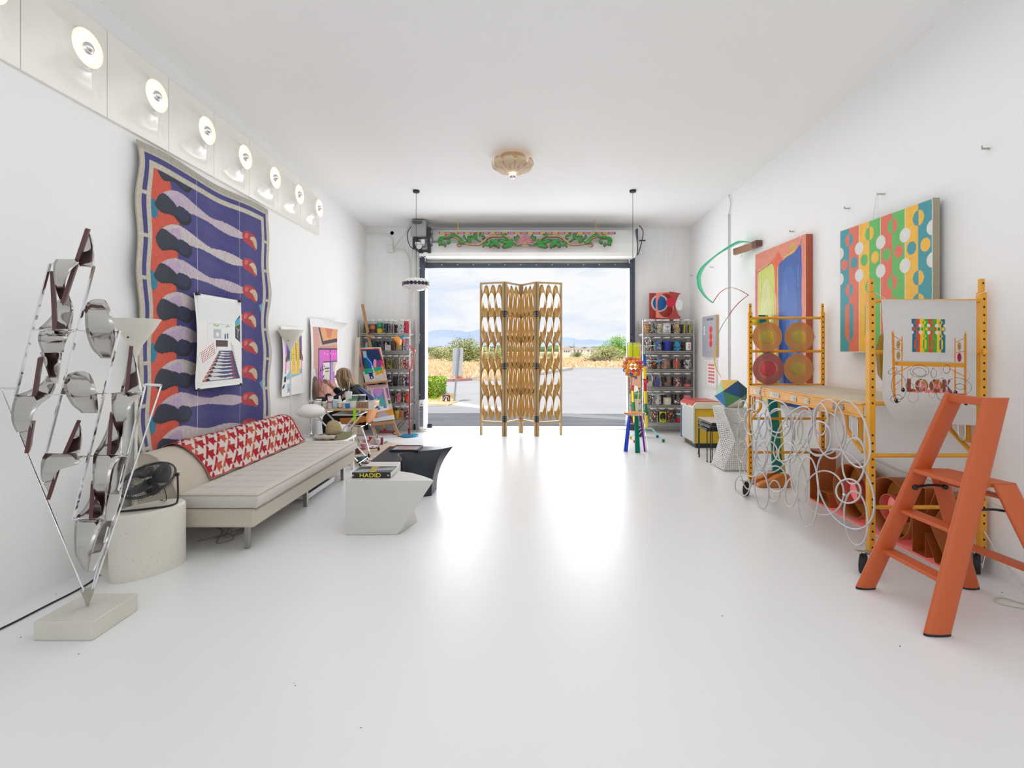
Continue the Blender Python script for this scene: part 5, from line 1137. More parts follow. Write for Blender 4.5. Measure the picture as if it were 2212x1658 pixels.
for sgn in (1, -1):
    def mx(x): return 1080+sgn*(x-1080)
    def V(pts, r0, m): return vine([(mx(x), y) for x, y in pts], r0, m)
    V([(1150, 290), (1080+140, 240), (1250, 215), (1330, 210), (1400, 215), (1450, 250), (1500, 285), (1580, 285), (1650, 270), (1700, 230), (1750, 215), (1800, 210)], .013, VT)
    V([(1110, 295), (1180, 290), (1230, 240), (1300, 205), (1370, 208)], .011, VG)
    V(spiral(1430, 270, 34, 1.1, -2.4, -1), .012, VG); V(spiral(1690, 285, 22, 1.0, 3.4, -1), .009, VT); V(spiral(1806, 205, 20, 1.1, 2.6), .009, VT); V(spiral(1600, 222, 26, 1.0, .3), .010, VG)
    V([(1480, 270), (1520, 240), (1560, 215), (1580, 205)], .010, VG); V([(1640, 275), (1690, 220), (1740, 205), (1790, 225), (1850, 225), (1872, 250), (1850, 285), (1810, 280)], .016, VG)
    V(spiral(1470, 215, 20, .9, 1.2), .009, VG)
    for (x, y, a, ln) in ((1190, 285, -70, 40), (1205, 285, -55, 44), (1225, 285, -40, 46), (1250, 275, -30, 46), (1275, 262, -20, 44), (1195, 300, -10, 60), (1230, 300, 10, 50), (1340, 235, 60, 62), (1345, 235, 85, 60), (1360, 240, 110, 60), (1375, 270, 60, 44), (1330, 270, 100, 44), (1500, 215, -110, 34), (1520, 225, -60, 40), (1545, 245, -80, 36), (1565, 235, 20, 44), (1575, 245, 50, 36), (1635, 240, -80, 32), (1620, 260, 40, 34), (1690, 245, 120, 40), (1740, 220, -100, 34), (1765, 240, 60, 42), (1830, 235, 20, 36), (1845, 255, 60, 40), (1820, 265, 100, 36), (1140, 250, -80, 40), (1150, 262, -60, 44), (1295, 215, -150, 40), (1405, 245, 160, 36), (1455, 285, 70, 26)):
        leaf(mx(x), y, a if sgn > 0 else 180-a, ln)
t2 = MB(); t2.lathe([(.001, 0), (.05, .0), (.045, .02), (.001, .025)], pv(1078, 278, .01), 20, Matrix.Rotation(PI/2, 3, 'X')); t2.build('shell_heart', VT, t, smooth=True)
for k in range(11):
    a = math.radians(-14+208*k/10); c_ = pv(1080, 268, .012); e_ = c_+Vector((math.cos(a)*.15, 0, math.sin(a)*.135)); b = MB(); b.tube([c_, c_.lerp(e_, .5), c_.lerp(e_, .9), e_], [.006, .018, .02, .008], 7); b.build('shell_rib', VP, t, smooth=True)
for x in (1060, 1098): vine(spiral(x, 272, 18, 1.2, 0 if x > 1080 else PI, 1 if x < 1080 else -1), .006, VD)
CY_ = mat('yellow_cord', (.75, .5, .03), .6)
for k, x in enumerate((466, 1732)):
    a = pv(x, 178); b = MB(); z = a.z; pts_ = [(a.x+.006*math.sin(i*1.7), VYc-.004, z+i*.012) for i in range(int((ceil(VYc)-z)/.012))]; b.tube(pts_, .0055, 5); o = b.build('yellow_rope', CY_); tag(o, 'twisted yellow cord holding up the %s end of the carved valance' % ('left' if k == 0 else 'right'), 'cord')

# ---------------------------------------------------------------- lamps on the ceiling
def canopy(t, x, y, zl, m=BLACK):
    zc = ceil(y); b = MB(); b.lathe([(.001, -.03), (.045, -.03), (.05, -.02), (.05, .004)], (x, y, zc), 24); b.build('ceiling_rose', m, t, smooth=40)
    b = MB(); b.cyl((x, y, zl), (x, y, zc-.02), .0035, n=6); b.build('cord', m, t)
LX, LY, LZ = -1.595, 7.49, 2.47
t = thing('disc_pendant', 'hanging lamp ringed with black and white discs left of the doorway', 'pendant lamp', (LX, LY, LZ-.1))
canopy(t, LX, LY, LZ+.05)
WD = mat('white_glossy_disc', (.8, .77, .75), .25); BD = mat('black_glossy_disc', (.015, .02, .03), .2)
for (r_, dz, n, m, rr, tl) in ((.155, .055, 20, WD, .026, .5), (.185, .03, 22, WD, .027, .25), (.198, .0, 22, BD, .0275, 0), (.185, -.032, 22, WD, .028, -.25), (.155, -.058, 20, WD, .027, -.5), (.11, -.078, 14, WD, .026, -.9), (.06, -.09, 8, WD, .025, -1.2)):
    sb = MB(); sb.lathe([(.001, -.003), (rr, -.003), (rr, .003), (.001, .003)], (0, 0, 0), 14, Matrix.Rotation(PI/2, 3, 'Y')); so = sb.build('disc', m, None, loc=(0, 0, 0)); me = so.data; bpy.data.objects.remove(so)
    for k in range(n):
        a = 2*PI*(k+.5*(dz > 0))/n; o = bpy.data.objects.new('disc', me); C.objects.link(o); o.parent = t; o.matrix_local = Matrix.Translation((r_*math.cos(a), r_*math.sin(a), .1+dz)) @ Matrix.Rotation(a, 4, 'Z') @ Matrix.Rotation(-tl, 4, 'Y')
b = MB(); b.tube([(LX+.18*math.cos(k*PI/12), LY+.18*math.sin(k*PI/12), LZ) for k in range(24)], .005, 5, closed=True)
b.tube([(LX-.18, LY, LZ), (LX, LY, LZ+.06), (LX+.18, LY, LZ)], .004, 5); b.build('ring_frame', CHROME, t)
LX, LY, LZ = 1.627, 7.48, 1.26
LX = (1367-CX)/F*7.48; LZ = EYE-(792-CY)/F*7.48
t = thing('ball_pendant', 'hanging lamp made of coloured wooden balls at the right of the doorway', 'pendant lamp', (LX, LY, LZ-.15))
canopy(t, LX, LY, LZ+.14)
bc = [mat('ball_'+n_, c_, .3) for n_, c_ in (('orange', (.75, .22, .04)), ('amber', (.85, .42, .02)), ('red', (.6, .04, .03)), ('blue', (.03, .17, .4)), ('pink', (.75, .03, .12)), ('rust', (.5, .1, .05)))]
br = random.Random(3); ms = []
for m in bc: sb = MB(); sb.sph((0, 0, 0), .029, 14, 10); so = sb.build('ball', m, None, smooth=True, loc=(0, 0, 0)); ms.append(so.data); bpy.data.objects.remove(so)
for j, (dz, r_, n) in enumerate(((.12, .085, 9), (.065, .12, 13), (.008, .132, 14), (-.05, .12, 13), (-.105, .085, 9), (-.138, .035, 4))):
    for k in range(n):
        a = 2*PI*(k+.5*(j % 2))/n; me = ms[[0, 1, 2, 0, 1, 3, 4, 5, 1, 0][br.randrange(10)]]; o = bpy.data.objects.new('ball', me); C.objects.link(o); o.parent = t; o.location = (r_*math.cos(a), r_*math.sin(a), .15+dz)
b = MB(); b.sph((LX, LY, LZ), .06, 16, 12); b.build('bulb', GLOW, t, smooth=True)
# flower lamp
LX, LY = -.142, 6.25; LZ = ceil(LY)
PLY = mat('bent_plywood', (.62, .47, .31), .5, var=.15, vscale=14); PLYE = PLY
t = thing('petal_ceiling_lamp', 'bent plywood flower lamp with mirror bulb on the middle of the ceiling', 'ceiling lamp', (LX, LY, LZ-.26))
b = MB(); b.lathe([(.001, -.02), (.14, -.02), (.15, -.01), (.15, .006)], (LX, LY, LZ), 32); b.build('base_plate', PLY, t, smooth=40)
def petal(a, L_, wd, droop, curl):
    b = MB(); vv = []
    for i in range(11):
        s_ = i/10; th_ = s_*curl; rad = .035+L_*math.sin(th_)/1.0*.9; z = -.205+droop*(1-math.cos(th_)); w_ = wd*math.sin(PI*(.12+.8*s_))**.7*(.35+.65*s_)+.006
        for j in range(5):
            q = (j/4-.5)*2; vv.append((LX+rad*math.cos(a)-q*w_*math.sin(a), LY+rad*math.sin(a)+q*w_*math.cos(a), LZ+z+.012*(1-q*q)*s_))
    b.add(vv, [(i*5+j, i*5+j+1, (i+1)*5+j+1, (i+1)*5+j) for i in range(10) for j in range(4)]); b.build('petal', PLY, t, smooth=True, solid=.004)
for k in range(10): petal(2*PI*k/10+.15, .245, .085, .115, 1.75)
for k in range(10): petal(2*PI*(k+.5)/10+.15, .19, .07, .075, 2.0)
b = MB(); b.lathe([(.02, -.15), (.022, -.19), (.035, -.215), (.045, -.24), (.044, -.245)], (LX, LY, LZ), 20); b.build('bulb', GLOW, t, smooth=True)
b = MB(); b.lathe([(.044, -.245), (.036, -.262), (.02, -.274), (.001, -.278)], (LX, LY, LZ), 20); b.build('bulb_crown', MIRR, t, smooth=True)
# ================================================================ back left corner
# wooden stretcher boards
PINE = mat('pale_board', (.66, .56, .44), .6, var=.1, vscale=6, stretch=(8, 8, .5))
for k, (a0, a1, b0, b1, Y0_, Y1_, lab) in enumerate(((770, 778, 758, 771, 8.85, 8.6, 'tall pale board leaning in the left corner behind the person'), (776, 786, 770, 785, 9.0, 8.86, 'shorter pale board leaning beside the tall one in the corner'))):
    yt = (728, 792)[k]; b = MB()
    b.prism([P(a0, yt, Y0_), P(a1, yt, Y0_), P(b1, 755+EYE*F/Y1_-2, Y1_), P(b0, 755+EYE*F/Y1_-2, Y1_)], (0, -.03, 0)); o = b.build('board', PINE, bevel=.003); tag(o, lab, 'board')
# easel
EW = mat('easel_beech', (.47, .25, .11), .5, var=.2, vscale=12, stretch=(6, 6, .6))
t = thing('easel', 'beech easel holding two small colourful paintings in the left corner', 'easel', (P(830, 930, 8.8).x, 8.8, 0))
def E(px, py, Y): return P(px, py, Y)
def fl(px, Y): q = P(px, 755+EYE*F/Y-1, Y); return q
b = MB(); b.bar(E(783, 657, 9.02), E(801, 752, 8.98), .045, .03, up=(0, 1, 0)); b.bar(E(801, 752, 8.99), E(828, 925, 8.88), .045, .03, up=(0, 1, 0)); b.build('mast', EW, t)
for (a, c) in ((E(803, 912, 8.78), fl(812, 8.72)), (E(848, 908, 8.78), fl(862, 8.72))): b = MB(); b.bar(a, c, .045, .03, up=(0, 1, 0)); b.build('leg', EW, t)
b = MB(); b.bar(E(789, 826, 8.84), E(803, 912, 8.78), .035, .03, up=(0, 1, 0)); b.build('leg', EW, t); b = MB(); b.bar(E(834, 822, 8.84), E(848, 908, 8.78), .035, .03, up=(0, 1, 0)); b.build('leg', EW, t)
b = MB(); b.bar(E(801, 917, 8.74), E(852, 911, 8.74), .03, .045); b.build('lower_shelf', EW, t)
b = MB(); b.bar(E(787, 829, 8.76), E(843, 821.5, 8.76), .07, .028); b.build('canvas_ledge', EW, t)
b = MB(); b.bar(E(792, 724, 8.95), E(809, 727, 8.95), .05, .03); b.build('top_clamp', EW, t)
b = MB(); b.cyl(E(797, 720, 8.93), E(797, 720, 8.87), .018, n=10); b.build('knob', BLACK, t)
b = MB(); b.bar(E(826, 915, 8.9), fl(833, 9.3), .03, .03, up=(0, 1, 0)); b.build('leg', EW, t)
def quadpaint(name, lab, p, A, B, C_, D, cat='painting', bow=.0, m=PRINT, thick=.003, rim='#d8d2c8', parent=None):
    """print on the quadrilateral A (top left) B (top right) C (bottom right) D (bottom left)"""
    A, B, C_, D = map(Vector, (A, B, C_, D))
    nrm = (B-A).cross(D-A).normalized()
    def fn(u, v):
        r = [A[i]*(1-u)*(1-v)+B[i]*u*(1-v)+C_[i]*u*v+D[i]*(1-u)*v+nrm[i]*bow*np.sin(v*PI)*(1-.5*u) for i in range(3)]; return r
    p.rim = rim
    o = p.build(name, fn, m, thick=thick, parent=parent, flip=True)
    return tag(o, lab, cat) if not parent else o
p = Paint(.4, .6, .0035, '#d5cdc2')
p.smooth([(.06, .12), (.1, .04), (.5, .04), (.88, .03), (.93, .1), (.94, .9), (.06, .9)], '#d8503c'); p.smooth([(.1, .14), (.14, .08), (.5, .06), (.84, .06), (.88, .12), (.88, .62), (.1, .62)], '#12305c')
p.smooth([(.1, .62), (.2, .3), (.3, .32), (.3, .62)], '#0f5c5a'); p.poly([(.24, .3), (.36, .3), (.52, .62), (.3, .62)], '#1a50b8'); p.smooth([(.52, .58), (.55, .42), (.62, .35), (.7, .42), (.7, .6)], '#d890c8'); p.smooth([(.64, .6), (.68, .42), (.74, .4), (.8, .6)], '#8a5040'); p.smooth([(.74, .6), (.78, .4), (.86, .42), (.92, .6)], '#7a3aa0'); p.smooth([(.88, .6), (.84, .38), (.92, .42), (.95, .6)], '#d83a5c')
p.poly([(.0, .7), (1, .66), (1, 1), (0, 1)], '#d5cdc2'); p.poly([(.06, .62), (.94, .58), (.94, .7), (.06, .78)], '#12a07c'); p.rect(.14, .1, .3, .3, '#82bfe6'); p.ell(.22, .17, .04, .04, '#e8a850'); p.line([(.28, .3), (.42, .42), (.48, .6), (.52, .66)], .03, '#6ab0e0'); p.smooth([(.42, .55), (.46, .56), (.52, .74), (.46, .72)], '#e8d0a0'); p.ell(.48, .66, .015, .02, '#c82020')
p.poly([(.5, .72), (.92, .66), (.92, .76), (.55, .82)], '#e0a028')
for k in range(5): p.ell(.58+.07*k, .75-.008*k, .028, .025, '#2a9a5a' if k % 2 else '#d8a030')
p.poly([(.22, .72), (.4, .7), (.42, .9), (.25, .92)], '#14306a'); p.rect(.22, .71, .4, .73, '#82bfe6'); p.ell(.33, .87, .035, .025, '#e8d8b0'); p.line([(.86, .72), (.9, .9)], .015, '#e8606a'); p.line([(.88, .56), (.93, .7)], .03, '#f0a830')
quadpaint('small_painting', 'upper easel painting of a night blue still life', p, E(775, 750.5, 8.90), E(823, 749.5, 8.90), E(837, 822, 8.80), E(789.5, 826, 8.80), bow=-.02)
p = Paint(.4, .64, .0035, '#d8c2b4')
p.poly([(.0, .0), (1, 0), (.8, .08), (.2, .08)], '#c8a8b0')
for k in range(6): p.line([(.15+.13*k, .0), (.1+.15*k, .07)], .008, '#a88a90')
p.rect(.03, .14, .16, .5, '#a878b8'); p.rect(.86, .1, .98, .4, '#9868a8'); p.rect(.28, .12, .76, .62, '#8a78c0'); p.smooth([(.3, .12), (.7, .12), (.6, .3), (.4, .3)], '#c890d0'); p.smooth([(.3, .62), (.36, .3), (.44, .32), (.42, .62)], '#5ab0c8'); p.smooth([(.45, .62), (.5, .35), (.62, .3), (.72, .5), (.76, .62)], '#58a8a0'); p.smooth([(.28, .4), (.36, .38), (.4, .5), (.3, .55)], '#1f7a3c'); p.smooth([(.34, .62), (.42, .5), (.5, .62)], '#80c8e0')
p.poly([(.86, .45), (.98, .44), (.98, .56), (.88, .56)], '#2a7a3a'); p.poly([(.22, .62), (.82, .6), (.84, .72), (.2, .74)], '#e6e2e6'); p.ell(.36, .66, .09, .035, '#5a78c8'); p.ell(.68, .63, .08, .035, '#5a78c8'); p.poly([(0, .78), (1, .7), (1, .9), (0, .94)], '#d8953c'); p.ell(.5, .88, .26, .12, '#b8b0c0'); p.noise(.03, 2); p.poly([(0, .92), (1, .87), (1, 1), (0, 1)], '#dfe2ea')
quadpaint('small_painting', 'lower easel painting of a lilac and teal window scene', p, E(791, 832, 8.82), E(837, 829.5, 8.82), E(853, 905, 8.755), E(806, 911, 8.755), bow=-.015)
# red task lamp
t = thing('task_lamp', 'red jointed floor task lamp with orange shade and blue foot', 'floor lamp', (P(885, 940, 8.78).x, 8.78, 0))
bx_ = t.location.x; RD = mat('lamp_red', (.35, .02, .03), .35); RD2 = mat('lamp_pink_red', (.65, .1, .1), .35); TB = mat('lamp_blue', (.02, .22, .4), .35); OG = mat('lamp_orange', (.8, .3, .04), .35)
b = MB(); b.lathe([(.001, 0), (.155, 0), (.158, .012), (.15, .024), (.04, .03), (.001, .03)], (bx_, 8.78, .001), 40); b.build('foot', TB, t, smooth=40)
b = MB(); b.cyl((bx_, 8.78, .025), (bx_, 8.78, P(886, 798, 8.78).z), .013, n=12); b.build('pole', RD, t)
J0, J1, J2 = P(887, 798, 8.78), P(894.5, 757, 8.78), P(871, 735, 8.78)
for (a, c) in ((J0, J1), (J1, J2)):
    d = (c-a).normalized(); s_ = Vector((d.z, 0, -d.x))*.016; b = MB(); b.bar(a+s_, c+s_, .009, .009, up=(0, 1, 0)); b.bar(a-s_, c-s_, .009, .009, up=(0, 1, 0)); b.tube([a+s_*.2, a.lerp(c, .5)+s_*.2], .006, 6); b.build('arm', RD2, t)
for j in (J0, J1, J2): b = MB(); b.cyl((j.x, 8.755, j.z), (j.x, 8.805, j.z), .022, n=14); b.build('joint', RD2, t)
ax = Vector((-.62, -.25, -.55)).normalized(); Ml = ax.to_track_quat('Z', 'Y').to_matrix(); sc_ = P(867, 729, 8.76)
b = MB(); b.lathe([(.001, -.055), (.026, -.055), (.03, -.04), (.03, .03)], sc_, 20, Ml); b.build('socket_cover', TB, t, smooth=40)
b = MB(); b.lathe([(.03, .02), (.06, .035), (.082, .065), (.09, .1), (.092, .115)], sc_, 28, Ml); b.build('shade', OG, t, smooth=True, solid=.002)
# tower fan
t = thing('tower_heater', 'white tower fan with grey grille by the left door jamb', 'heater', (-1.868, 9.3, 0))
b = MB(); b.lathe([(.001, 0), (.1, 0), (.1, .02), (.07, .035)], (-1.868, 9.3, .001), 28, sx=1, sy=.8); b.build('base', mat('heater_base', (.7, .68, .62), .5), t, smooth=40)
b = MB(); b.bev((-1.93, 9.22, .035), (-1.806, 9.38, .585), .028); b.build('housing', WPLAS, t)
b = MB(); b.bev((-1.90, 9.214, .1), (-1.835, 9.224, .47), .004); g_ = b.build('grille', mat('heater_grille', (.16, .18, .21), .5), t)
for k in range(13): b = MB(); b.box((-1.897, 9.209, .115+.026*k), (-1.838, 9.214, .121+.026*k)); b.build('louvre', mat('heater_grey', (.45, .48, .52), .5), g_)
b = MB(); b.box((-1.91, 9.25, .585), (-1.826, 9.35, .59)); b.build('control_panel', mat('heater_dark', (.06, .08, .11), .3), t)
b = MB(); b.box((-1.885, 9.217, .5), (-1.85, 9.221, .512)); b.build('badge', BLACK, t)
# power strip and cords near the easel
b = MB(); b.bev((-2.62, 9.12, .003), (-2.35, 9.2, .03), .006); o = b.build('power_strip', mat('strip_red', (.6, .05, .1), .5)); tag(o, 'red and white power strip on the floor behind the easel', 'power strip')
for k, (pts_, lab) in enumerate((([(-2.37, 9.1, .02), (-2.3, 8.95, .008), (-2.22, 8.9, .008), (-2.12, 8.7, .008), (-2.0, 8.62, .008), (-1.9, 8.66, .03)], 'black lamp cord running from power strip to the task lamp foot'), ([(-2.3, 9.15, .03), (-2.1, 9.0, .25), (-2.2, 8.98, .2), (-2.35, 9.13, .02)], 'black cord looping up beside the right easel leg'))):
    b = MB(); b.tube(spline(pts_, 8), .005, 6); o = b.build('lamp_cable', RUBBER); tag(o, lab, 'cord')
# ---------------------------------------------------------------- bench with mushroom lamp, hat and bag
t = thing('white_bench', 'low white bench behind the sofa end carrying lamp and hat', 'bench', (-2.4, 6.2, 0))
b = MB(); b.bev((-2.88, 5.95, .40), (-2.12, 6.40, .43), .004); b.build('bench_top', WPLAS, t)
for x in (-2.82, -2.16):
    for y in (6.03, 6.37): b = MB(); b.bev((x-.02, y-.02, .001), (x+.02, y+.02, .40), .003); b.build('leg', WPLAS, t)
t = thing('mushroom_lamp', 'white mushroom table lamp with chrome stem behind the sofa', 'table lamp', (-2.628, 6.25, .43))
b = MB(); b.lathe([(.001, .085), (.06, .08), (.115, .06), (.155, .028), (.172, -.005), (.165, -.035), (.135, -.062), (.08, -.08), (.03, -.088)], (-2.628, 6.25, .745), 48)
b.build('glass_shade', mat('opal_glass', (.86, .84, .82), .25, subs=.2), t, smooth=True)
b = MB(); b.lathe([(.001, 0), (.06, 0), (.062, .006), (.03, .018), (.012, .04), (.009, .07), (.009, .2), (.014, .225), (.035, .238)], (-2.628, 6.25, .431), 24); b.build('stem', CHROME, t, smooth=40)
b = MB(); b.tube(spline([(-2.61, 6.28, .64), (-2.56, 6.33, .62), (-2.56, 6.29, .66)]), .003, 5); b.build('switch', CHROME, t)
STR = mat('straw_crown', (.46, .36, .2), .8, bump=.5, bscale=120, var=.15, vscale=40); STG = mat('straw_brim', (.24, .23, .11), .8, bump=.5, bscale=120, var=.15, vscale=40)
HX, HY = P(719, 935, 6.14).x, 6.16; t = thing('sun_hat', 'wide brimmed straw sun hat with olive brim on the white bench', 'hat', (HX, HY, .43))
b = MB(); b.lathe([(.001, .21), (.03, .208), (.06, .19), (.08, .155), (.088, .11), (.092, .06)], (HX, HY, .43), 32, sy=1.1); b.build('crown', STR, t, smooth=True, solid=.003)
b = MB(); vv = []; n = 48
for i in range(7):
    r_ = .09+.14*i/6
    for j in range(n):
        a = 2*PI*j/n; lift = .06-.052*(i/6)+.03*math.sin(a*2+.4)*(i/6)+.02*max(0, math.cos(a))*(i/6); vv.append((HX+r_*math.cos(a), HY+r_*math.sin(a)*.85, .43+max(.004, lift)))
b.add(vv, [(i*n+j, i*n+(j+1) % n, (i+1)*n+(j+1) % n, (i+1)*n+j) for i in range(6) for j in range(n)]); b.build('brim', STG, t, smooth=True, solid=.004)
b = MB(); x0 = P(677, 945, 5.99).x; x1 = P(725, 945, 5.99).x
b.grid(lambda u, v: Vector((x0+(x1-x0)*u, 6.0+.05*math.cos(v*2*PI)*(.8+.2*math.sin(u*PI)), .463+.028*math.sin(v*2*PI)*(.75+.25*math.sin(u*PI))+.004*math.sin(u*17))), 24, 20)
o = b.build('hand_bag', mat('cream_leather', (.55, .5, .44), .6, bump=.4, bscale=40), smooth=True); tag(o, 'soft cream folded bag lying in front of the straw hat', 'bag')
# ---------------------------------------------------------------- folding work table
WOODT = mat('table_ply', (.62, .45, .25), .5, var=.1, vscale=8)
t = thing('work_table', 'folding work table crowded with paint pots beside the seated person', 'table', (-2.4, 6.62, 0))
b = MB(); b.bev((-2.80, 6.42, .725), (-2.0, 6.86, .75), .004); b.build('table_top', WOODT, t)
for s_, y in ((0, 6.5), (1, 6.82)):
    b = MB(); b.cyl((-2.72, y, .724), (-2.10, y+(.02 if s_ else .02), .02), .011, n=8); l_ = b.build('leg', CHROME, t); b = MB(); b.cyl((-2.14, y+.018, .065), (-2.10, y+.02, .006), .014, n=8); b.build('leg_tip', BLACK, l_)
    b = MB(); b.cyl((-2.10, y-.0, .724), (-2.72, y+.0, .02), .011, n=8); l_ = b.build('leg', CHROME, t); b = MB(); b.cyl((-2.68, y, .065), (-2.72, y, .006), .014, n=8); b.build('leg_tip', BLACK, l_)
b = MB(); b.cyl((-2.12, 6.5, .045), (-2.12, 6.84, .045), .008, n=8); b.build('cross_bar', CHROME, t)
b = MB(); b.bev((-2.45, 6.46, .66), (-2.1, 6.8, .675), .003); b.build('under_shelf', WPLAS, t)
b = MB(); q = P(766, 895, 6.41); b.box((q.x-.018, 6.408, .585), (q.x+.018, 6.4105, .755)); o = b.build('green_tape', mat('lime_tape', (.35, .75, .01), .4)); tag(o, 'strip of lime green tape hanging from the table edge', 'tape')
POTW = mat('pot_plastic', (.62, .62, .58), .4)
def pot(px, Y, z, r_, h, body, lab, lidc=None, band=None, grp='paint pots on the work table', name='paint_pot', bandz=(.2, .8), lidr=1.06, X=None):
    x = X if X is not None else (px-CX)/F*Y; t = thing(name, lab, 'paint pot', (x, Y, z), grp)
    b = MB(); b.lathe([(.001, 0), (r_*.88, 0), (r_, h*.88), (r_*.9, h*.9)], (x, Y, z+.001), 18); b.build('pot_body', mat('pot_'+body.strip('#'), body, .4), t, smooth=40)
    b = MB(); b.lathe([(.001, h*.86), (r_*lidr, h*.86), (r_*lidr, h*.985), (r_*.95, h), (.001, h)], (x, Y, z+.001), 18); b.build('lid', mat('lid_'+(lidc or '#e6e6e2').strip('#'), lidc or '#e6e6e2', .35), t, smooth=40)
    if band:
        z0, z1_ = bandz; b = MB(); b.lathe([(r_*(.89+.1*z0), h*z0), (r_*(.895+.12*z1_)+.0006, h*z1_)], (x, Y, z+.001), 18); b.build('paper_label', mat('band_'+band.strip('#'), band, .5), t, smooth=True)
    return t
TZ = .751
for a in ((672.6, 6.62, TZ, .03, .085, '#b8c0b8', 'grey green pot at the wall end of the table', '#d5dcd6', '#a8b4aa'),
          (687, 6.50, TZ, .04, .088, '#c8c4a8', 'cream pot in front of a dark tray', '#ecebe6', '#d8d6c0'),
          (689, 6.62, TZ, .034, .105, '#8a9a8a', 'pot with white lid standing behind the cream pot', '#f0f0ee', '#6a7a70'),
          (702, 6.50, TZ, .034, .082, '#bcb6a0', 'beige pot left of the red banded pair', '#ecebe6', '#cfcbb8'),
          (713, 6.50, TZ, .034, .085, '#dcdce0', 'lower white pot with red lid in the stacked pair', '#a83040', '#d0c0cc'),
          (724.5, 6.50, TZ, .036, .11, '#a8c0cc', 'pale blue tall pot beside the stacked pair', '#d8dde0', '#bcd0d8'),
          (735.5, 6.50, TZ, .032, .075, '#b87838', 'pot with brown and white label right of the tall blue pot', '#ecebe6', '#d8d4cc'),
          (744, 6.50, TZ, .026, .08, '#dcdad4', 'small white pot left of the blue one', '#f0f0ee', '#c8c8c8'),
          (751, 6.49, TZ, .028, .075, '#1878b8', 'bright blue pot beside the large pale tub', '#e0e4e8', '#1a80c8'),
          (762, 6.52, TZ, .048, .115, '#ccd4d4', 'large pale tub with green rim', '#3aa070', '#e0e4e0')): pot(*a)
pot(714, 6.50, TZ+.087, .036, .068, '#ecdcd8', 'upper pink rimmed pot stacked on the red lidded one', '#d88a94', '#f0e6e4')
t = thing('squeeze_bottle', 'clear white squeeze bottle among the pots', 'bottle', (P(734, 860, 6.62).x, 6.62, TZ)); x_ = t.location.x
b = MB(); b.lathe([(.001, 0), (.03, 0), (.031, .07), (.02, .1), (.012, .11)], (x_, 6.62, TZ+.001), 16); b.build('bottle_body', mat('milky_plastic', (.75, .78, .8), .3), t, smooth=40)
b = MB(); b.lathe([(.014, .108), (.014, .135), (.006, .15), (.001, .15)], (x_, 6.62, TZ+.001), 12); b.build('cap', WPLAS, t, smooth=40)
t = thing('tumbler', 'tall white tumbler with a straw on the work table', 'cup', (P(753, 850, 6.68).x, 6.68, TZ)); x_ = t.location.x
b = MB(); b.lathe([(.001, 0), (.03, 0), (.043, .165), (.044, .19), (.001, .192)], (x_, 6.68, TZ+.001), 24); b.build('cup', WPLAS, t, smooth=40)
b = MB(); b.lathe([(.046, .17), (.046, .192), (.04, .196), (.001, .196)], (x_, 6.68, TZ+.001), 24); b.build('lid', mat('cup_lid', (.7, .7, .68), .3), t, smooth=40)
b = MB(); b.cyl((x_, 6.68, TZ+.19), (x_+.015, 6.68, TZ+.33), .004, n=8); b.build('straw', mat('clear_straw', (.8, .8, .78), .2), t)
b = MB(); b.bev((P(683, 860, 6.72).x, 6.7, TZ+.001), (P(701, 860, 6.72).x, 6.78, TZ+.12), .006); o = b.build('black_tray', BLACK); tag(o, 'small black box at the back of the table behind cream pots', 'box')
t = thing('paint_box', 'cardboard box with scribbled number on the work table', 'box', (P(785, 880, 6.6).x, 6.6, TZ)); xa, xb, xc = P(770, 870, 6.53).x, P(797, 870, 6.53).x, P(810, 870, 6.53).x
CB = mat('cardboard', (.4, .25, .15), .8)
b = MB(); b.box((xa, 6.53, TZ+.001), (xb, 6.72, TZ+.075)); b.build('box_body', CB, t)
b = MB(); b.box((xb+.001, 6.50, TZ-.02), (xc, 6.506, TZ+.09)); b.box((xa, 6.525, TZ+.076), (xc, 6.72, TZ+.08)); b.build('flap', mat('flap_card', (.75, .72, .68), .7), t)
b = MB()
for (x0_, y0_, x1_, y1_) in ((.2, .2, .2, .8), (.38, .75, .5, .75), (.5, .75, .52, .55), (.52, .55, .38, .25), (.38, .25, .55, .22), (.7, .2, .72, .82)): b.bar((xa+(xb-xa)*x0_, 6.5285, TZ+.07*y0_), (xa+(xb-xa)*x1_, 6.5285, TZ+.07*y1_), .002, .004, up=(1, 0, 0))
b.build('scribble', BLACK, t)
pot(766.5, 6.6, TZ+.081, .04, .08, '#5a7a50', 'green filled jar with white lid on top of the cardboard box', '#e8e8e6', '#7a9070', grp='jars on the cardboard box')
pot(782, 6.6, TZ+.081, .045, .085, '#a8a8b0', 'grey jar with dark label on top of the cardboard box', '#e0e0e4', '#484c5c', grp='jars on the cardboard box')
b = MB(); q = P(802, 857, 6.62); b.grid(lambda u, v: Vector((q.x-.05+.12*u, 6.56+.1*v, TZ+.083+.008*math.sin(u*5)*math.sin(v*4+1)+.01*u)), 10, 6); o = b.build('foil_sheet', mat('crumpled_foil', (.6, .62, .65), .4, bump=.6, bscale=30), solid=.002); tag(o, 'crumpled pale sheet on the right end of the cardboard box', 'foil')
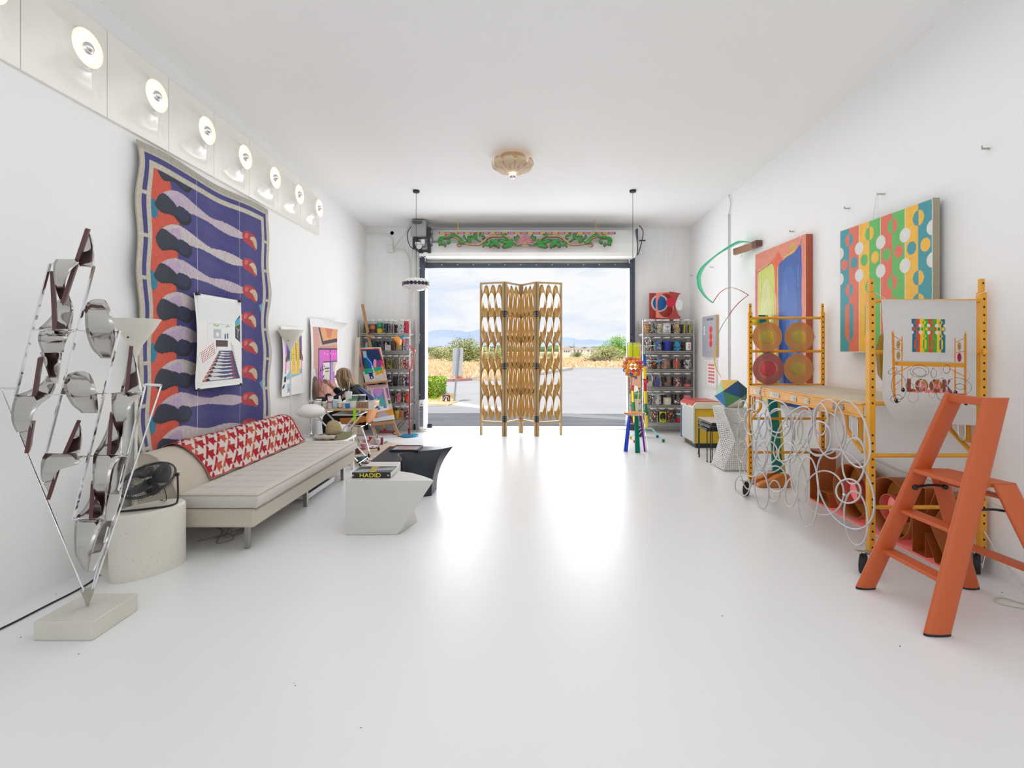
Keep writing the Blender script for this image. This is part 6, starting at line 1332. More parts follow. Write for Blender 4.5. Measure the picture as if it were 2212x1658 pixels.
# ---------------------------------------------------------------- orange shell chair
OS = mat('orange_shell', (.72, .27, .06), .4, var=.06); OS2 = mat('orange_shell_inside', (.5, .15, .02), .4)
CXc, CYc = -2.36, 7.3
t = thing('shell_chair', 'orange moulded shell chair on chrome caster legs under the seated person', 'chair', (CXc, CYc, 0))
def shell(u, v):   # v 0 front edge (towards the wall) to 1 back top, u across
    s_ = v*3.0; w_ = .235*(1-.1*abs(v-.45)); y = CYc+(u-.5)*2*w_; e = abs(u-.5)*2; lipz = .1*e**4
    if v < .52: q = v/.52; x = CXc-.22+q*.36; z = .46-.018*math.sin(q*PI)-.02*(1-q)**3; return Vector((x-.0, y, z+lipz+.02*q*e**2))
    q = (v-.52)/.48; a = q*1.32; x = CXc+.14+.085*math.sin(min(a, 1.3))+.03*q; z = .455+.31*q**1.15; return Vector((x-.06*e**2.5*q, y, z+lipz*(1-q)))
b = MB(); b.grid(shell, 24, 36); b.build('seat_shell', OS, t, smooth=True, solid=.008)
for s_ in (-1, 1):
    y = CYc+s_*.19
    b = MB(); b.tube(spline([(CXc-.3, y+s_*.04, .075), (CXc-.2, y+s_*.02, .3), (CXc-.16, y, .41), (CXc-.1, y, .43), (CXc+.02, y, .42), (CXc+.09, y, .38), (CXc+.17, y+s_*.03, .16), (CXc+.2, y+s_*.05, .075)], 6), .0115, 8); b.build('leg_frame', CHROME, t)
    for x in (CXc-.3, CXc+.2):
        b = MB(); b.cyl((x-.012, y+s_*.045, .03), (x+.012, y+s_*.045, .03), .029, n=16); c_ = b.build('caster', BLACK, t); b = MB(); b.lathe([(.012, .03), (.02, .045), (.012, .07)], (x, y+s_*.045, 0), 10); b.build('caster_cap', CHROME, c_)
b = MB(); b.cyl((CXc-.08, CYc-.19, .425), (CXc-.08, CYc+.19, .425), .011, n=8); b.cyl((CXc+.05, CYc-.19, .41), (CXc+.05, CYc+.19, .41), .011, n=8); b.build('cross_tube', CHROME, t)
# ---------------------------------------------------------------- floor paper and pots
b = MB(); b.prism([(-2.5, 6.6, .0015), (-2.0, 6.55, .0015), (-1.78, 6.9, .0015), (-1.92, 8.05, .0015), (-2.45, 8.35, .0015), (-2.9, 8.2, .0015)], (0, 0, .0015)); o = b.build('floor_paper', mat('kraft_paper', (.6, .47, .37), .8, var=.12, vscale=5)); tag(o, 'brown protective paper spread on the floor under the pots', 'paper')
FG = 'paint pots on the floor paper'
for a in ((774, 7.32, .003, .042, .095, '#5a2a3c', 'plum pot nearest the sofa corner', '#d8ccd4', '#8a4a5c'), (785, 7.62, .003, .042, .09, '#c8586c', 'rose pot right of the plum pot', '#e8c8d0', '#d88a98'), (791.5, 7.95, .003, .038, .1, '#c87a98', 'pink pot behind the rose pot', '#e0c0dc', '#b86a80'), (801, 8.2, .003, .035, .1, '#a81a20', 'crimson red pot behind the chrome chair leg', '#d8a0a0', '#b82028'), (816, 7.95, .003, .045, .1, '#8a78a8', 'lilac pot right of the chair leg', '#f0eef4', '#cfc4dc'), (824.5, 8.0, .003, .024, .11, '#7a2030', 'slim dark red tube pot beside the lilac pot', '#a04858', '#8a3040'), (813, 8.3, .003, .042, .09, '#b0c8cc', 'pale green pot behind the lilac pot', '#d8ece8', '#c8dcdc'), (773, 6.72, .003, .045, .095, '#2a3434', 'dark grey green pot by the folding table foot', '#cfd4d0', '#4a5654'), (782.5, 6.8, .003, .035, .08, '#4a8088', 'teal pot by the folding table foot', '#b8d0d0', '#6a98a0'), (766, 6.68, .003, .03, .1, '#b8bc80', 'yellow green pot half hidden by the sofa corner', '#d8dcc0', '#a8b078')):
    pot(*a, grp=FG)
t = pot(815, 6.58, .003, .05, .11, '#9aa4a0', 'grey green open pot next to the black table', '#d8dcd8', None, grp=FG)
def plate(px, Y, r_, lab, cols, sd):
    q = P(px, 755+EYE*F/Y, Y); t = thing('palette_plate', lab, 'plate', (q.x, Y, .003)); b = MB(); b.lathe([(.001, .004), (r_*.7, .004), (r_, .02), (r_*.97, .022), (r_*.68, .007), (.001, .007)], (q.x, Y, .003), 32); b.build('dish', WPLAS, t, smooth=40); r = random.Random(sd)
    for k, c_ in enumerate(cols): a = 6.28*k/len(cols)+.3; b = MB(); b.sph((q.x+r_*.42*math.cos(a), Y+r_*.42*math.sin(a), .011), r_*.2, 10, 6, (1, 1, .3)); b.build('paint_blob', mat('blob_'+c_.strip('#'), c_, .3), t, smooth=True)
plate(808, 7.75, .1, 'white palette plate with pink paint beneath the chair leg', ['#c83078', '#4a2030', '#d8a0b0'], 1)
plate(799, 6.75, .11, 'white palette plate with dark red paint by the black table', ['#5a1018', '#b83848', '#2a1014', '#d88a70'], 2)
b = MB(); q = P(832, 950, 8.2)
for k, (c_, dx, dy) in enumerate((('#2a6aa0', 0, 0), ('#1a1c24', .03, .02), ('#c8b8a0', -.02, .05))): pass
b.bev((q.x-.05, 8.1, .003), (q.x+.04, 8.22, .02), .003); o = b.build('small_carton', mat('blue_carton', (.1, .25, .4), .5)); tag(o, 'little flat blue carton at the far edge of the floor paper', 'box')
RAG = mat('crumpled_rag', (.66, .6, .53), .9, bump=.6, bscale=25, var=.25, vscale=9)
for (x, y, rx, ry, rz, sd, lab) in ((-2.62, 7.95, .2, .16, .11, 1, 'crumpled pale cloth pile under the chair on the paper'), (-2.35, 8.1, .12, .1, .14, 2, 'stained white rag heap behind the chair legs'), (-2.72, 7.6, .16, .14, .07, 3, 'flat stained cloth by the wall under the table')):
    r = random.Random(sd); ph = [r.uniform(0, 6) for _ in range(6)]
    b = MB(); b.grid(lambda u, v: Vector((x+rx*math.cos(u*2*PI)*(v**.7)*(1+.15*math.sin(5*u*2*PI+ph[0])), y+ry*math.sin(u*2*PI)*(v**.7)*(1+.15*math.sin(4*u*2*PI+ph[1])), .004+rz*max(0, (1-v**1.6))*(.75+.25*math.sin(7*u*2*PI+ph[2]+v*6)))), 48, 14); o = b.build('paint_rag', RAG, smooth=True); tag(o, lab, 'cloth')
# ================================================================ right side
# ---------------------------------------------------------------- coloured acrylic stool
SX0, SY0 = 1.64, 7.52
t = thing('acrylic_stool', 'clear acrylic stool with orange red seat and blue green violet legs', 'stool', (SX0, SY0, 0))
b = MB(); b.lathe([(.001, .02), (.165, .018), (.17, .008), (.16, .0), (.001, -.002)], (SX0, SY0, .545), 40); b.build('seat', thinglass('clear_acrylic', (.96, .97, 1), refl=.9, trans=.93), t, smooth=40)
b = MB(); b.lathe([(.001, .0), (.155, .0), (.155, .004), (.001, .004)], (SX0, SY0, .566), 40); b.build('orange_disc', mat('orange_gel', (.85, .3, .03), .2), t)
b = MB(); b.lathe([(.001, .0), (.13, .0), (.15, .012), (.001, .012)], (SX0, SY0, .53), 40); b.build('red_disc', mat('red_gel', (.75, .08, .07), .2), t)
for (a, c_, nm, lab) in ((math.radians(200), (.03, .12, .75), 'blue_gel', 'blue leg'), (math.radians(275), (0, .3, .2), 'green_gel', 'green leg'), (math.radians(345), (.35, 0, .5), 'violet_gel', 'violet leg')):
    tp = Vector((SX0+.085*math.cos(a), SY0+.085*math.sin(a), .535)); bt = Vector((SX0+.15*math.cos(a), SY0+.15*math.sin(a), .001)); r_ = Vector((math.cos(a), math.sin(a), 0)); tn = Vector((-r_.y, r_.x, 0))
    b = MB(); vv = [p_+tn*s_*w_+r_*q for p_, w_ in ((tp, .026), (bt, .036)) for s_, q in ((-1, -.012), (1, -.012), (1, .012), (-1, .012))]; b.add(vv, [(0, 1, 2, 3), (7, 6, 5, 4), (0, 4, 5, 1), (1, 5, 6, 2), (2, 6, 7, 3), (3, 7, 4, 0)])
    l_ = b.build('leg', acrylic(nm, c_, .25, .15), t, label=lab)
for a in (math.radians(183), math.radians(5)):
    tp = Vector((SX0+.1*math.cos(a), SY0+.1*math.sin(a), .535)); bt = Vector((SX0+.17*math.cos(a), SY0+.17*math.sin(a)-.04, .001)); b = MB(); b.bar(tp, bt, .05, .02, up=(0, 1, 0)); b.build('leg', MATS['clear_acrylic'], t, label='clear leg')
# ---------------------------------------------------------------- coloured totem
TX, TY = P(1394, 900, 8.45).x, 8.45
t = thing('totem_sculpture', 'striped blue yellow red green totem pole with mint rods and balls', 'sculpture', (TX, TY, 0))
ys = [(765, 791, '#0f5a9c'), (791, 818, '#f2cc10'), (818, 844, '#c01828'), (844, 871, '#f2cc10'), (871, 896, '#0f7a3c'), (896, 923, '#efd040')]
MINT = mat('mint_rod', (.35, .72, .66), .4)
for y0_, y1_, c_ in ys:
    lean = lambda y: (y-765)/158*.035-.01
    b = MB(); b.cyl(P(1393, y0_, TY)+Vector((lean(y0_), 0, 0)), P(1393, y1_, TY)+Vector((lean(y1_), 0, 0)), .026, n=20); b.build('pole_segment', mat('totem_'+c_[1:], c_, .4), t)
def rod(a, c, r_=.006): b = MB(); b.cyl(a, c, r_, n=8); return b.build('rod', MINT, t)
rod(P(1392.5, 765, TY), P(1392.5, 747, TY)); rod(P(1370, 747, TY), P(1414, 746, TY)); rod(P(1395, 779, TY), P(1422, 779, TY)); rod(P(1395, 851, TY), P(1436, 851, TY)); rod(P(1392, 779, TY), P(1376, 779, TY))
def tball(px, py, r_, c_, Y=None): b = MB(); b.sph(P(px, py, Y or TY-.03), r_, 16, 12); b.build('ball', mat('ball_'+c_[1:], c_, .35), t, smooth=True)
tball(1396.5, 824, .03, '#b81c28', TY-.04); tball(1373, 815.5, .028, '#c84a40'); tball(1436, 851, .012, '#c81c28'); tball(1380.5, 839, .02, '#b84048'); tball(1385.5, 867, .012, '#b01c28'); tball(1381.5, 871.5, .013, '#b01c28'); tball(1389.5, 819, .012, '#c81c28')
rod(P(1373, 816, TY), P(1389, 829, TY), .003); rod(P(1385.5, 867, TY), P(1384, 900, TY), .003); rod(P(1381, 872, TY), P(1379, 905, TY), .003)
b = MB(); b.tube([P(1380, 842, TY), P(1378, 870, TY), P(1375, 893, TY)], .009, 6); b.build('yellow_rod', mat('yellow_rod', (.8, .62, .15), .4), t)
b = MB(); b.prism([P(1415, 784, TY-.03), P(1423, 777, TY-.03), P(1434, 776, TY-.03), P(1425, 781, TY-.03)], (0, .01, 0)); b.build('blue_paddle', mat('paddle_blue', (.1, .3, .65), .4), t)
base = Vector((TX+.03, TY, .205))
for (px, py, c_, Y) in ((1362, 940, '#e0c428', 8.5), (1371, 948, '#c03a34', 8.15), (1420, 943, '#0f50a0', 8.62), (1433, 951, '#0f6a3a', 8.2)):
    q = P(px, 755+(EYE-.027)*F/Y, Y); b = MB(); b.sph(q, .026, 16, 12); b.build('foot_ball', mat('fb_'+c_[1:], c_, .35), t, smooth=True)
    b = MB(); b.tube([base+Vector((0, 0, -.015)), base+Vector(((q.x-base.x)*.35, (q.y-base.y)*.35, -.01)), q], .006, 7); b.build('foot_rod', MINT, t)
b = MB(); b.lathe([(.001, 0), (.05, 0), (.05, .01), (.001, .01)], (TX+.03, TY, .185), 20); b.build('hub', MINT, t)
# mirror and acrylic sheets by the jamb
t = thing('standing_mirror', 'narrow mirror panel leaning at the right door jamb', 'mirror', (P(1371, 900, 8.95).x, 8.95, 0))
xa, xb = P(1357, 850, 8.95).x, P(1385, 850, 8.95).x
b = MB(); b.prism([(xa+.012, 8.9, .22), (xb-.012, 8.9, .22), (xb-.012, 9.01, 1.6), (xa+.012, 9.01, 1.6)], (0, .006, 0)); b.build('mirror_glass', mat('mirror', (.85, .9, .92), .03, 1), t)
b = MB(); 
for (p0, p1) in (((xa, 8.9, .2), (xa, 9.02, 1.62)), ((xb, 8.9, .2), (xb, 9.02, 1.62)), ((xa, 8.9, .2), (xb, 8.9, .2)), ((xa, 9.02, 1.62), (xb, 9.02, 1.62))): b.bar(p0, p1, .022, .02, up=(0, 1, 0))
for x in (xa, xb): b.bar((x, 8.89, .0), (x, 8.9, .21), .022, .02, up=(0, 1, 0))
b.build('frame', mat('mirror_frame', (.45, .44, .4), .4, .6), t)
b = MB(); b.prism([P(1359, 741, 8.86), P(1381, 741, 8.86), P(1381, 776, 8.84), P(1359, 776, 8.84)], (0, .004, 0)); o = b.build('lime_acrylic_sheet', mat('lime_sheet', (.62, .66, .01), .15)); tag(o, 'lime yellow acrylic sheet on the mirror by the right jamb', 'acrylic sheet')
b = MB(); b.prism([P(1366, 742, 8.88), P(1386, 742, 8.88), P(1384, 832, 8.85), P(1366, 832, 8.85)], (0, .004, 0)); o = b.build('peach_acrylic_sheet', mat('peach_sheet', (.9, .5, .36), .15)); tag(o, 'peach pink acrylic sheet behind the ball lamp', 'acrylic sheet')
b = MB(); b.bev((P(1364, 0, 9.1).x, 8.72, .001), (P(1376, 0, 9.1).x, 8.8, .17), .006); o = b.build('floor_box', BLACK); tag(o, 'small black box on the floor behind the acrylic stool', 'box')
# ---------------------------------------------------------------- yellow white bin
t = thing('flap_bin', 'yellow and cream bin with a red flap beside the right shelf', 'bin', (2.8, 7.98, 0))
YB_ = mat('bin_yellow', (.68, .42, .02), .4); WB_ = mat('bin_cream', (.72, .66, .5), .4); BB_ = mat('bin_blue', (.1, .17, .33), .4)
b = MB(); b.bev((2.6, 7.72, .07), (2.98, 8.28, .60), .012); b.build('body', YB_, t)
b = MB(); b.prism([(2.597, 7.69, .10), (2.597, 8.31, .10), (2.597, 8.31, .61), (2.597, 7.69, .61)], (-.014, 0, 0)); b.build('front_panel', mat('bin_panel', (.5, .53, .53), .4), t)
b = MB(); b.bev((2.57, 7.695, .08), (2.597, 7.72, .62), .004); b.build('edge_strip', WB_, t); b = MB(); b.bev((2.57, 8.29, .08), (2.597, 8.32, .62), .004); b.build('edge_strip', BB_, t)
b = MB(); b.prism([(2.57, 7.69, .60), (2.57, 7.69, .645), (2.62, 7.69, .70), (2.99, 7.69, .70), (2.99, 7.69, .60)], (0, .62, 0)); b.build('hood', WB_, t, bevel=.008)
b = MB(); b.prism([(2.562, 7.74, .645), (2.565, 7.74, .66), (2.615, 7.74, .712), (2.64, 7.74, .712), (2.99, 7.74, .708), (2.99, 7.74, .702), (2.62, 7.74, .702)], (0, .56, 0)); f_ = b.build('flap', mat('bin_red', (.62, .1, .09), .35), t)
b = MB(); b.bev((2.555, 7.93, .635), (2.567, 7.99, .65), .003); b.build('handle', BLACK, f_)
b = MB(); b.bev((2.62, 7.74, .001), (2.96, 8.26, .07), .004); b.build('plinth', mat('bin_plinth', (.02, .025, .035), .5), t)
# ---------------------------------------------------------------- nesting tables
BT_ = mat('thin_black_steel', (.012, .012, .013), .4)
def nest(name, lab, x0, x1, y0, y1, h, top, grp):
    t = thing(name, lab, 'table', ((x0+x1)/2, (y0+y1)/2, 0), grp)
    b = MB(); b.bev((x0, y0, h-.012), (x1, y1, h), .003); b.build('table_top', top, t)
    for (p0, p1) in (((x0, y0), (x1, y0)), ((x1, y0), (x1, y1)), ((x1, y1), (x0, y1)), ((x0, y1), (x0, y0))): b = MB(); b.bar((*p0, h-.022), (*p1, h-.022), .012, .02); b.build('apron_rail', BT_, t)
    for x in (x0+.006, x1-.006):
        for y in (y0+.006, y1-.006): b = MB(); b.cyl((x, y, .006), (x, y, h-.02), .0065, n=8); l_ = b.build('leg', BT_, t); b = MB(); b.cyl((x, y, .001), (x, y, .02), .0095, n=10); b.build('foot_tip', BT_, l_)
PKT = mat('pink_laminate', (.62, .5, .47), .35); GYT = mat('black_laminate', (.06, .07, .08), .3)
GRN = 'nest of small steel legged tables'
nest('nesting_table', 'largest nesting table with a pale pink top and black legs', 2.50, 2.86, 6.74, 7.28, .535, PKT, GRN)
nest('nesting_table', 'middle black nesting table sliding out under the pink one', 2.47, 2.80, 6.72, 7.16, .488, GYT, GRN)
nest('nesting_table', 'smallest black nesting table tucked lowest of the three', 2.44, 2.74, 6.76, 7.08, .442, GYT, GRN)
# ---------------------------------------------------------------- perforated pedestal with coloured polyhedron
m = bpy.data.materials.new('perforated_white_metal'); m.use_nodes = True; nn = m.node_tree; bs = nn.nodes['Principled BSDF']; bs.inputs['Base Color'].default_value = (.72, .72, .7, 1); bs.inputs['Roughness'].default_value = .45
uv = nn.nodes.new('ShaderNodeAttribute'); uv.attribute_name = 'Col'; sc2 = nn.nodes.new('ShaderNodeVectorMath'); sc2.operation = 'SCALE'; sc2.inputs['Scale'].default_value = 42; fr = nn.nodes.new('ShaderNodeVectorMath'); fr.operation = 'FRACTION'; sb_ = nn.nodes.new('ShaderNodeVectorMath'); sb_.operation = 'SUBTRACT'; sb_.inputs[1].default_value = (.5, .5, 0); ln = nn.nodes.new('ShaderNodeVectorMath'); ln.operation = 'LENGTH'; gt = nn.nodes.new('ShaderNodeMath'); gt.operation = 'GREATER_THAN'; gt.inputs[1].default_value = .3
nn.links.new(uv.outputs['Vector'], sc2.inputs[0]); nn.links.new(sc2.outputs[0], fr.inputs[0]); nn.links.new(fr.outputs[0], sb_.inputs[0]); nn.links.new(sb_.outputs[0], ln.inputs[0]); nn.links.new(ln.outputs['Value'], gt.inputs[0]); nn.links.new(gt.outputs[0], bs.inputs['Alpha'])
PX0, PY0 = 2.64, 6.42
t = thing('perforated_pedestal', 'white perforated metal pedestal with folded waist under the polyhedron', 'pedestal', (PX0, PY0, 0))
def sq(r_, z, rot): return [Vector((PX0+r_*math.cos(rot+k*PI/2), PY0+r_*math.sin(rot+k*PI/2), z)) for k in range(4)]
A_, B_, C_ = sq(.26, .775, PI/4), sq(.15, .38, PI/4+.6), sq(.27, .02, PI/4)
for (lo, hi) in ((C_, B_), (B_, A_)):
    for k in range(4):
        j = (k+1) % 4
        for tri in ((lo[k], lo[j], hi[k]), (lo[j], hi[j], hi[k])):
            e1 = (tri[1]-tri[0]).normalized(); nz = e1.cross(tri[2]-tri[0]).normalized(); e2 = nz.cross(e1); b = MB(); b.v = [tuple(p_) for p_ in tri]; b.f = [(0, 1, 2)]; b.c = [((p_-tri[0]).dot(e1)+1, (p_-tri[0]).dot(e2)+1, 0) for p_ in tri]; b.build('perforated_panel', m, t, fix=False)
    for k in range(4): b = MB(); b.cyl(lo[k], hi[k], .004, n=6); b.build('fold_edge', WPLAS, t)
b = MB(); b.box((PX0-.17, PY0-.17, .001), (PX0+.19, PY0+.19, .022)); b.build('base_board', mat('worn_base_board', (.5, .44, .36), .7, var=.3), t)
b = MB(); b.bev((PX0-.17, PY0-.17, .772), (PX0+.17, PY0+.17, .778), .002); b.build('top_plate', WPLAS, t)
ICX, ICY, ICZ, ICR = P(1581, 846, 6.4).x, 6.4, .778+.178, .212
t = thing('colour_polyhedron', 'large polyhedron with green blue yellow and maroon faces on the pedestal', 'sculpture', (ICX, ICY, .778))
gphi = (1+5**.5)/2; vs_ = [Vector(v).normalized()*ICR for v in ((-1, gphi, 0), (1, gphi, 0), (-1, -gphi, 0), (1, -gphi, 0), (0, -1, gphi), (0, 1, gphi), (0, -1, -gphi), (0, 1, -gphi), (gphi, 0, -1), (gphi, 0, 1), (-gphi, 0, -1), (-gphi, 0, 1))]
fs_ = [(0, 11, 5), (0, 5, 1), (0, 1, 7), (0, 7, 10), (0, 10, 11), (1, 5, 9), (5, 11, 4), (11, 10, 2), (10, 7, 6), (7, 1, 8), (3, 9, 4), (3, 4, 2), (3, 2, 6), (3, 6, 8), (3, 8, 9), (4, 9, 5), (2, 4, 11), (6, 2, 10), (8, 6, 7), (9, 8, 1)]
c8 = Vector((sum(vs_[i].x for i in fs_[8]), sum(vs_[i].y for i in fs_[8]), sum(vs_[i].z for i in fs_[8]))).normalized()
Rq = c8.rotation_difference(Vector((0, 0, -1))).to_matrix(); Rz = Matrix.Rotation(math.radians(38), 3, 'Z'); vs_ = [Rz @ (Rq @ v) for v in vs_]; zmin = min(v.z for v in vs_)
pal = {'green': '#1f8a34', 'blue': '#0a74b8', 'dblue': '#0f4f80', 'yellow': '#e0b84a', 'maroon': '#6a1c28', 'sage': '#4c8a58', 'cream': '#efe9d8', 'teal': '#7ac8a0'}
for k, f_ in enumerate(fs_):
    c_ = sum((vs_[i] for i in f_), Vector())/3; nrm = c_.normalized(); nm = ['green', 'blue', 'dblue', 'sage', 'maroon', 'cream'][k % 6]
    if nrm.z > .6: nm = 'yellow'
    elif nrm.z > 0 : nm = ['green', 'dblue', 'yellow', 'teal', 'green'][k % 5] if nrm.y < .2 else 'cream'
    elif nrm.z > -.6: nm = ['blue', 'maroon', 'sage', 'cream', 'blue'][k % 5]
    b = MB(); O_ = Vector((ICX, ICY, .779-zmin)); g3 = [O_+c_+(vs_[i]-c_)*.997 for i in f_]; b.prism(g3, -nrm*.006); b.build('face', mat('poly_'+nm, pal[nm], .35), t)
# ---------------------------------------------------------------- acrylic ribbon sculpture high on the right wall
t = thing('acrylic_ribbon', 'looping acrylic ribbon of green red and yellow hung from a wall bracket', 'sculpture', (2.9, 7.0, 1.4))
WAL = mat('walnut_block', (.16, .07, .045), .4); WAL2 = mat('cherry_bracket', (.42, .2, .13), .45, var=.15, stretch=(3, 3, 12))
q0, q1 = P(1635, 530, 6.78), P(1594, 545, 7.15); b = MB(); b.bar((3.085, 6.72, q0.z+.0), (2.96, 7.12, q1.z), .05, .085); b.build('bracket', WAL2, t)
b = MB(); b.bev((3.03, 6.62, q0.z-.04), (3.112, 6.74, q0.z+.04), .004); b.build('wall_block', WAL, t)
for q in ((3.0, 7.0, q1.z-.06), (3.06, 6.8, q0.z-.06)): b = MB(); b.tube([(q[0], q[1]-.02, q[2]), (q[0], q[1]-.02, q[2]-.03), (q[0], q[1]+.03, q[2]-.03)], .004, 5); b.build('clip', STEEL, t)
def ribbon(pts, ws, m, name='ribbon', wdir=(0, 1, 0)):
    sp = spline([P(*p_) for p_ in pts], 10); n_ = len(sp); b = MB(); wd_ = Vector(wdir).normalized(); vv = []
    for i, p_ in enumerate(sp):
        w_ = np.interp(i/(n_-1), np.linspace(0, 1, len(ws)), ws); vv += [p_-wd_*w_/2, p_+wd_*w_/2]
    b.add(vv, [(2*i, 2*i+1, 2*i+3, 2*i+2) for i in range(n_-1)]); b.build(name, m, t, smooth=True, solid=.004)
GA = acrylic('green_acrylic', (.18, .8, .55), .35, .1); RA = acrylic('red_acrylic', (.75, .12, .16), .3, .1); YA = acrylic('yellow_acrylic', (.9, .72, .12), .3, .1); KA = acrylic('smoke_acrylic', (.6, .6, .5), .4, .1)
WD_ = (.55, .83, .1)
ribbon([(1628, 524, 6.8), (1600, 522, 7.05), (1576, 533, 7.15), (1545, 553, 7.2), (1518, 578, 7.22), (1509, 598, 7.22)], [.06, .28, .2, .1, .2, .22], GA, wdir=WD_)
ribbon([(1509, 598, 7.22), (1512, 620, 7.22), (1524, 640, 7.2), (1540, 654, 7.18)], [.22, .2, .14, .08], GA, wdir=WD_)
ribbon([(1540, 654, 7.16), (1554, 633, 7.14), (1575, 621, 7.1), (1597, 626, 7.0), (1617, 637, 6.85)], [.03, .04, .06, .07, .05], RA, wdir=WD_)
ribbon([(1617, 637, 6.85), (1600, 650, 6.9), (1585, 666, 7.0), (1575, 680, 7.05)], [.05, .07, .06, .05], RA, wdir=WD_)
ribbon([(1575, 680, 7.05), (1560, 703, 7.1), (1550, 725, 7.15), (1546, 745, 7.15)], [.05, .04, .04, .05], KA, wdir=WD_)
ribbon([(1546, 745, 7.15), (1543, 770, 7.1), (1547, 795, 7.0), (1558, 814, 6.7)], [.05, .06, .05, .02], YA, wdir=WD_)
# ---------------------------------------------------------------- pictures on the right wall
def wallpic(name, lab, px0, px1, p, z0, z1, off, th_, rim, m=PRINT, cat='picture', y0=None, y1=None):
    """picture on the right wall, u runs from the far side to the near side"""
    yf = y0 or (XR-off)*F/(px0-CX); yn = y1 or (XR-off)*F/(px1-CX); p.rim = rim
    o = p.build(name, lambda u, v: (XR-off+0*u, yf+(yn-yf)*u, z1-(z1-z0)*v), m, thick=th_, flip=True); return tag(o, lab, cat)
p = Paint(.6, .68, .004, '#a9abb4'); p.noise(.02, 2)
for k in range(3): p.ell(.66, .34+.17*k, .11, .085, '#e0432e'); p.ell(.16, .27+.075*k, .055, .038, '#e6e6ea')
p.line([(.2, .9), (.35, .5), (.4, .45)], .005, '#85879a'); p.line([(.2, .9), (.9, .88), (.88, .5)], .005, '#85879a'); p.line([(.3, .55), (.5, .8)], .004, '#85879a')
o = wallpic('wall_picture', 'grey picture with three red ovals on the far right wall', 1517, 1547, p, .0, .0, .05, .048, '#c9a884', y0=8.72, y1=8.08) if False else None
yf, yn = 8.72, 8.12
p.rim = '#c9a884'; o = p.build('wall_picture', lambda u, v: (XR-.05+0*u, yf+(yn-yf)*u, 2.06-.68*v), PRINT, thick=.048, flip=True); tag(o, 'grey picture with three red ovals on the far right wall', 'picture')
text('lettering', 'THE CAPSULE', .05, BLACK, o, (XR-.0512, 8.36, 2.0), (PI/2, 0, -PI/2), .0003)
t = thing('framed_picture', 'white framed picture of red stripes below the grey oval picture', 'picture', (XR-.02, 8.45, .88))
b = MB(); y0_, y1_, z0_, z1_ = 8.66, 8.16, .87, 1.33
b.hollow([(XR-.03, y0_, z0_), (XR-.03, y1_, z0_), (XR-.03, y1_, z1_), (XR-.03, y0_, z1_)], [(XR-.03, y0_-.04, z0_+.04), (XR-.03, y1_+.04, z0_+.04), (XR-.03, y1_+.04, z1_-.04), (XR-.03, y0_-.04, z1_-.04)], (.028, 0, 0)); b.build('frame', WPLAS, t)
p = Paint(.42, .38, .004, '#eeeeec')
for k in range(6):
    for j in range(22): p.rect(.17+.03*j, .08+.145*k, .195+.03*j, .16+.145*k, '#e05a50')
p.build('picture', lambda u, v: (XR-.012+0*u, y0_-.04-.42*u, z1_-.04-.38*v), PRINT, t, thick=None, flip=False)
# pink edged abstract
p = Paint(1.23, 1.9, .0065, '#e08a70'); p.noise(.02, 7)
p.smooth([(.08, .14), (.15, .115), (.3, .1), (.4, .11), (.43, .18), (.42, .5), (.44, .97), (.1, .97), (.05, .8), (.06, .4)], '#cfd36c'); p.smooth([(.14, .3), (.3, .2), (.36, .5), (.3, .9), (.16, .8)], '#d6d993')
p.smooth([(.5, .16), (.62, .1), (.8, .08), (.9, .05), (.93, .12), (.93, .5), (.95, .97), (.5, .97), (.52, .6)], '#2f57a4'); p.smooth([(.6, .2), (.8, .2), (.85, .6), (.7, .8), (.6, .6)], '#3a64b4')
p.smooth([(.36, .09), (.45, .07), (.47, .045), (.52, .05), (.56, .075), (.58, .1), (.5, .14), (.48, .3), (.44, .3), (.42, .14)], '#e4603a'); p.line([(.05, .13), (.2, .115), (.38, .095)], .006, '#b8303a'); p.line([(.62, .09), (.8, .07)], .01, '#d8c040'); p.smooth([(.72, .04), (.78, .02), (.82, .05), (.74, .06)], '#c8a84a')
p.line([(.93, .02), (.9, .06), (.92, .2), (.93, .5)], .006, '#5a3a9a'); p.line([(.44, .3), (.46, .7), (.45, .97)], .01, '#e8d040'); p.line([(.49, .14), (.5, .6), (.49, .97)], .008, '#d8c848'); p.poly([(.0, .1), (.04, .12), (.05, .97), (0, .97)], '#d86a78')
for k in range(26): r_ = random.Random(k); x = r_.uniform(.55, .88); y = r_.uniform(.15, .9); p.line([(x, y), (x+.005, y+r_.uniform(.03, .12))], .005, '#5a86c8'); x = r_.uniform(.1, .4); p.line([(x, y), (x+.01, y+.08)], .005, '#c2b24c')
p.noise(.03, 4)
p.rim = '#b8583e'; o = p.build('abstract_painting', lambda u, v: (XR-.075+0*u, 6.67+(5.47-6.67)*u, 2.75-1.9*v), CANVAS, thick=.07, flip=True); tag(o, 'large abstract painting of yellow and blue fields with salmon edges', 'painting')
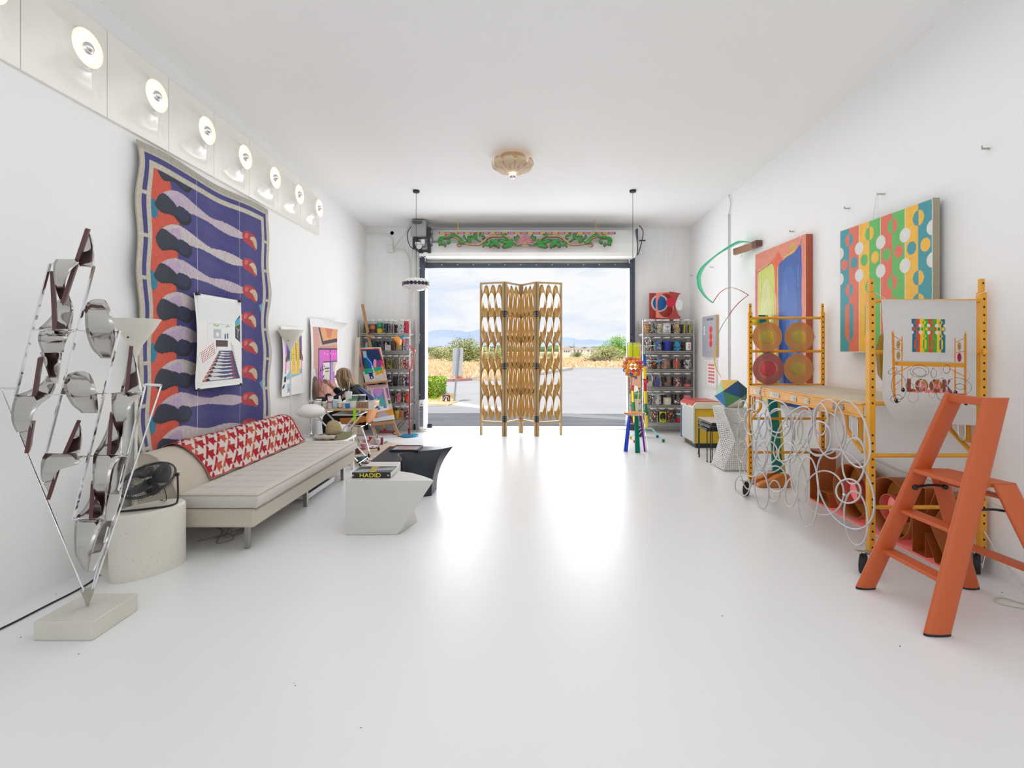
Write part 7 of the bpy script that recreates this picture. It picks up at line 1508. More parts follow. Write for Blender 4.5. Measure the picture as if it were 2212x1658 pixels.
# dotted stripe painting
def dots(p, full=True, pale=False):
    T, R_, Y_, G_, W_ = ('#3f97a2', '#e07058', '#f2b93e', '#62b85c', '#dedcd8') if pale else ('#0f7486', '#d8452f', '#f2c31c', '#2fae3a', '#dfdcda')
    cs = [T, R_, Y_, G_, R_, G_, Y_, T]
    for k in range(8): p.rect(k/8, 0, (k+1)/8, 1, cs[k])
    if pale:
        for k in (2, 4, 6): p.rect(k/8-.004, 0, k/8+.004, 1, '#e8e0cc')
    for k in range(4):
        a, c = cs[2*k], cs[2*k+1]; u = (2*k+1)/8
        for v, rv in ((.1, .052), (.5, .05)): p.ell(u, v, .05, rv, c, -1); p.ell(u, v, .05, rv, a, 1)
        p.ell(u-.0625, .29, .044, .045, c); p.ell(u+.0625, .29, .044, .045, a)
        for v in np.linspace(.66, .85, 24): p.ell(u, v, .055, .055, c, -1); p.ell(u, v, .055, .055, a, 1)
    for k in range(5):
        for v in (.19, .40): p.ell(k/4, v, .052, .05, W_)
p = Paint(1.12, 1.15, .005, '#000000'); dots(p, pale=True); p.noise(.015, 6); e_ = (p.U < .008) | (p.U > .992) | (p.V < .008) | (p.V > .992); p.a[e_] = col('#d8d4c8'); p.rim = '#a89c86'
o = p.build('dotted_painting', lambda u, v: (3.0+.03*u, 4.81+(3.755-4.81)*u, 2.627-1.151*v), CANVAS, thick=.055, flip=True); tag(o, 'large striped painting of coloured dots and capsules hung on wires', 'painting')
Y_ = XR*F/(1911-CX); q = P(1911, 419, Y_); t = thing('picture_hook', 'nickel hook with two wires above the dotted painting', 'hook', (XR, Y_, q.z)); b = MB(); b.bar((XR, Y_, q.z), (XR-.07, Y_, q.z), .008, .012); b.build('hook', HK, t)
b = MB(); b.tube([(XR-.065, Y_-.008, q.z), (3.04, Y_-.03, 2.63)], .0015, 4); b.build('wire', HK, t); b = MB(); b.tube([(XR-.065, Y_+.008, q.z), (3.04, Y_+.03, 2.63)], .0015, 4); b.build('wire', HK, t)
# ---------------------------------------------------------------- scaffold
SCY = mat('scaffold_yellow', (.80, .37, .02), .38, var=.1, vscale=9, coat=.2)
CZN = mat('caster_zinc', (.62, .62, .6), .35, .7)
t = thing('rolling_scaffold', 'yellow rolling steel scaffold with plywood deck on black casters', 'scaffold', (2.69, 4.3, 0))
for (x0, x1, ends) in ((2.306, 2.348, 'L'), (3.05, 3.092, 'R')):
    for (y0, sg) in ((3.38, 1), (5.20, -1)):
        y1 = y0+.042
        b = MB(); b.bev((x0, y0, .15), (x1, y1, 1.885), .003); po = b.build('post', SCY, t)
        b = MB(); b.bev((x0+.007, y0+.007, 1.885), (x1-.007, y1-.007, 1.975), .003); b.build('inner_post', SCY, po)
        b = MB(); z = .18
        while z < 1.87:
            if not (.98 < z < 1.13): b.cyl(((x0+x1)/2, y0-.0006, z), ((x0+x1)/2, y0+.004, z), .0075, n=10)
            z += .0535
        b.cyl(((x0+x1)/2, y0+.0064, 1.945), ((x0+x1)/2, y0+.012, 1.945), .0065, n=10)
        b.build('pin_holes', mat('hole_black', (.008, .006, .004), .8), po, kind='stuff')
        xc, yc = (x0+x1)/2, (y0+y1)/2; wx = xc-.05 if ends == 'L' else xc-.03
        if y0 > 5: wx = xc-.035
        b = MB(); b.cyl((wx-.02, yc-.0, .066), (wx+.02, yc-.0, .066), .065, n=28); wM = MB(); a_ = Vector((.75, -.66, 0)); wM.cyl(Vector((wx, yc, .066))-a_*.019, Vector((wx, yc, .066))+a_*.019, .065, n=28); wo = wM.build('caster_wheel', RUBBER, t, bevel=.005)
        b = MB(); b.cyl(Vector((wx, yc, .066))-a_*.03, Vector((wx, yc, .066))+a_*.03, .018, n=14)
        for s_ in (-1, 1): b.bar(Vector((wx, yc, .05))+a_*s_*.026, Vector((wx+.02, yc, .14))+a_*s_*.026, .004, .05, up=(a_.y, -a_.x, 0))
        b.lathe([(.001, 0), (.035, 0), (.04, .01), (.02, .018)], (xc, yc, .132), 18); b.bar((xc-.01, yc, .142), (xc-.12, yc-.03, .165), .03, .004); b.build('caster_fork', CZN, wo)
for y in (3.401, 5.221):
    for z in (1.827, 1.484, 1.139, .79, .443): b = MB(); b.cyl((2.34, y, z), (3.06, y, z), .0135, n=12); b.build('rung', SCY, t)
for (x, s_) in ((2.327, 1), (3.071, -1)):
    b = MB(); b.prism([(x-.018*s_, 3.45, 1.036), (x+.018*s_, 3.45, 1.036), (x+.018*s_, 3.45, 1.042), (x-.012*s_, 3.45, 1.046), (x-.012*s_, 3.45, 1.124), (x+.018*s_, 3.45, 1.128), (x+.018*s_, 3.45, 1.134), (x-.018*s_, 3.45, 1.134)], (0, 1.74, 0))
    b.box((x-.022, 3.452, 1.09), (x-.012, 5.188, 1.098)) if s_ > 0 else None
    sr = b.build('side_rail', SCY, t)
    if s_ > 0:
        b = MB()
        for z in (1.124, 1.036): b.bev((x-.03, 3.45, z), (x-.016, 5.19, z+.012), .003)
        b.build('rail_flange', SCY, sr)
        for y, w_, lb in ((5.02, .12, 0), (4.66, .16, 1), (4.33, .08, 2), (4.13, .06, 3), (3.72, .13, 4)):
            b = MB(); b.box((x-.0235, y-w_/2, 1.06), (x-.0222, y+w_/2, 1.105)); lo_ = b.build('paper_label', mat('sticker_paper', (.72, .7, .64), .5, var=.2, vscale=60) if lb < 4 else mat('worn_sticker', (.45, .36, .25), .6, var=.6, vscale=50), sr)
            b = MB()
            for q in range(3): b.box((x-.0242, y-w_*.4, 1.07+.011*q), (x-.0236, y+w_*(.1+.1*q), 1.074+.011*q))
            if lb < 4: b.build('print_lines', mat('sticker_ink', (.25, .2, .12), .6), sr)
        b = MB(); b.tube([(x-.03, 4.9, 1.15), (x-.035, 4.9, 1.13), (x-.035, 4.9, .98)], .006, 6); b.tube([(x-.03, 4.9, 1.15), (x+.02, 4.9, 1.15)], .006, 6); b.build('locking_pin', CZN, sr)
    for y in (3.455, 5.185):
        d = 1 if y < 4 else -1
        b = MB(); b.tube(spline([(x, y+.2*d, 1.04), (x, y+.2*d, .96), (x, y+.185*d, .92), (x, y+.02*d, .80)], 6), .015, 10); b.build('corner_brace', SCY, t)
        b = MB(); b.tube(spline([(x-.02, y+.1*d, 1.03), (x-.02, y+.1*d, .9), (x-.02, y+.05*d, .88), (x-.02, y+.05*d, 1.02)], 5), .004, 6, closed=True); b.build('lock_loop', CZN, t)
        b = MB(); b.bar((x, y+.05*d, .86), (x, y+.05*d, 1.04), .03, .02, up=(0, 1, 0)); b.build('corner_sleeve', SCY, t)
DKW = mat('deck_plywood', (.62, .54, .42), .55, var=.18, vscale=5, stretch=(1, .3, 1))
for k in range(3):
    b = MB(); x0_ = 2.345+.236*k; b.bev((x0_, 3.455, 1.118), (x0_+.2345, 5.185, 1.136), .002); b.build('deck_board', DKW, t)
b = MB(); b.cyl((3.05, 3.37, 1.485), (3.07, 3.36, 1.485), .02, n=12); b.build('end_cap', SCY, t)
# translucent plates hanging on the far frame
dpl = [(1657, 727, .152, (.78, .5, .24), 'upper left amber dish hanging in the far scaffold frame'), (1726, 727, .152, (.75, .44, .22), 'upper right amber dish hanging in the far scaffold frame'), (1659, 796, .160, (.62, .3, .28), 'lower left rose pink dish hanging in the far scaffold frame'), (1724, 796, .152, (.78, .5, .24), 'lower right amber dish hanging in the far scaffold frame')]
for (px, py, r_, c_, lab) in dpl:
    q = P(px, py, 5.17); t = thing('hanging_dish', lab, 'dish', tuple(q), 'four translucent dishes on the scaffold'); rk = c_[1] < .35; AM = acrylic('dish_rose' if rk else 'dish_amber', c_, .5, .3); M_ = Matrix.Rotation(PI/2, 3, 'X')
    b = MB(); b.lathe([(r_*.48, .0), (r_*.52, -.006), (r_*.62, -.004), (r_*.98, .004), (r_, .006), (r_*.98, .009), (r_*.6, .002)], q, 48, M_); b.build('dish_rim', AM, t, smooth=50)
    b = MB(); b.lathe([(.001, .035), (r_*.3, .034), (r_*.42, .02), (r_*.5, .0)], q, 40, M_); b.build('dish_bowl', acrylic('bowl_rose' if rk else 'bowl_olive', (.7, .1, .13) if rk else (.68, .5, .1), .4, .2), t, smooth=True)
    b = MB(); b.lathe([(r_*.5, -.008), (r_*.53, -.01), (r_*.55, -.006)], q, 40, M_); b.build('rim_line', acrylic('line_rose' if rk else 'line_gold', (.9, .5, .5) if rk else (.95, .66, .15), .2, .2), t, smooth=True)
    for a in (0, PI/2, PI, 3*PI/2):
        cc = q+Vector((math.cos(a)*r_*1.0, -.002, math.sin(a)*r_*1.0)); b = MB(); b.tube([cc+Vector((.013*math.cos(k*PI/5), 0, .013*math.sin(k*PI/5))) for k in range(10)], .0015, 4, closed=True); b.build('wire_ring', BLACK, t)
# looping light tubes
t = thing('tube_loops', 'tangle of grey white flexible tubes looped along the scaffold front', 'light tube', (2.25, 4.2, .3))
TB1 = mat('frosted_tube', (.55, .54, .52), .35); TB2 = mat('frosted_tube_pinkish', (.6, .5, .51), .35); TB3 = mat('frosted_tube_bluish', (.49, .53, .6), .35)
LP = [(172, 245, 40, 75, 0), (190, 610, 62, 280, -.08), (238, 340, 55, 105, 0), (165, 585, 35, 85, 0), (318, 360, 82, 188, -.13), (330, 375, 32, 102, 0), (455, 320, 105, 150, -.12), (452, 332, 76, 98, 0), (610, 400, 42, 122, 0), (575, 440, 118, 245, .5), (650, 430, 75, 185, .2), (803, 322, 56, 128, 0), (790, 480, 95, 140, .1), (800, 430, 190, 180, .4), (955, 330, 52, 0, 0), (1062, 440, 125, 282, -.28), (365, 590, 85, 95, 0), (310, 645, 43, 78, .1), (530, 600, 72, 90, 0), (322, 900, 55, 150, -.08), (425, 905, 48, 86, 0), (440, 805, 80, 105, -.2), (560, 918, 46, 115, .05), (698, 910, 85, 285, 0), (832, 920, 158, 180, 0), (1028, 905, 100, 98, 0), (1005, 890, 205, 345, -.42), (1072, 660, 92, 188, .06), (1090, 1125, 95, 222, -.1), (165, 860, 60, 85, 0), (270, 640, 95, 150, .3), (880, 400, 125, 240, -.1), (620, 800, 60, 200, -.2), (430, 500, 150, 260, .25)]
lr = random.Random(8)
for k, (cx_, cy_, rx_, ry_, ro) in enumerate(LP):
    if ry_ == 0: continue
    x_ = 2.235+lr.uniform(-.025, .03); b = MB(); pts_ = []
    for i in range(56):
        a = 2*PI*i/56; ex = cx_+rx_*math.cos(a)*math.cos(ro)-ry_*math.sin(a)*math.sin(ro); ey = cy_+ry_*math.sin(a)*math.cos(ro)+rx_*math.cos(a)*math.sin(ro); px = 1560+ex/3.769; py = 820+ey/3.769; xx = x_+.012*math.sin(a*2+k); Y = xx*F/(px-CX); q = P(px, py, Y); q.z = max(q.z, .02); pts_.append(q)
    b.tube(pts_, .0062, 7, closed=True); b.build('tube_loop', [TB1, TB1, TB1, TB2, TB1, TB3, TB1][k % 7], t, smooth=True)
for (px, py) in ((1641, 940), (1825, 1068), (1700, 920), (1855, 948)): q = P(px, py, 2.23*F/(px-CX)); b = MB(); b.cyl(q+Vector((0, -.012, 0)), q+Vector((0, .012, 0)), .01, n=8); b.build('tube_clip', CZN, t)
# vellum drawing
p = Paint(.65, .83, .0028, '#d6d4d2'); p.noise(.012, 9)
pp2 = Paint(.24, .23, .0026, '#000000'); dots(pp2)
u0, u1, v0, v1 = .307, .664, .155, .425
iy, ix = np.where((p.U >= u0) & (p.U <= u1) & (p.V >= v0) & (p.V <= v1)); uu_ = (p.U[iy, ix]-u0)/(u1-u0); vv2 = (p.V[iy, ix]-v0)/(v1-v0); p.a[iy, ix] = pp2.a[(vv2*pp2.ny).astype(int).clip(0, pp2.ny), (uu_*pp2.nx).astype(int).clip(0, pp2.nx)]
def vq(x, y): return ((1920+x/7.895-1903)/206, (670+y/7.895-647)/267)
OC = '#dd8a1a'
p.poly([vq(360, 140), vq(945, 140), vq(945, 146), vq(360, 146)], '#c9c6c4')
for pts_, w_ in (([vq(28, 340), vq(28, 400)], .006), ([vq(28, 400), vq(75, 1500)], .022), ([vq(186, 460), vq(190, 520), vq(205, 1340)], .011), ([vq(1298, 350), vq(1302, 400)], .007), ([vq(1302, 400), vq(1298, 1460)], .02), ([vq(1122, 470), vq(1125, 1380)], .011)): p.line(pts_, w_, OC)
for pts_ in ([vq(40, 440), vq(185, 525)], [vq(45, 655), vq(195, 695)], [vq(1140, 530), vq(1290, 455)], [vq(1140, 705), vq(1290, 680)], [vq(60, 1310), vq(200, 1185)]): p.line(pts_, .005, '#b06a18')
for pts_ in ([vq(60, 1100), vq(330, 960)], [vq(1020, 980), vq(1300, 1110)]): p.line(pts_, .009, OC)
for x, y, c_, c2 in ((125, 590, '#c9a468', '#8a7a4a'), (130, 780, '#c9a468', '#8a7a4a'), (1195, 600, '#c9a468', '#8a6a3a'), (1197, 785, '#b01c34', '#8a1428')): u, v = vq(x, y); p.ell(u, v, .023, .036, c_); p.ell(u, v, .016, .026, c2); p.ell(u, v, .012, .02, c_); p.ell(u, v, .008, .014, c2)
p.poly([vq(70, 880), vq(1280, 880), vq(1280, 955), vq(75, 955)], '#e09a22'); p.poly([vq(75, 858), vq(1270, 862), vq(1270, 880), vq(75, 880)], '#bfbdbb'); p.poly([vq(82, 890), vq(130, 890), vq(130, 935), vq(82, 935)], '#c07818')
BRW = '#8a4a30'
p.poly([vq(300, 1345), vq(1080, 1345), vq(1060, 1400), vq(300, 1400)], '#e87a8a'); p.poly([vq(288, 1165), vq(360, 1165), vq(362, 1340), vq(440, 1360), vq(440, 1398), vq(288, 1398)], BRW)
for cx_ in (545, 790): u, v = vq(cx_, 1280); p.ell(u, v, .07, .054, BRW); p.ell(u+.02, v-.01, .045, .04, '#b0702a'); p.ell(u+.01, v+.005, .024, .02, '#ea7a88')
p.poly([vq(900, 1170), vq(960, 1165), vq(960, 1395), vq(905, 1395)], BRW); p.poly([vq(960, 1270), vq(1020, 1165), vq(1050, 1180), vq(1000, 1270), vq(1090, 1395), vq(1030, 1395)], BRW)
lr = random.Random(12)
for (cx_, cy_, rx_, ry_, c_) in ((505, 1035, 165, 105, 0), (505, 1050, 115, 68, 1), (750, 1068, 50, 80, 0), (975, 990, 62, 72, 0), (40, 1045, 80, 45, 0), (150, 1310, 130, 220, 0), (100, 1520, 100, 66, 0), (340, 1305, 70, 62, 1), (890, 1330, 95, 190, 0), (1215, 1280, 82, 48, 1), (1180, 1280, 230, 145, 0), (340, 1090, 50, 90, 2), (800, 1060, 90, 120, 2), (1150, 1060, 110, 90, 3), (560, 1300, 60, 100, 3), (640, 1280, 120, 130, 3), (400, 1480, 95, 95, 2), (720, 1420, 55, 70, 2), (90, 1300, 65, 65, 2), (480, 1240, 60, 60, 3), (920, 1250, 70, 150, 3), (1330, 1080, 50, 80, 2)): u, v = vq(cx_, cy_); p.loop(u, v, rx_/7.895/206, ry_/7.895/267, .0035, ['#3a3640', '#4a2a34', '#c0945c', '#e8e4de'][c_], lr.uniform(-.4, .4))
for x, y in ((95, 1555), (222, 1365), (1132, 1385), (1310, 1560)): u, v = vq(x, y); p.ell(u, v, .022, .018, '#141316'); p.ell(u-.006, v-.006, .007, .005, '#aaa8a6')
p.V2 = p.V
def vell(u, v):
    l = np.interp(v, [0, .3, .7, .82, .93, 1], [1903.5, 1909, 1906, 1907, 1921, 1935]); r = np.interp(v, [0, 1], [2109, 2109]); px = l+(r-l)*u; Y = 3.365-.02*np.sin(v*PI)*(1-u)-.012*np.sin(u*PI*2); y = 646.5+2*u+v*(264+6*u); return (px-CX)/F*Y, Y, EYE-(y-CY)/F*Y
VEL = acrylic('vellum', (.8, .8, .8), .0, .6); nn = bpy.data.materials.new('printed_vellum'); nn.use_nodes = True; q_ = nn.node_tree; bs = q_.nodes['Principled BSDF']; at = q_.nodes.new('ShaderNodeAttribute'); at.attribute_name = 'Col'; q_.links.new(at.outputs['Color'], bs.inputs['Base Color']); bs.inputs['Roughness'].default_value = .5; tr = q_.nodes.new('ShaderNodeBsdfTranslucent'); q_.links.new(at.outputs['Color'], tr.inputs[0]); mx_ = q_.nodes.new('ShaderNodeMixShader'); mx_.inputs[0].default_value = .3; q_.links.new(bs.outputs[0], mx_.inputs[1]); q_.links.new(tr.outputs[0], mx_.inputs[2]); q_.links.new(mx_.outputs[0], q_.nodes['Material Output'].inputs[0])
p.rim = '#d8d6d4'; o = p.build('vellum_drawing', vell, nn, thick=.0015, flip=True); tag(o, 'translucent sheet printed with the scaffold scene hung on near end frame', 'drawing')
b = MB(); b.tube([(2.33, 3.36, 1.88), P(1912, 645, 3.365)], .0012, 4); o = b.build('thread', MATS['nylon']); tag(o, 'thin thread from the left near post to the vellum sheet', 'string')
b = MB(); b.tube([(3.07, 3.36, 1.89), P(2085, 646, 3.365)], .0012, 4); o = b.build('thread', MATS['nylon']); tag(o, 'thin thread from the right near post to the vellum sheet', 'string')
# amber faceted form on the deck
b = MB(); cxm, cym = 2.83, 3.86; zt_ = 1.14; ringz = [(.02, zt_), (.15, zt_+.17), (.165, zt_+.36), (.13, zt_+.47), (.02, zt_+.56)]
b.lathe(ringz, (cxm, cym, 0), 6, None, True, sx=.75, sy=.9); o = b.build('amber_form', acrylic('amber_acrylic', (.5, .33, .01), .25, .15)); tag(o, 'dark amber faceted acrylic form standing behind the vellum sheet', 'sculpture')
# ---------------------------------------------------------------- tall green leg sculpture
t = thing('leg_sculpture', 'tall narrow teal leg with orange shoes leaning on the abstract painting', 'sculpture', (2.83, 5.6, 0))
TG = mat('teal_leg', (.0, .17, .13), .4); YG = mat('leg_edge_yellow', (.6, .5, .04), .45)
A0, A1, B0, B1 = P(1668, 866, 5.95), P(1690, 866, 5.95), P(1679, 1018, 5.62), P(1703, 1018, 5.62)
TA, TBt = P(1641, 677, 6.35), P(1652, 676, 6.35)
b = MB(); n_ = 14; vv = []
for i in range(n_+1):
    s_ = i/n_; px = 1648+35*s_**1.1+ (6*math.sin(s_*PI)); w_ = 9+4*s_; Y = 6.2-.6*s_; y = 680+340*s_; l, r = P(px-w_, y, Y), P(px+w_*.55, y, Y); vv += [l, r, r+Vector((.02, .07, 0)), l+Vector((.02, .07, 0))]
b.add(vv, [(i*4+j, i*4+(j+1) % 4, i*4+4+(j+1) % 4, i*4+4+j) for i in range(n_) for j in range(4)]+[(0, 1, 2, 3), (n_*4+3, n_*4+2, n_*4+1, n_*4)]); b.build('leg_front', TG, t, smooth=40)
b = MB(); vv = []
for i in range(n_+1):
    s_ = i/n_; px = 1648+35*s_**1.1+(6*math.sin(s_*PI)); w_ = 9+4*s_; Y = 6.2-.6*s_; y = 680+340*s_; l, r = P(px+w_*.6, y, Y), P(px+w_*.6+6, y, Y+.01); vv += [l, r, r+Vector((.02, .07, 0)), l+Vector((.02, .07, 0))]
b.add(vv, [(i*4+j, i*4+(j+1) % 4, i*4+4+(j+1) % 4, i*4+4+j) for i in range(n_) for j in range(4)]+[(0, 1, 2, 3), (n_*4+3, n_*4+2, n_*4+1, n_*4)]); b.build('leg_side', YG, t, smooth=40)
b = MB(); b.sph(P(1633, 695, 6.3), .055, 16, 12, (1, .8, .85)); b.cyl(P(1637, 695, 6.3), P(1645, 697, 6.3), .03, n=10); b.build('knob', mat('knob_yellow', (.8, .52, .02), .4), t, smooth=True)
SHO = mat('orange_shoe', (.62, .2, .03), .4, var=.1)
for (x0_, y0_) in ((2.78, 5.50), (2.74, 5.64)):
    pr_s = [(-.23, .0), (-.23, .03), (-.17, .06), (-.1, .075), (-.03, .12), (.03, .145), (.1, .135), (.12, .14), (.12, 0)]
    b = MB(); b.prism([(x0_+a, y0_, z+.001) for a, z in pr_s], (0, .085, 0)); b.build('shoe', SHO, t, smooth=40, bevel=.012)
# ---------------------------------------------------------------- orange channel letters
OM = mat('letter_outer_orange', (.42, .12, .025), .45, var=.15); OI = mat('letter_inner_gold', (.66, .28, .05), .4, var=.12); PK = mat('letter_pink', (.85, .2, .18), .4)
def letter(lab, yc): return thing('channel_letter', lab, 'letter', (2.9, yc, 0), 'row of big orange metal letters spelling LOOK')
def chan(t, poly, x0=2.89, x1=3.05, w_=.006):
    b = MB(); b.prism([(x1, y, z) for y, z in poly], (.006, 0, 0)); b.build('back_plate', OI, t)
    b = MB(); n_ = len(poly); b.add([(x0, y, z) for y, z in poly]+[(x1, y, z) for y, z in poly], [(i, (i+1) % n_, n_+(i+1) % n_, n_+i) for i in range(n_)]); b.build('side_wall', OM, t, solid=w_)
t = letter('orange channel letter L, farthest of the row', 4.96); chan(t, [(5.12, .004), (5.12, .5), (4.96, .5), (4.96, .13), (4.8, .13), (4.8, .004)])
for k, (yc, lab) in enumerate(((4.5, 'first orange round channel letter O with a pink hub'), (4.02, 'second orange round channel letter O nearest the letter K'))):
    t = letter(lab, yc); cz = .245; R0 = .235
    b = MB(); b.lathe([(R0, 0), (R0, .16)], (2.89, yc, cz), 48, Matrix.Rotation(PI/2, 3, 'Y')); b.build('side_wall', OM, t, smooth=True, solid=.006)
    b = MB(); b.lathe([(.001, 0), (R0, 0), (R0, .006), (.001, .006)], (3.045, yc, cz), 48, Matrix.Rotation(PI/2, 3, 'Y')); b.build('back_plate', OI, t, smooth=40)
    b = MB(); b.lathe([(.105, 0), (.105, .15)], (2.893, yc, cz), 36, Matrix.Rotation(PI/2, 3, 'Y')); b.build('hub_wall', mat('hub_red', (.55, .09, .05), .4), t, smooth=True, solid=.005)
    b = MB(); b.lathe([(.001, 0), (.1, 0)], (2.96, yc, cz), 36, Matrix.Rotation(PI/2, 3, 'Y')); b.build('hub_face', mat('hub_pink', (.9, .35, .35), .3, emit=(1, .25, .25), estr=.25), t)
t = letter('orange channel letter K, nearest of the row', 3.6); chan(t, [(3.77, .004), (3.77, .5), (3.65, .5), (3.65, .3), (3.56, .5), (3.45, .5), (3.6, .25), (3.44, .004), (3.56, .004), (3.65, .18), (3.65, .004)])
b = MB(); b.box((2.86, 3.5, .001), (3.1, 5.1, .003)); o = b.build('pink_glow_strip', mat('pink_glow_acrylic', (.95, .3, .3), .15, emit=(1, .2, .2), estr=.15)); tag(o, 'glowing pink strip on the floor under the orange letters', 'panel')  # faintly emissive pink strip added to give the letters' glow on the floor
b = MB(); b.tube(spline([(3.08, 5.4, .3), (3.05, 5.0, .08), (3.08, 4.6, .5), (3.1, 4.2, .5), (3.1, 3.5, .5), (3.09, 3.0, .45), (3.09, 2.3, .43)], 8), .004, 5); o = b.build('wall_cable', mat('cable_white', (.65, .64, .6), .4)); tag(o, 'thin pale cable strung along the right wall behind the letters', 'cord')
# ---------------------------------------------------------------- orange step stool ladder
ORG = mat('ladder_orange', (.58, .115, .03), .42, bump=.08, bscale=300); ORG2 = ORG
t = thing('step_ladder', 'orange folding step ladder in the right foreground', 'ladder', (2.5, 2.92, 0))
def blade(a, c, wd_, th_, wdir, name, n_=10, sub=None, foot=None):
    a, c = Vector(a), Vector(c); d = (c-a).normalized(); w0 = Vector(wdir); w0 = (w0-d*w0.dot(d)).normalized(); nn_ = d.cross(w0); vv = []
    for p_ in (a, c):
        for k in range(2*n_):
            an = PI*k/n_; q = math.cos(an)*wd_/2; h_ = math.copysign(abs(math.sin(an))**.8, math.sin(an))*th_/2; v_ = p_+w0*q+nn_*h_
            s_ = (p_.z-v_.z)/d.z if abs(d.z) > .3 else 0; vv.append(v_+d*s_)
    m_ = 2*n_; b = MB(); b.add(vv, [(k, (k+1) % m_, m_+(k+1) % m_, m_+k) for k in range(m_)]+[tuple(range(m_))[::-1], tuple(range(m_, 2*m_))]); o = b.build(name, ORG, t, smooth=50)
    if foot: b = MB(); f0 = a; b.add([Vector((v_.x, v_.y, 0.001)) for v_ in vv[:m_]]+[Vector((v_.x, v_.y, .014)) for v_ in vv[:m_]], [(k, (k+1) % m_, m_+(k+1) % m_, m_+k) for k in range(m_)]+[tuple(range(m_))[::-1], tuple(range(m_, 2*m_))]); b.build('rubber_foot', RUBBER, o)
    return o
NB, NT = Vector((2.17, 2.66, .012)), Vector((2.60, 2.79, 1.235)); FB, FT = Vector((2.145, 3.18, .012)), Vector((2.605, 3.06, 1.235))
WN = Vector((.9, -.25, 0)); WF = Vector((1, .12, 0))
blade(NB, NT, .135, .04, (1, 0, 0), 'front_leg', foot=1); blade(FB, FT, .115, .04, (1, 0, 0), 'front_leg', foot=1)
NR, FR = Vector((2.86, 2.60, .012)), Vector((2.805, 3.18, .012)); NH, FH = NB.lerp(NT, .63)+Vector((.16, 0, 0)), FB.lerp(FT, .63)+Vector((.10, 0, 0))
NH.z = FH.z = .77
blade(NR, NH, .12, .04, (1, 0, 0), 'rear_leg', foot=1); blade(FR, FH, .1, .04, (1, 0, 0), 'rear_leg', foot=1)
def step(z, x0e, wd_, name):
    s_ = (z-.012)/1.223; a = NB.lerp(NT, s_); c = FB.lerp(FT, s_); b = MB(); vv = [(a.x-wd_*.5+x0e, a.y+.015, z), (c.x-wd_*.5+x0e, c.y-.015, z), (c.x+wd_*.5+x0e, c.y-.015, z), (a.x+wd_*.5+x0e, a.y+.015, z)]; b.prism(vv, (0, 0, -.022)); b.build(name, ORG, t, bevel=.004)
step(.265, .02, .085, 'step'); step(.52, .02, .095, 'step')
s_ = (.775-.012)/1.223; a = NB.lerp(NT, s_); c = FB.lerp(FT, s_); b = MB(); b.prism([(a.x-.055, a.y+.01, .775), (c.x-.06, c.y-.01, .775), (c.x+.16, c.y-.01, .775), (a.x+.24, a.y+.01, .775)], (0, 0, -.024)); b.build('top_step', ORG, t, bevel=.004)
b = MB(); b.prism([(NT.x-.05, NT.y, 1.232), (FT.x-.05, FT.y, 1.232), (FT.x-.01, FT.y, 1.232), (NT.x-.0, NT.y, 1.232)], (0, 0, -.045)); b.build('hand_bar', ORG, t, bevel=.004)
k_ = .39; a = NR.lerp(NH, k_); c = FR.lerp(FH, k_); b = MB(); b.bar(a+Vector((0, .01, 0)), c-Vector((0, .01, 0)), .075, .022); b.build('rear_brace', ORG, t, bevel=.004)
k_ = .9; a = NR.lerp(NH, k_); c = FR.lerp(FH, k_); b = MB(); b.bar(a, c, .05, .02); b.build('rear_brace', ORG, t, bevel=.004)
for (a, c) in ((FB.lerp(FT, .53)+Vector((.0, -.025, 0)), FR.lerp(FH, .86)+Vector((0, -.025, 0))), (NB.lerp(NT, .5)+Vector((.05, .03, 0)), NR.lerp(NH, .8)+Vector((0, .03, 0)))):
    b = MB(); b.tube(spline([a, a.lerp(c, .5)+Vector((0, 0, .012)), c], 6), .007, 8); b.sph(a, .017, 12, 8); b.sph(c, .017, 12, 8); b.build('strap', BLACK, t)
# cord coil on the floor at right
b = MB(); b.tube(spline([(3.05, 3.36, .3), (3.1, 3.25, .1), (3.09, 3.1, .02), (3.08, 2.98, .006), (3.0, 2.95, .006), (2.93, 3.0, .006), (2.88, 3.06, .006), (2.8, 3.0, .006), (2.9, 2.92, .006), (3.02, 2.87, .006), (3.1, 2.82, .006)], 8), .0045, 6); o = b.build('floor_cable', MATS['cable_white']); tag(o, 'grey white cord coiled on the floor right of the ladder', 'cord')
# ================================================================ the seated person
def skin(name, V, Eg, root, m, parent, lv=2):
    """V: name -> (position, radius or (r1, r2)); one continuous surface grown round joined edges"""
    ks = list(V); base = WL[parent.name]; me = bpy.data.meshes.new(name); me.from_pydata([tuple(Vector(V[k][0])-base) for k in ks], [(ks.index(a), ks.index(c)) for a, c in Eg], [])
    o = bpy.data.objects.new(name, me); C.objects.link(o)
    md = o.modifiers.new('skin', 'SKIN'); sv = me.skin_vertices[0].data
    for i, k in enumerate(ks): r_ = V[k][1]; sv[i].radius = (r_, r_) if not isinstance(r_, tuple) else r_; sv[i].use_root = (k == root)
    md.use_smooth_shade = True; s2 = o.modifiers.new('sub', 'SUBSURF'); s2.levels = lv; s2.render_levels = lv
    dg = bpy.context.evaluated_depsgraph_get(); me2 = bpy.data.meshes.new_from_object(o.evaluated_get(dg)); bpy.data.objects.remove(o)
    me2.materials.clear(); me2.materials.append(m); me2.polygons.foreach_set('use_smooth', [True]*len(me2.polygons)); o = bpy.data.objects.new(name, me2); C.objects.link(o); o.parent = parent; WL[o.name] = Vector(base); return o
t = thing('person', 'seated person with long blond hair in dark clothes painting at the left wall', 'person', (-2.4, 7.3, 0))
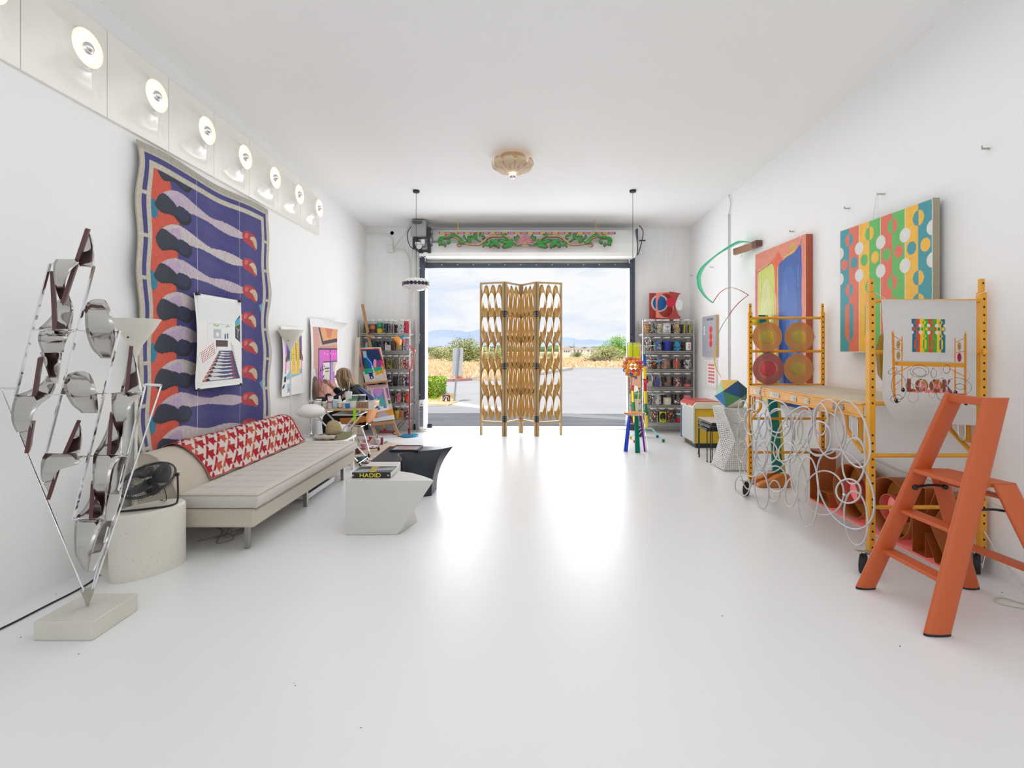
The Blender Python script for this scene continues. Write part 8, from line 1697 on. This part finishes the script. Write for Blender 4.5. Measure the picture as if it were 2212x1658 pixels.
SKN = mat('person_skin', (.58, .33, .24), .5, subs=.1); TOPM = mat('navy_top', (.006, .008, .018), .85, bump=.3, bscale=30); TRM = mat('black_trousers', (.005, .005, .007), .85, bump=.3, bscale=30)
y = 7.3
V = {'pel': ((-2.33, y, .575), (.13, .105)), 'sp': ((-2.37, y, .72), (.12, .10)), 'ch': ((-2.44, y, .86), (.135, .105)), 'nk0': ((-2.505, y-.01, .955), .06), 'nk': ((-2.545, y-.015, 1.01), .048),
     'hd0': ((-2.585, y-.02, 1.06), .062), 'hd': ((-2.615, y-.025, 1.12), .088), 'hd1': ((-2.605, y-.025, 1.18), .075), 'jaw': ((-2.655, y-.03, 1.065), .04), 'ns': ((-2.70, y-.03, 1.115), .022), 'ns1': ((-2.722, y-.03, 1.10), .009)}
Eg = [('pel', 'sp'), ('sp', 'ch'), ('ch', 'nk0'), ('nk0', 'nk'), ('nk', 'hd0'), ('hd0', 'hd'), ('hd', 'hd1'), ('hd0', 'jaw'), ('hd', 'ns'), ('ns', 'ns1')]
for s_, n_, el, wr in ((-1, 'l', (-2.66, 7.03, .79), (-2.80, 7.10, .90)), (1, 'r', (-2.68, 7.5, .82), (-2.84, 7.42, .98))):
    sh = (-2.455, y+s_*.155, .915)
    V['sh'+n_] = (sh, .055); V['el'+n_] = (el, .038); V['fa'+n_] = (tuple(Vector(el).lerp(Vector(wr), .4)), .036); V['wr'+n_] = (wr, .024)
    d = (Vector(wr)-Vector(el)).normalized(); pm = Vector(wr)+d*.05; up = Vector((0, 0, 1)); sd = d.cross(up).normalized(); nn2 = sd.cross(d)
    V['pm'+n_] = (tuple(pm), (.03, .014)); Eg += [('ch', 'sh'+n_), ('sh'+n_, 'el'+n_), ('el'+n_, 'fa'+n_), ('fa'+n_, 'wr'+n_), ('wr'+n_, 'pm'+n_)]
    for k in range(4):
        off = nn2*(-.024+.016*k); L_ = [.07, .08, .076, .06][k]; a = pm+off+d*.02; c = a+d*L_*.45-sd*s_*.012; e = c+d*L_*.3-sd*s_*.03
        V['f%s%d0' % (n_, k)] = (tuple(a), .0085); V['f%s%d1' % (n_, k)] = (tuple(c), .0078); V['f%s%d2' % (n_, k)] = (tuple(e), .0065); Eg += [('pm'+n_, 'f%s%d0' % (n_, k)), ('f%s%d0' % (n_, k), 'f%s%d1' % (n_, k)), ('f%s%d1' % (n_, k), 'f%s%d2' % (n_, k))]
    a = Vector(wr)+d*.02+nn2*.024; c = a+d*.03+nn2*.016-sd*s_*.015; e = c+d*.03-sd*s_*.012; V['t%s0' % n_] = (tuple(a), .01); V['t%s1' % n_] = (tuple(c), .009); V['t%s2' % n_] = (tuple(e), .0075); Eg += [('wr'+n_, 't%s0' % n_), ('t%s0' % n_, 't%s1' % n_), ('t%s1' % n_, 't%s2' % n_)]
    hp = (-2.34, y+s_*.09, .55); kn = (-2.79, y+s_*.12-.03, .56); an = (-2.77, y+s_*.11-.02, .10)
    V['hp'+n_] = (hp, .085); V['kn'+n_] = (kn, .058); V['cf'+n_] = ((-2.765, kn[1], .36), .056); V['an'+n_] = (an, .035); V['ft'+n_] = ((-2.83, an[1], .045), (.035, .026)); V['to'+n_] = ((-2.90, an[1], .03), (.03, .018)); Eg += [('pel', 'hp'+n_), ('hp'+n_, 'kn'+n_), ('kn'+n_, 'cf'+n_), ('cf'+n_, 'an'+n_), ('an'+n_, 'ft'+n_), ('ft'+n_, 'to'+n_)]
skin('body', V, Eg, 'pel', SKN, t)
# clothes follow the body and end at neck, wrists and ankles
Vt = {'hem': ((-2.325, y, .53), (.155, .14)), 'sp': ((-2.37, y, .72), (.165, .15)), 'ch': ((-2.435, y, .86), (.17, .15)), 'nk0': ((-2.485, y-.01, .95), (.10, .085)), 'nk': ((-2.515, y-.012, .985), .062)}
Et = [('hem', 'sp'), ('sp', 'ch'), ('ch', 'nk0'), ('nk0', 'nk')]
for s_, n_, el, wr in ((-1, 'l', (-2.66, 7.03, .79), (-2.80, 7.10, .90)), (1, 'r', (-2.68, 7.5, .82), (-2.84, 7.42, .98))):
    Vt['sh'+n_] = ((-2.455, y+s_*.16, .905), .085); Vt['ml'+n_] = (tuple(Vector((-2.455, y+s_*.16, .895)).lerp(Vector(el), .55)+Vector((0, 0, -.015))), .08); Vt['el'+n_] = (el, .066); Vt['wr'+n_] = (tuple(Vector(el).lerp(Vector(wr), .75)), .045); Et += [('ch', 'sh'+n_), ('sh'+n_, 'ml'+n_), ('ml'+n_, 'el'+n_), ('el'+n_, 'wr'+n_)]
skin('top', Vt, Et, 'hem', TOPM, t, 2)
Vp = {'pel': ((-2.33, y, .56), (.15, .115))}; Ep = []
for s_, n_ in ((-1, 'l'), (1, 'r')):
    kn = (-2.79, y+s_*.12-.03, .56); Vp['hp'+n_] = ((-2.36, y+s_*.09, .553), .1); Vp['kn'+n_] = (kn, .078); Vp['cf'+n_] = ((-2.77, kn[1], .34), .075); Vp['an'+n_] = ((-2.765, kn[1], .12), .068); Ep += [('pel', 'hp'+n_), ('hp'+n_, 'kn'+n_), ('kn'+n_, 'cf'+n_), ('cf'+n_, 'an'+n_)]
skin('trousers', Vp, Ep, 'pel', TRM, t, 2)
for s_ in (-1, 1):
    b = MB(); b.grid(lambda u, v: Vector((-2.74-.17*u, y+s_*.11-.02+.045*math.cos(v*2*PI)*math.sin(PI*(.1+.85*u))**.5, .04+.038*math.sin(v*2*PI)*(1-.35*u))), 12, 14); b.build('shoe', BLACK, t, smooth=True)
# pleated blue striped panel down the back of the top
b = MB(); SB = mat('blue_pleats', rough=.7, vcol=True); vv = []; nU = 40
b.cc = (0, 0, 0)
vvs = []; cs_ = []
for j in range(13):
    v = j/12
    for i in range(nU+1):
        u = i/nU; a = (-.95+1.5*u); yy = y-.17*math.sin(a)*1.05+.02; rx_ = .155+.02*v; ctr = Vector((-2.46, 0, .955)).lerp(Vector((-2.32, 0, .66)), v)
        r_ = .012*math.sin(u*nU*1.3); x = ctr.x+.03+(rx_*(.35+.65*min(1, v*2.2)))*math.cos(a)*1.02+r_; vvs.append((x, yy, ctr.z)); cs_.append(col('#8fa4cc') if (i//2) % 4 == 0 else col('#1c2a55') if (i//2) % 2 else col('#34487c'))
b.v = vvs; b.c = cs_; b.f = [(j*(nU+1)+i, j*(nU+1)+i+1, (j+1)*(nU+1)+i+1, (j+1)*(nU+1)+i) for j in range(12) for i in range(nU)]
b.build('pleated_back', SB, t, smooth=True, solid=.003)
# hair: cap and long locks to the shoulders
HR = mat('blond_hair', rough=.45, vcol=True, spec=.4); hc = Vector((-2.605, y-.025, 1.135)); rh = random.Random(6)
hcs = ['#94765a', '#b0946e', '#705640', '#cdb692', '#9c8060', '#5f4a38', '#bda27c']
b = MB(); b.cc = col('#a08462')
vv = []
for i in range(13):
    th_ = PI*.62*i/12
    for j in range(28): a = 2*PI*j/28; fr_ = 1 if math.cos(a) > -.35 else .0; rr = .102; thh = th_ if math.cos(a) > -.4 else th_*.55; vv.append(hc+Vector((rr*1.06*math.sin(thh)*math.cos(a)+.006, rr*.93*math.sin(thh)*math.sin(a), rr*1.0*math.cos(thh))))
b.add(vv, [(i*28+j, i*28+(j+1) % 28, (i+1)*28+(j+1) % 28, (i+1)*28+j) for i in range(12) for j in range(28)])
for k in range(330):
    a = rh.uniform(-2.05, 2.05); p0 = hc+Vector((.02*math.cos(a), .02*math.sin(a), .103)); r_ = .104*rh.uniform(.97, 1.08); p1 = hc+Vector((r_*.85*math.cos(a), r_*.8*math.sin(a), .065)); p2 = hc+Vector((r_*1.1*math.cos(a)+.0, r_*1.0*math.sin(a), -.02)); ln = rh.uniform(.12, .2); p3 = hc+Vector((r_*1.08*math.cos(a)+.02+rh.uniform(-.01, .02), r_*1.05*math.sin(a)+rh.uniform(-.012, .012), -.1)); p4 = hc+Vector((r_*1.12*math.cos(a)+.045+rh.uniform(-.02, .03), r_*1.1*math.sin(a)+rh.uniform(-.02, .02), -ln-.02))
    b.cc = col(rh.choice(hcs)); b.tube(spline([p0, p1, p2, p3, p4], 3), [.003]+[.0075]*9+[.005, .003, .0015], 4)
b.build('hair', HR, t, smooth=True, kind='stuff', fix=False)
for s_ in (-1, 1):
    e = Vector((-2.695, y-.03+s_*.03, 1.13)); b = MB(); b.sph(e, .0105, 10, 8); eo = b.build('eye', mat('eye_white', (.8, .8, .8), .2), t, smooth=True); b = MB(); b.sph(e+Vector((-.007, 0, 0)), .005, 8, 6); b.build('iris', mat('iris', (.05, .07, .1), .2), eo, smooth=True)
b = MB(); b.sph((-2.697, y-.03, 1.073), .015, 10, 6, (.45, 1.3, .35)); b.build('mouth', mat('lips', (.45, .12, .11), .4), t, smooth=True)
b = MB(); b.cyl((-2.86, 7.42, 1.0), (-2.93, 7.36, 1.08), .004, n=7); o = b.build('paint_brush', mat('brush_wood', (.4, .2, .08), .4)); tag(o, 'thin paint brush in the raised hand of the seated person', 'brush')
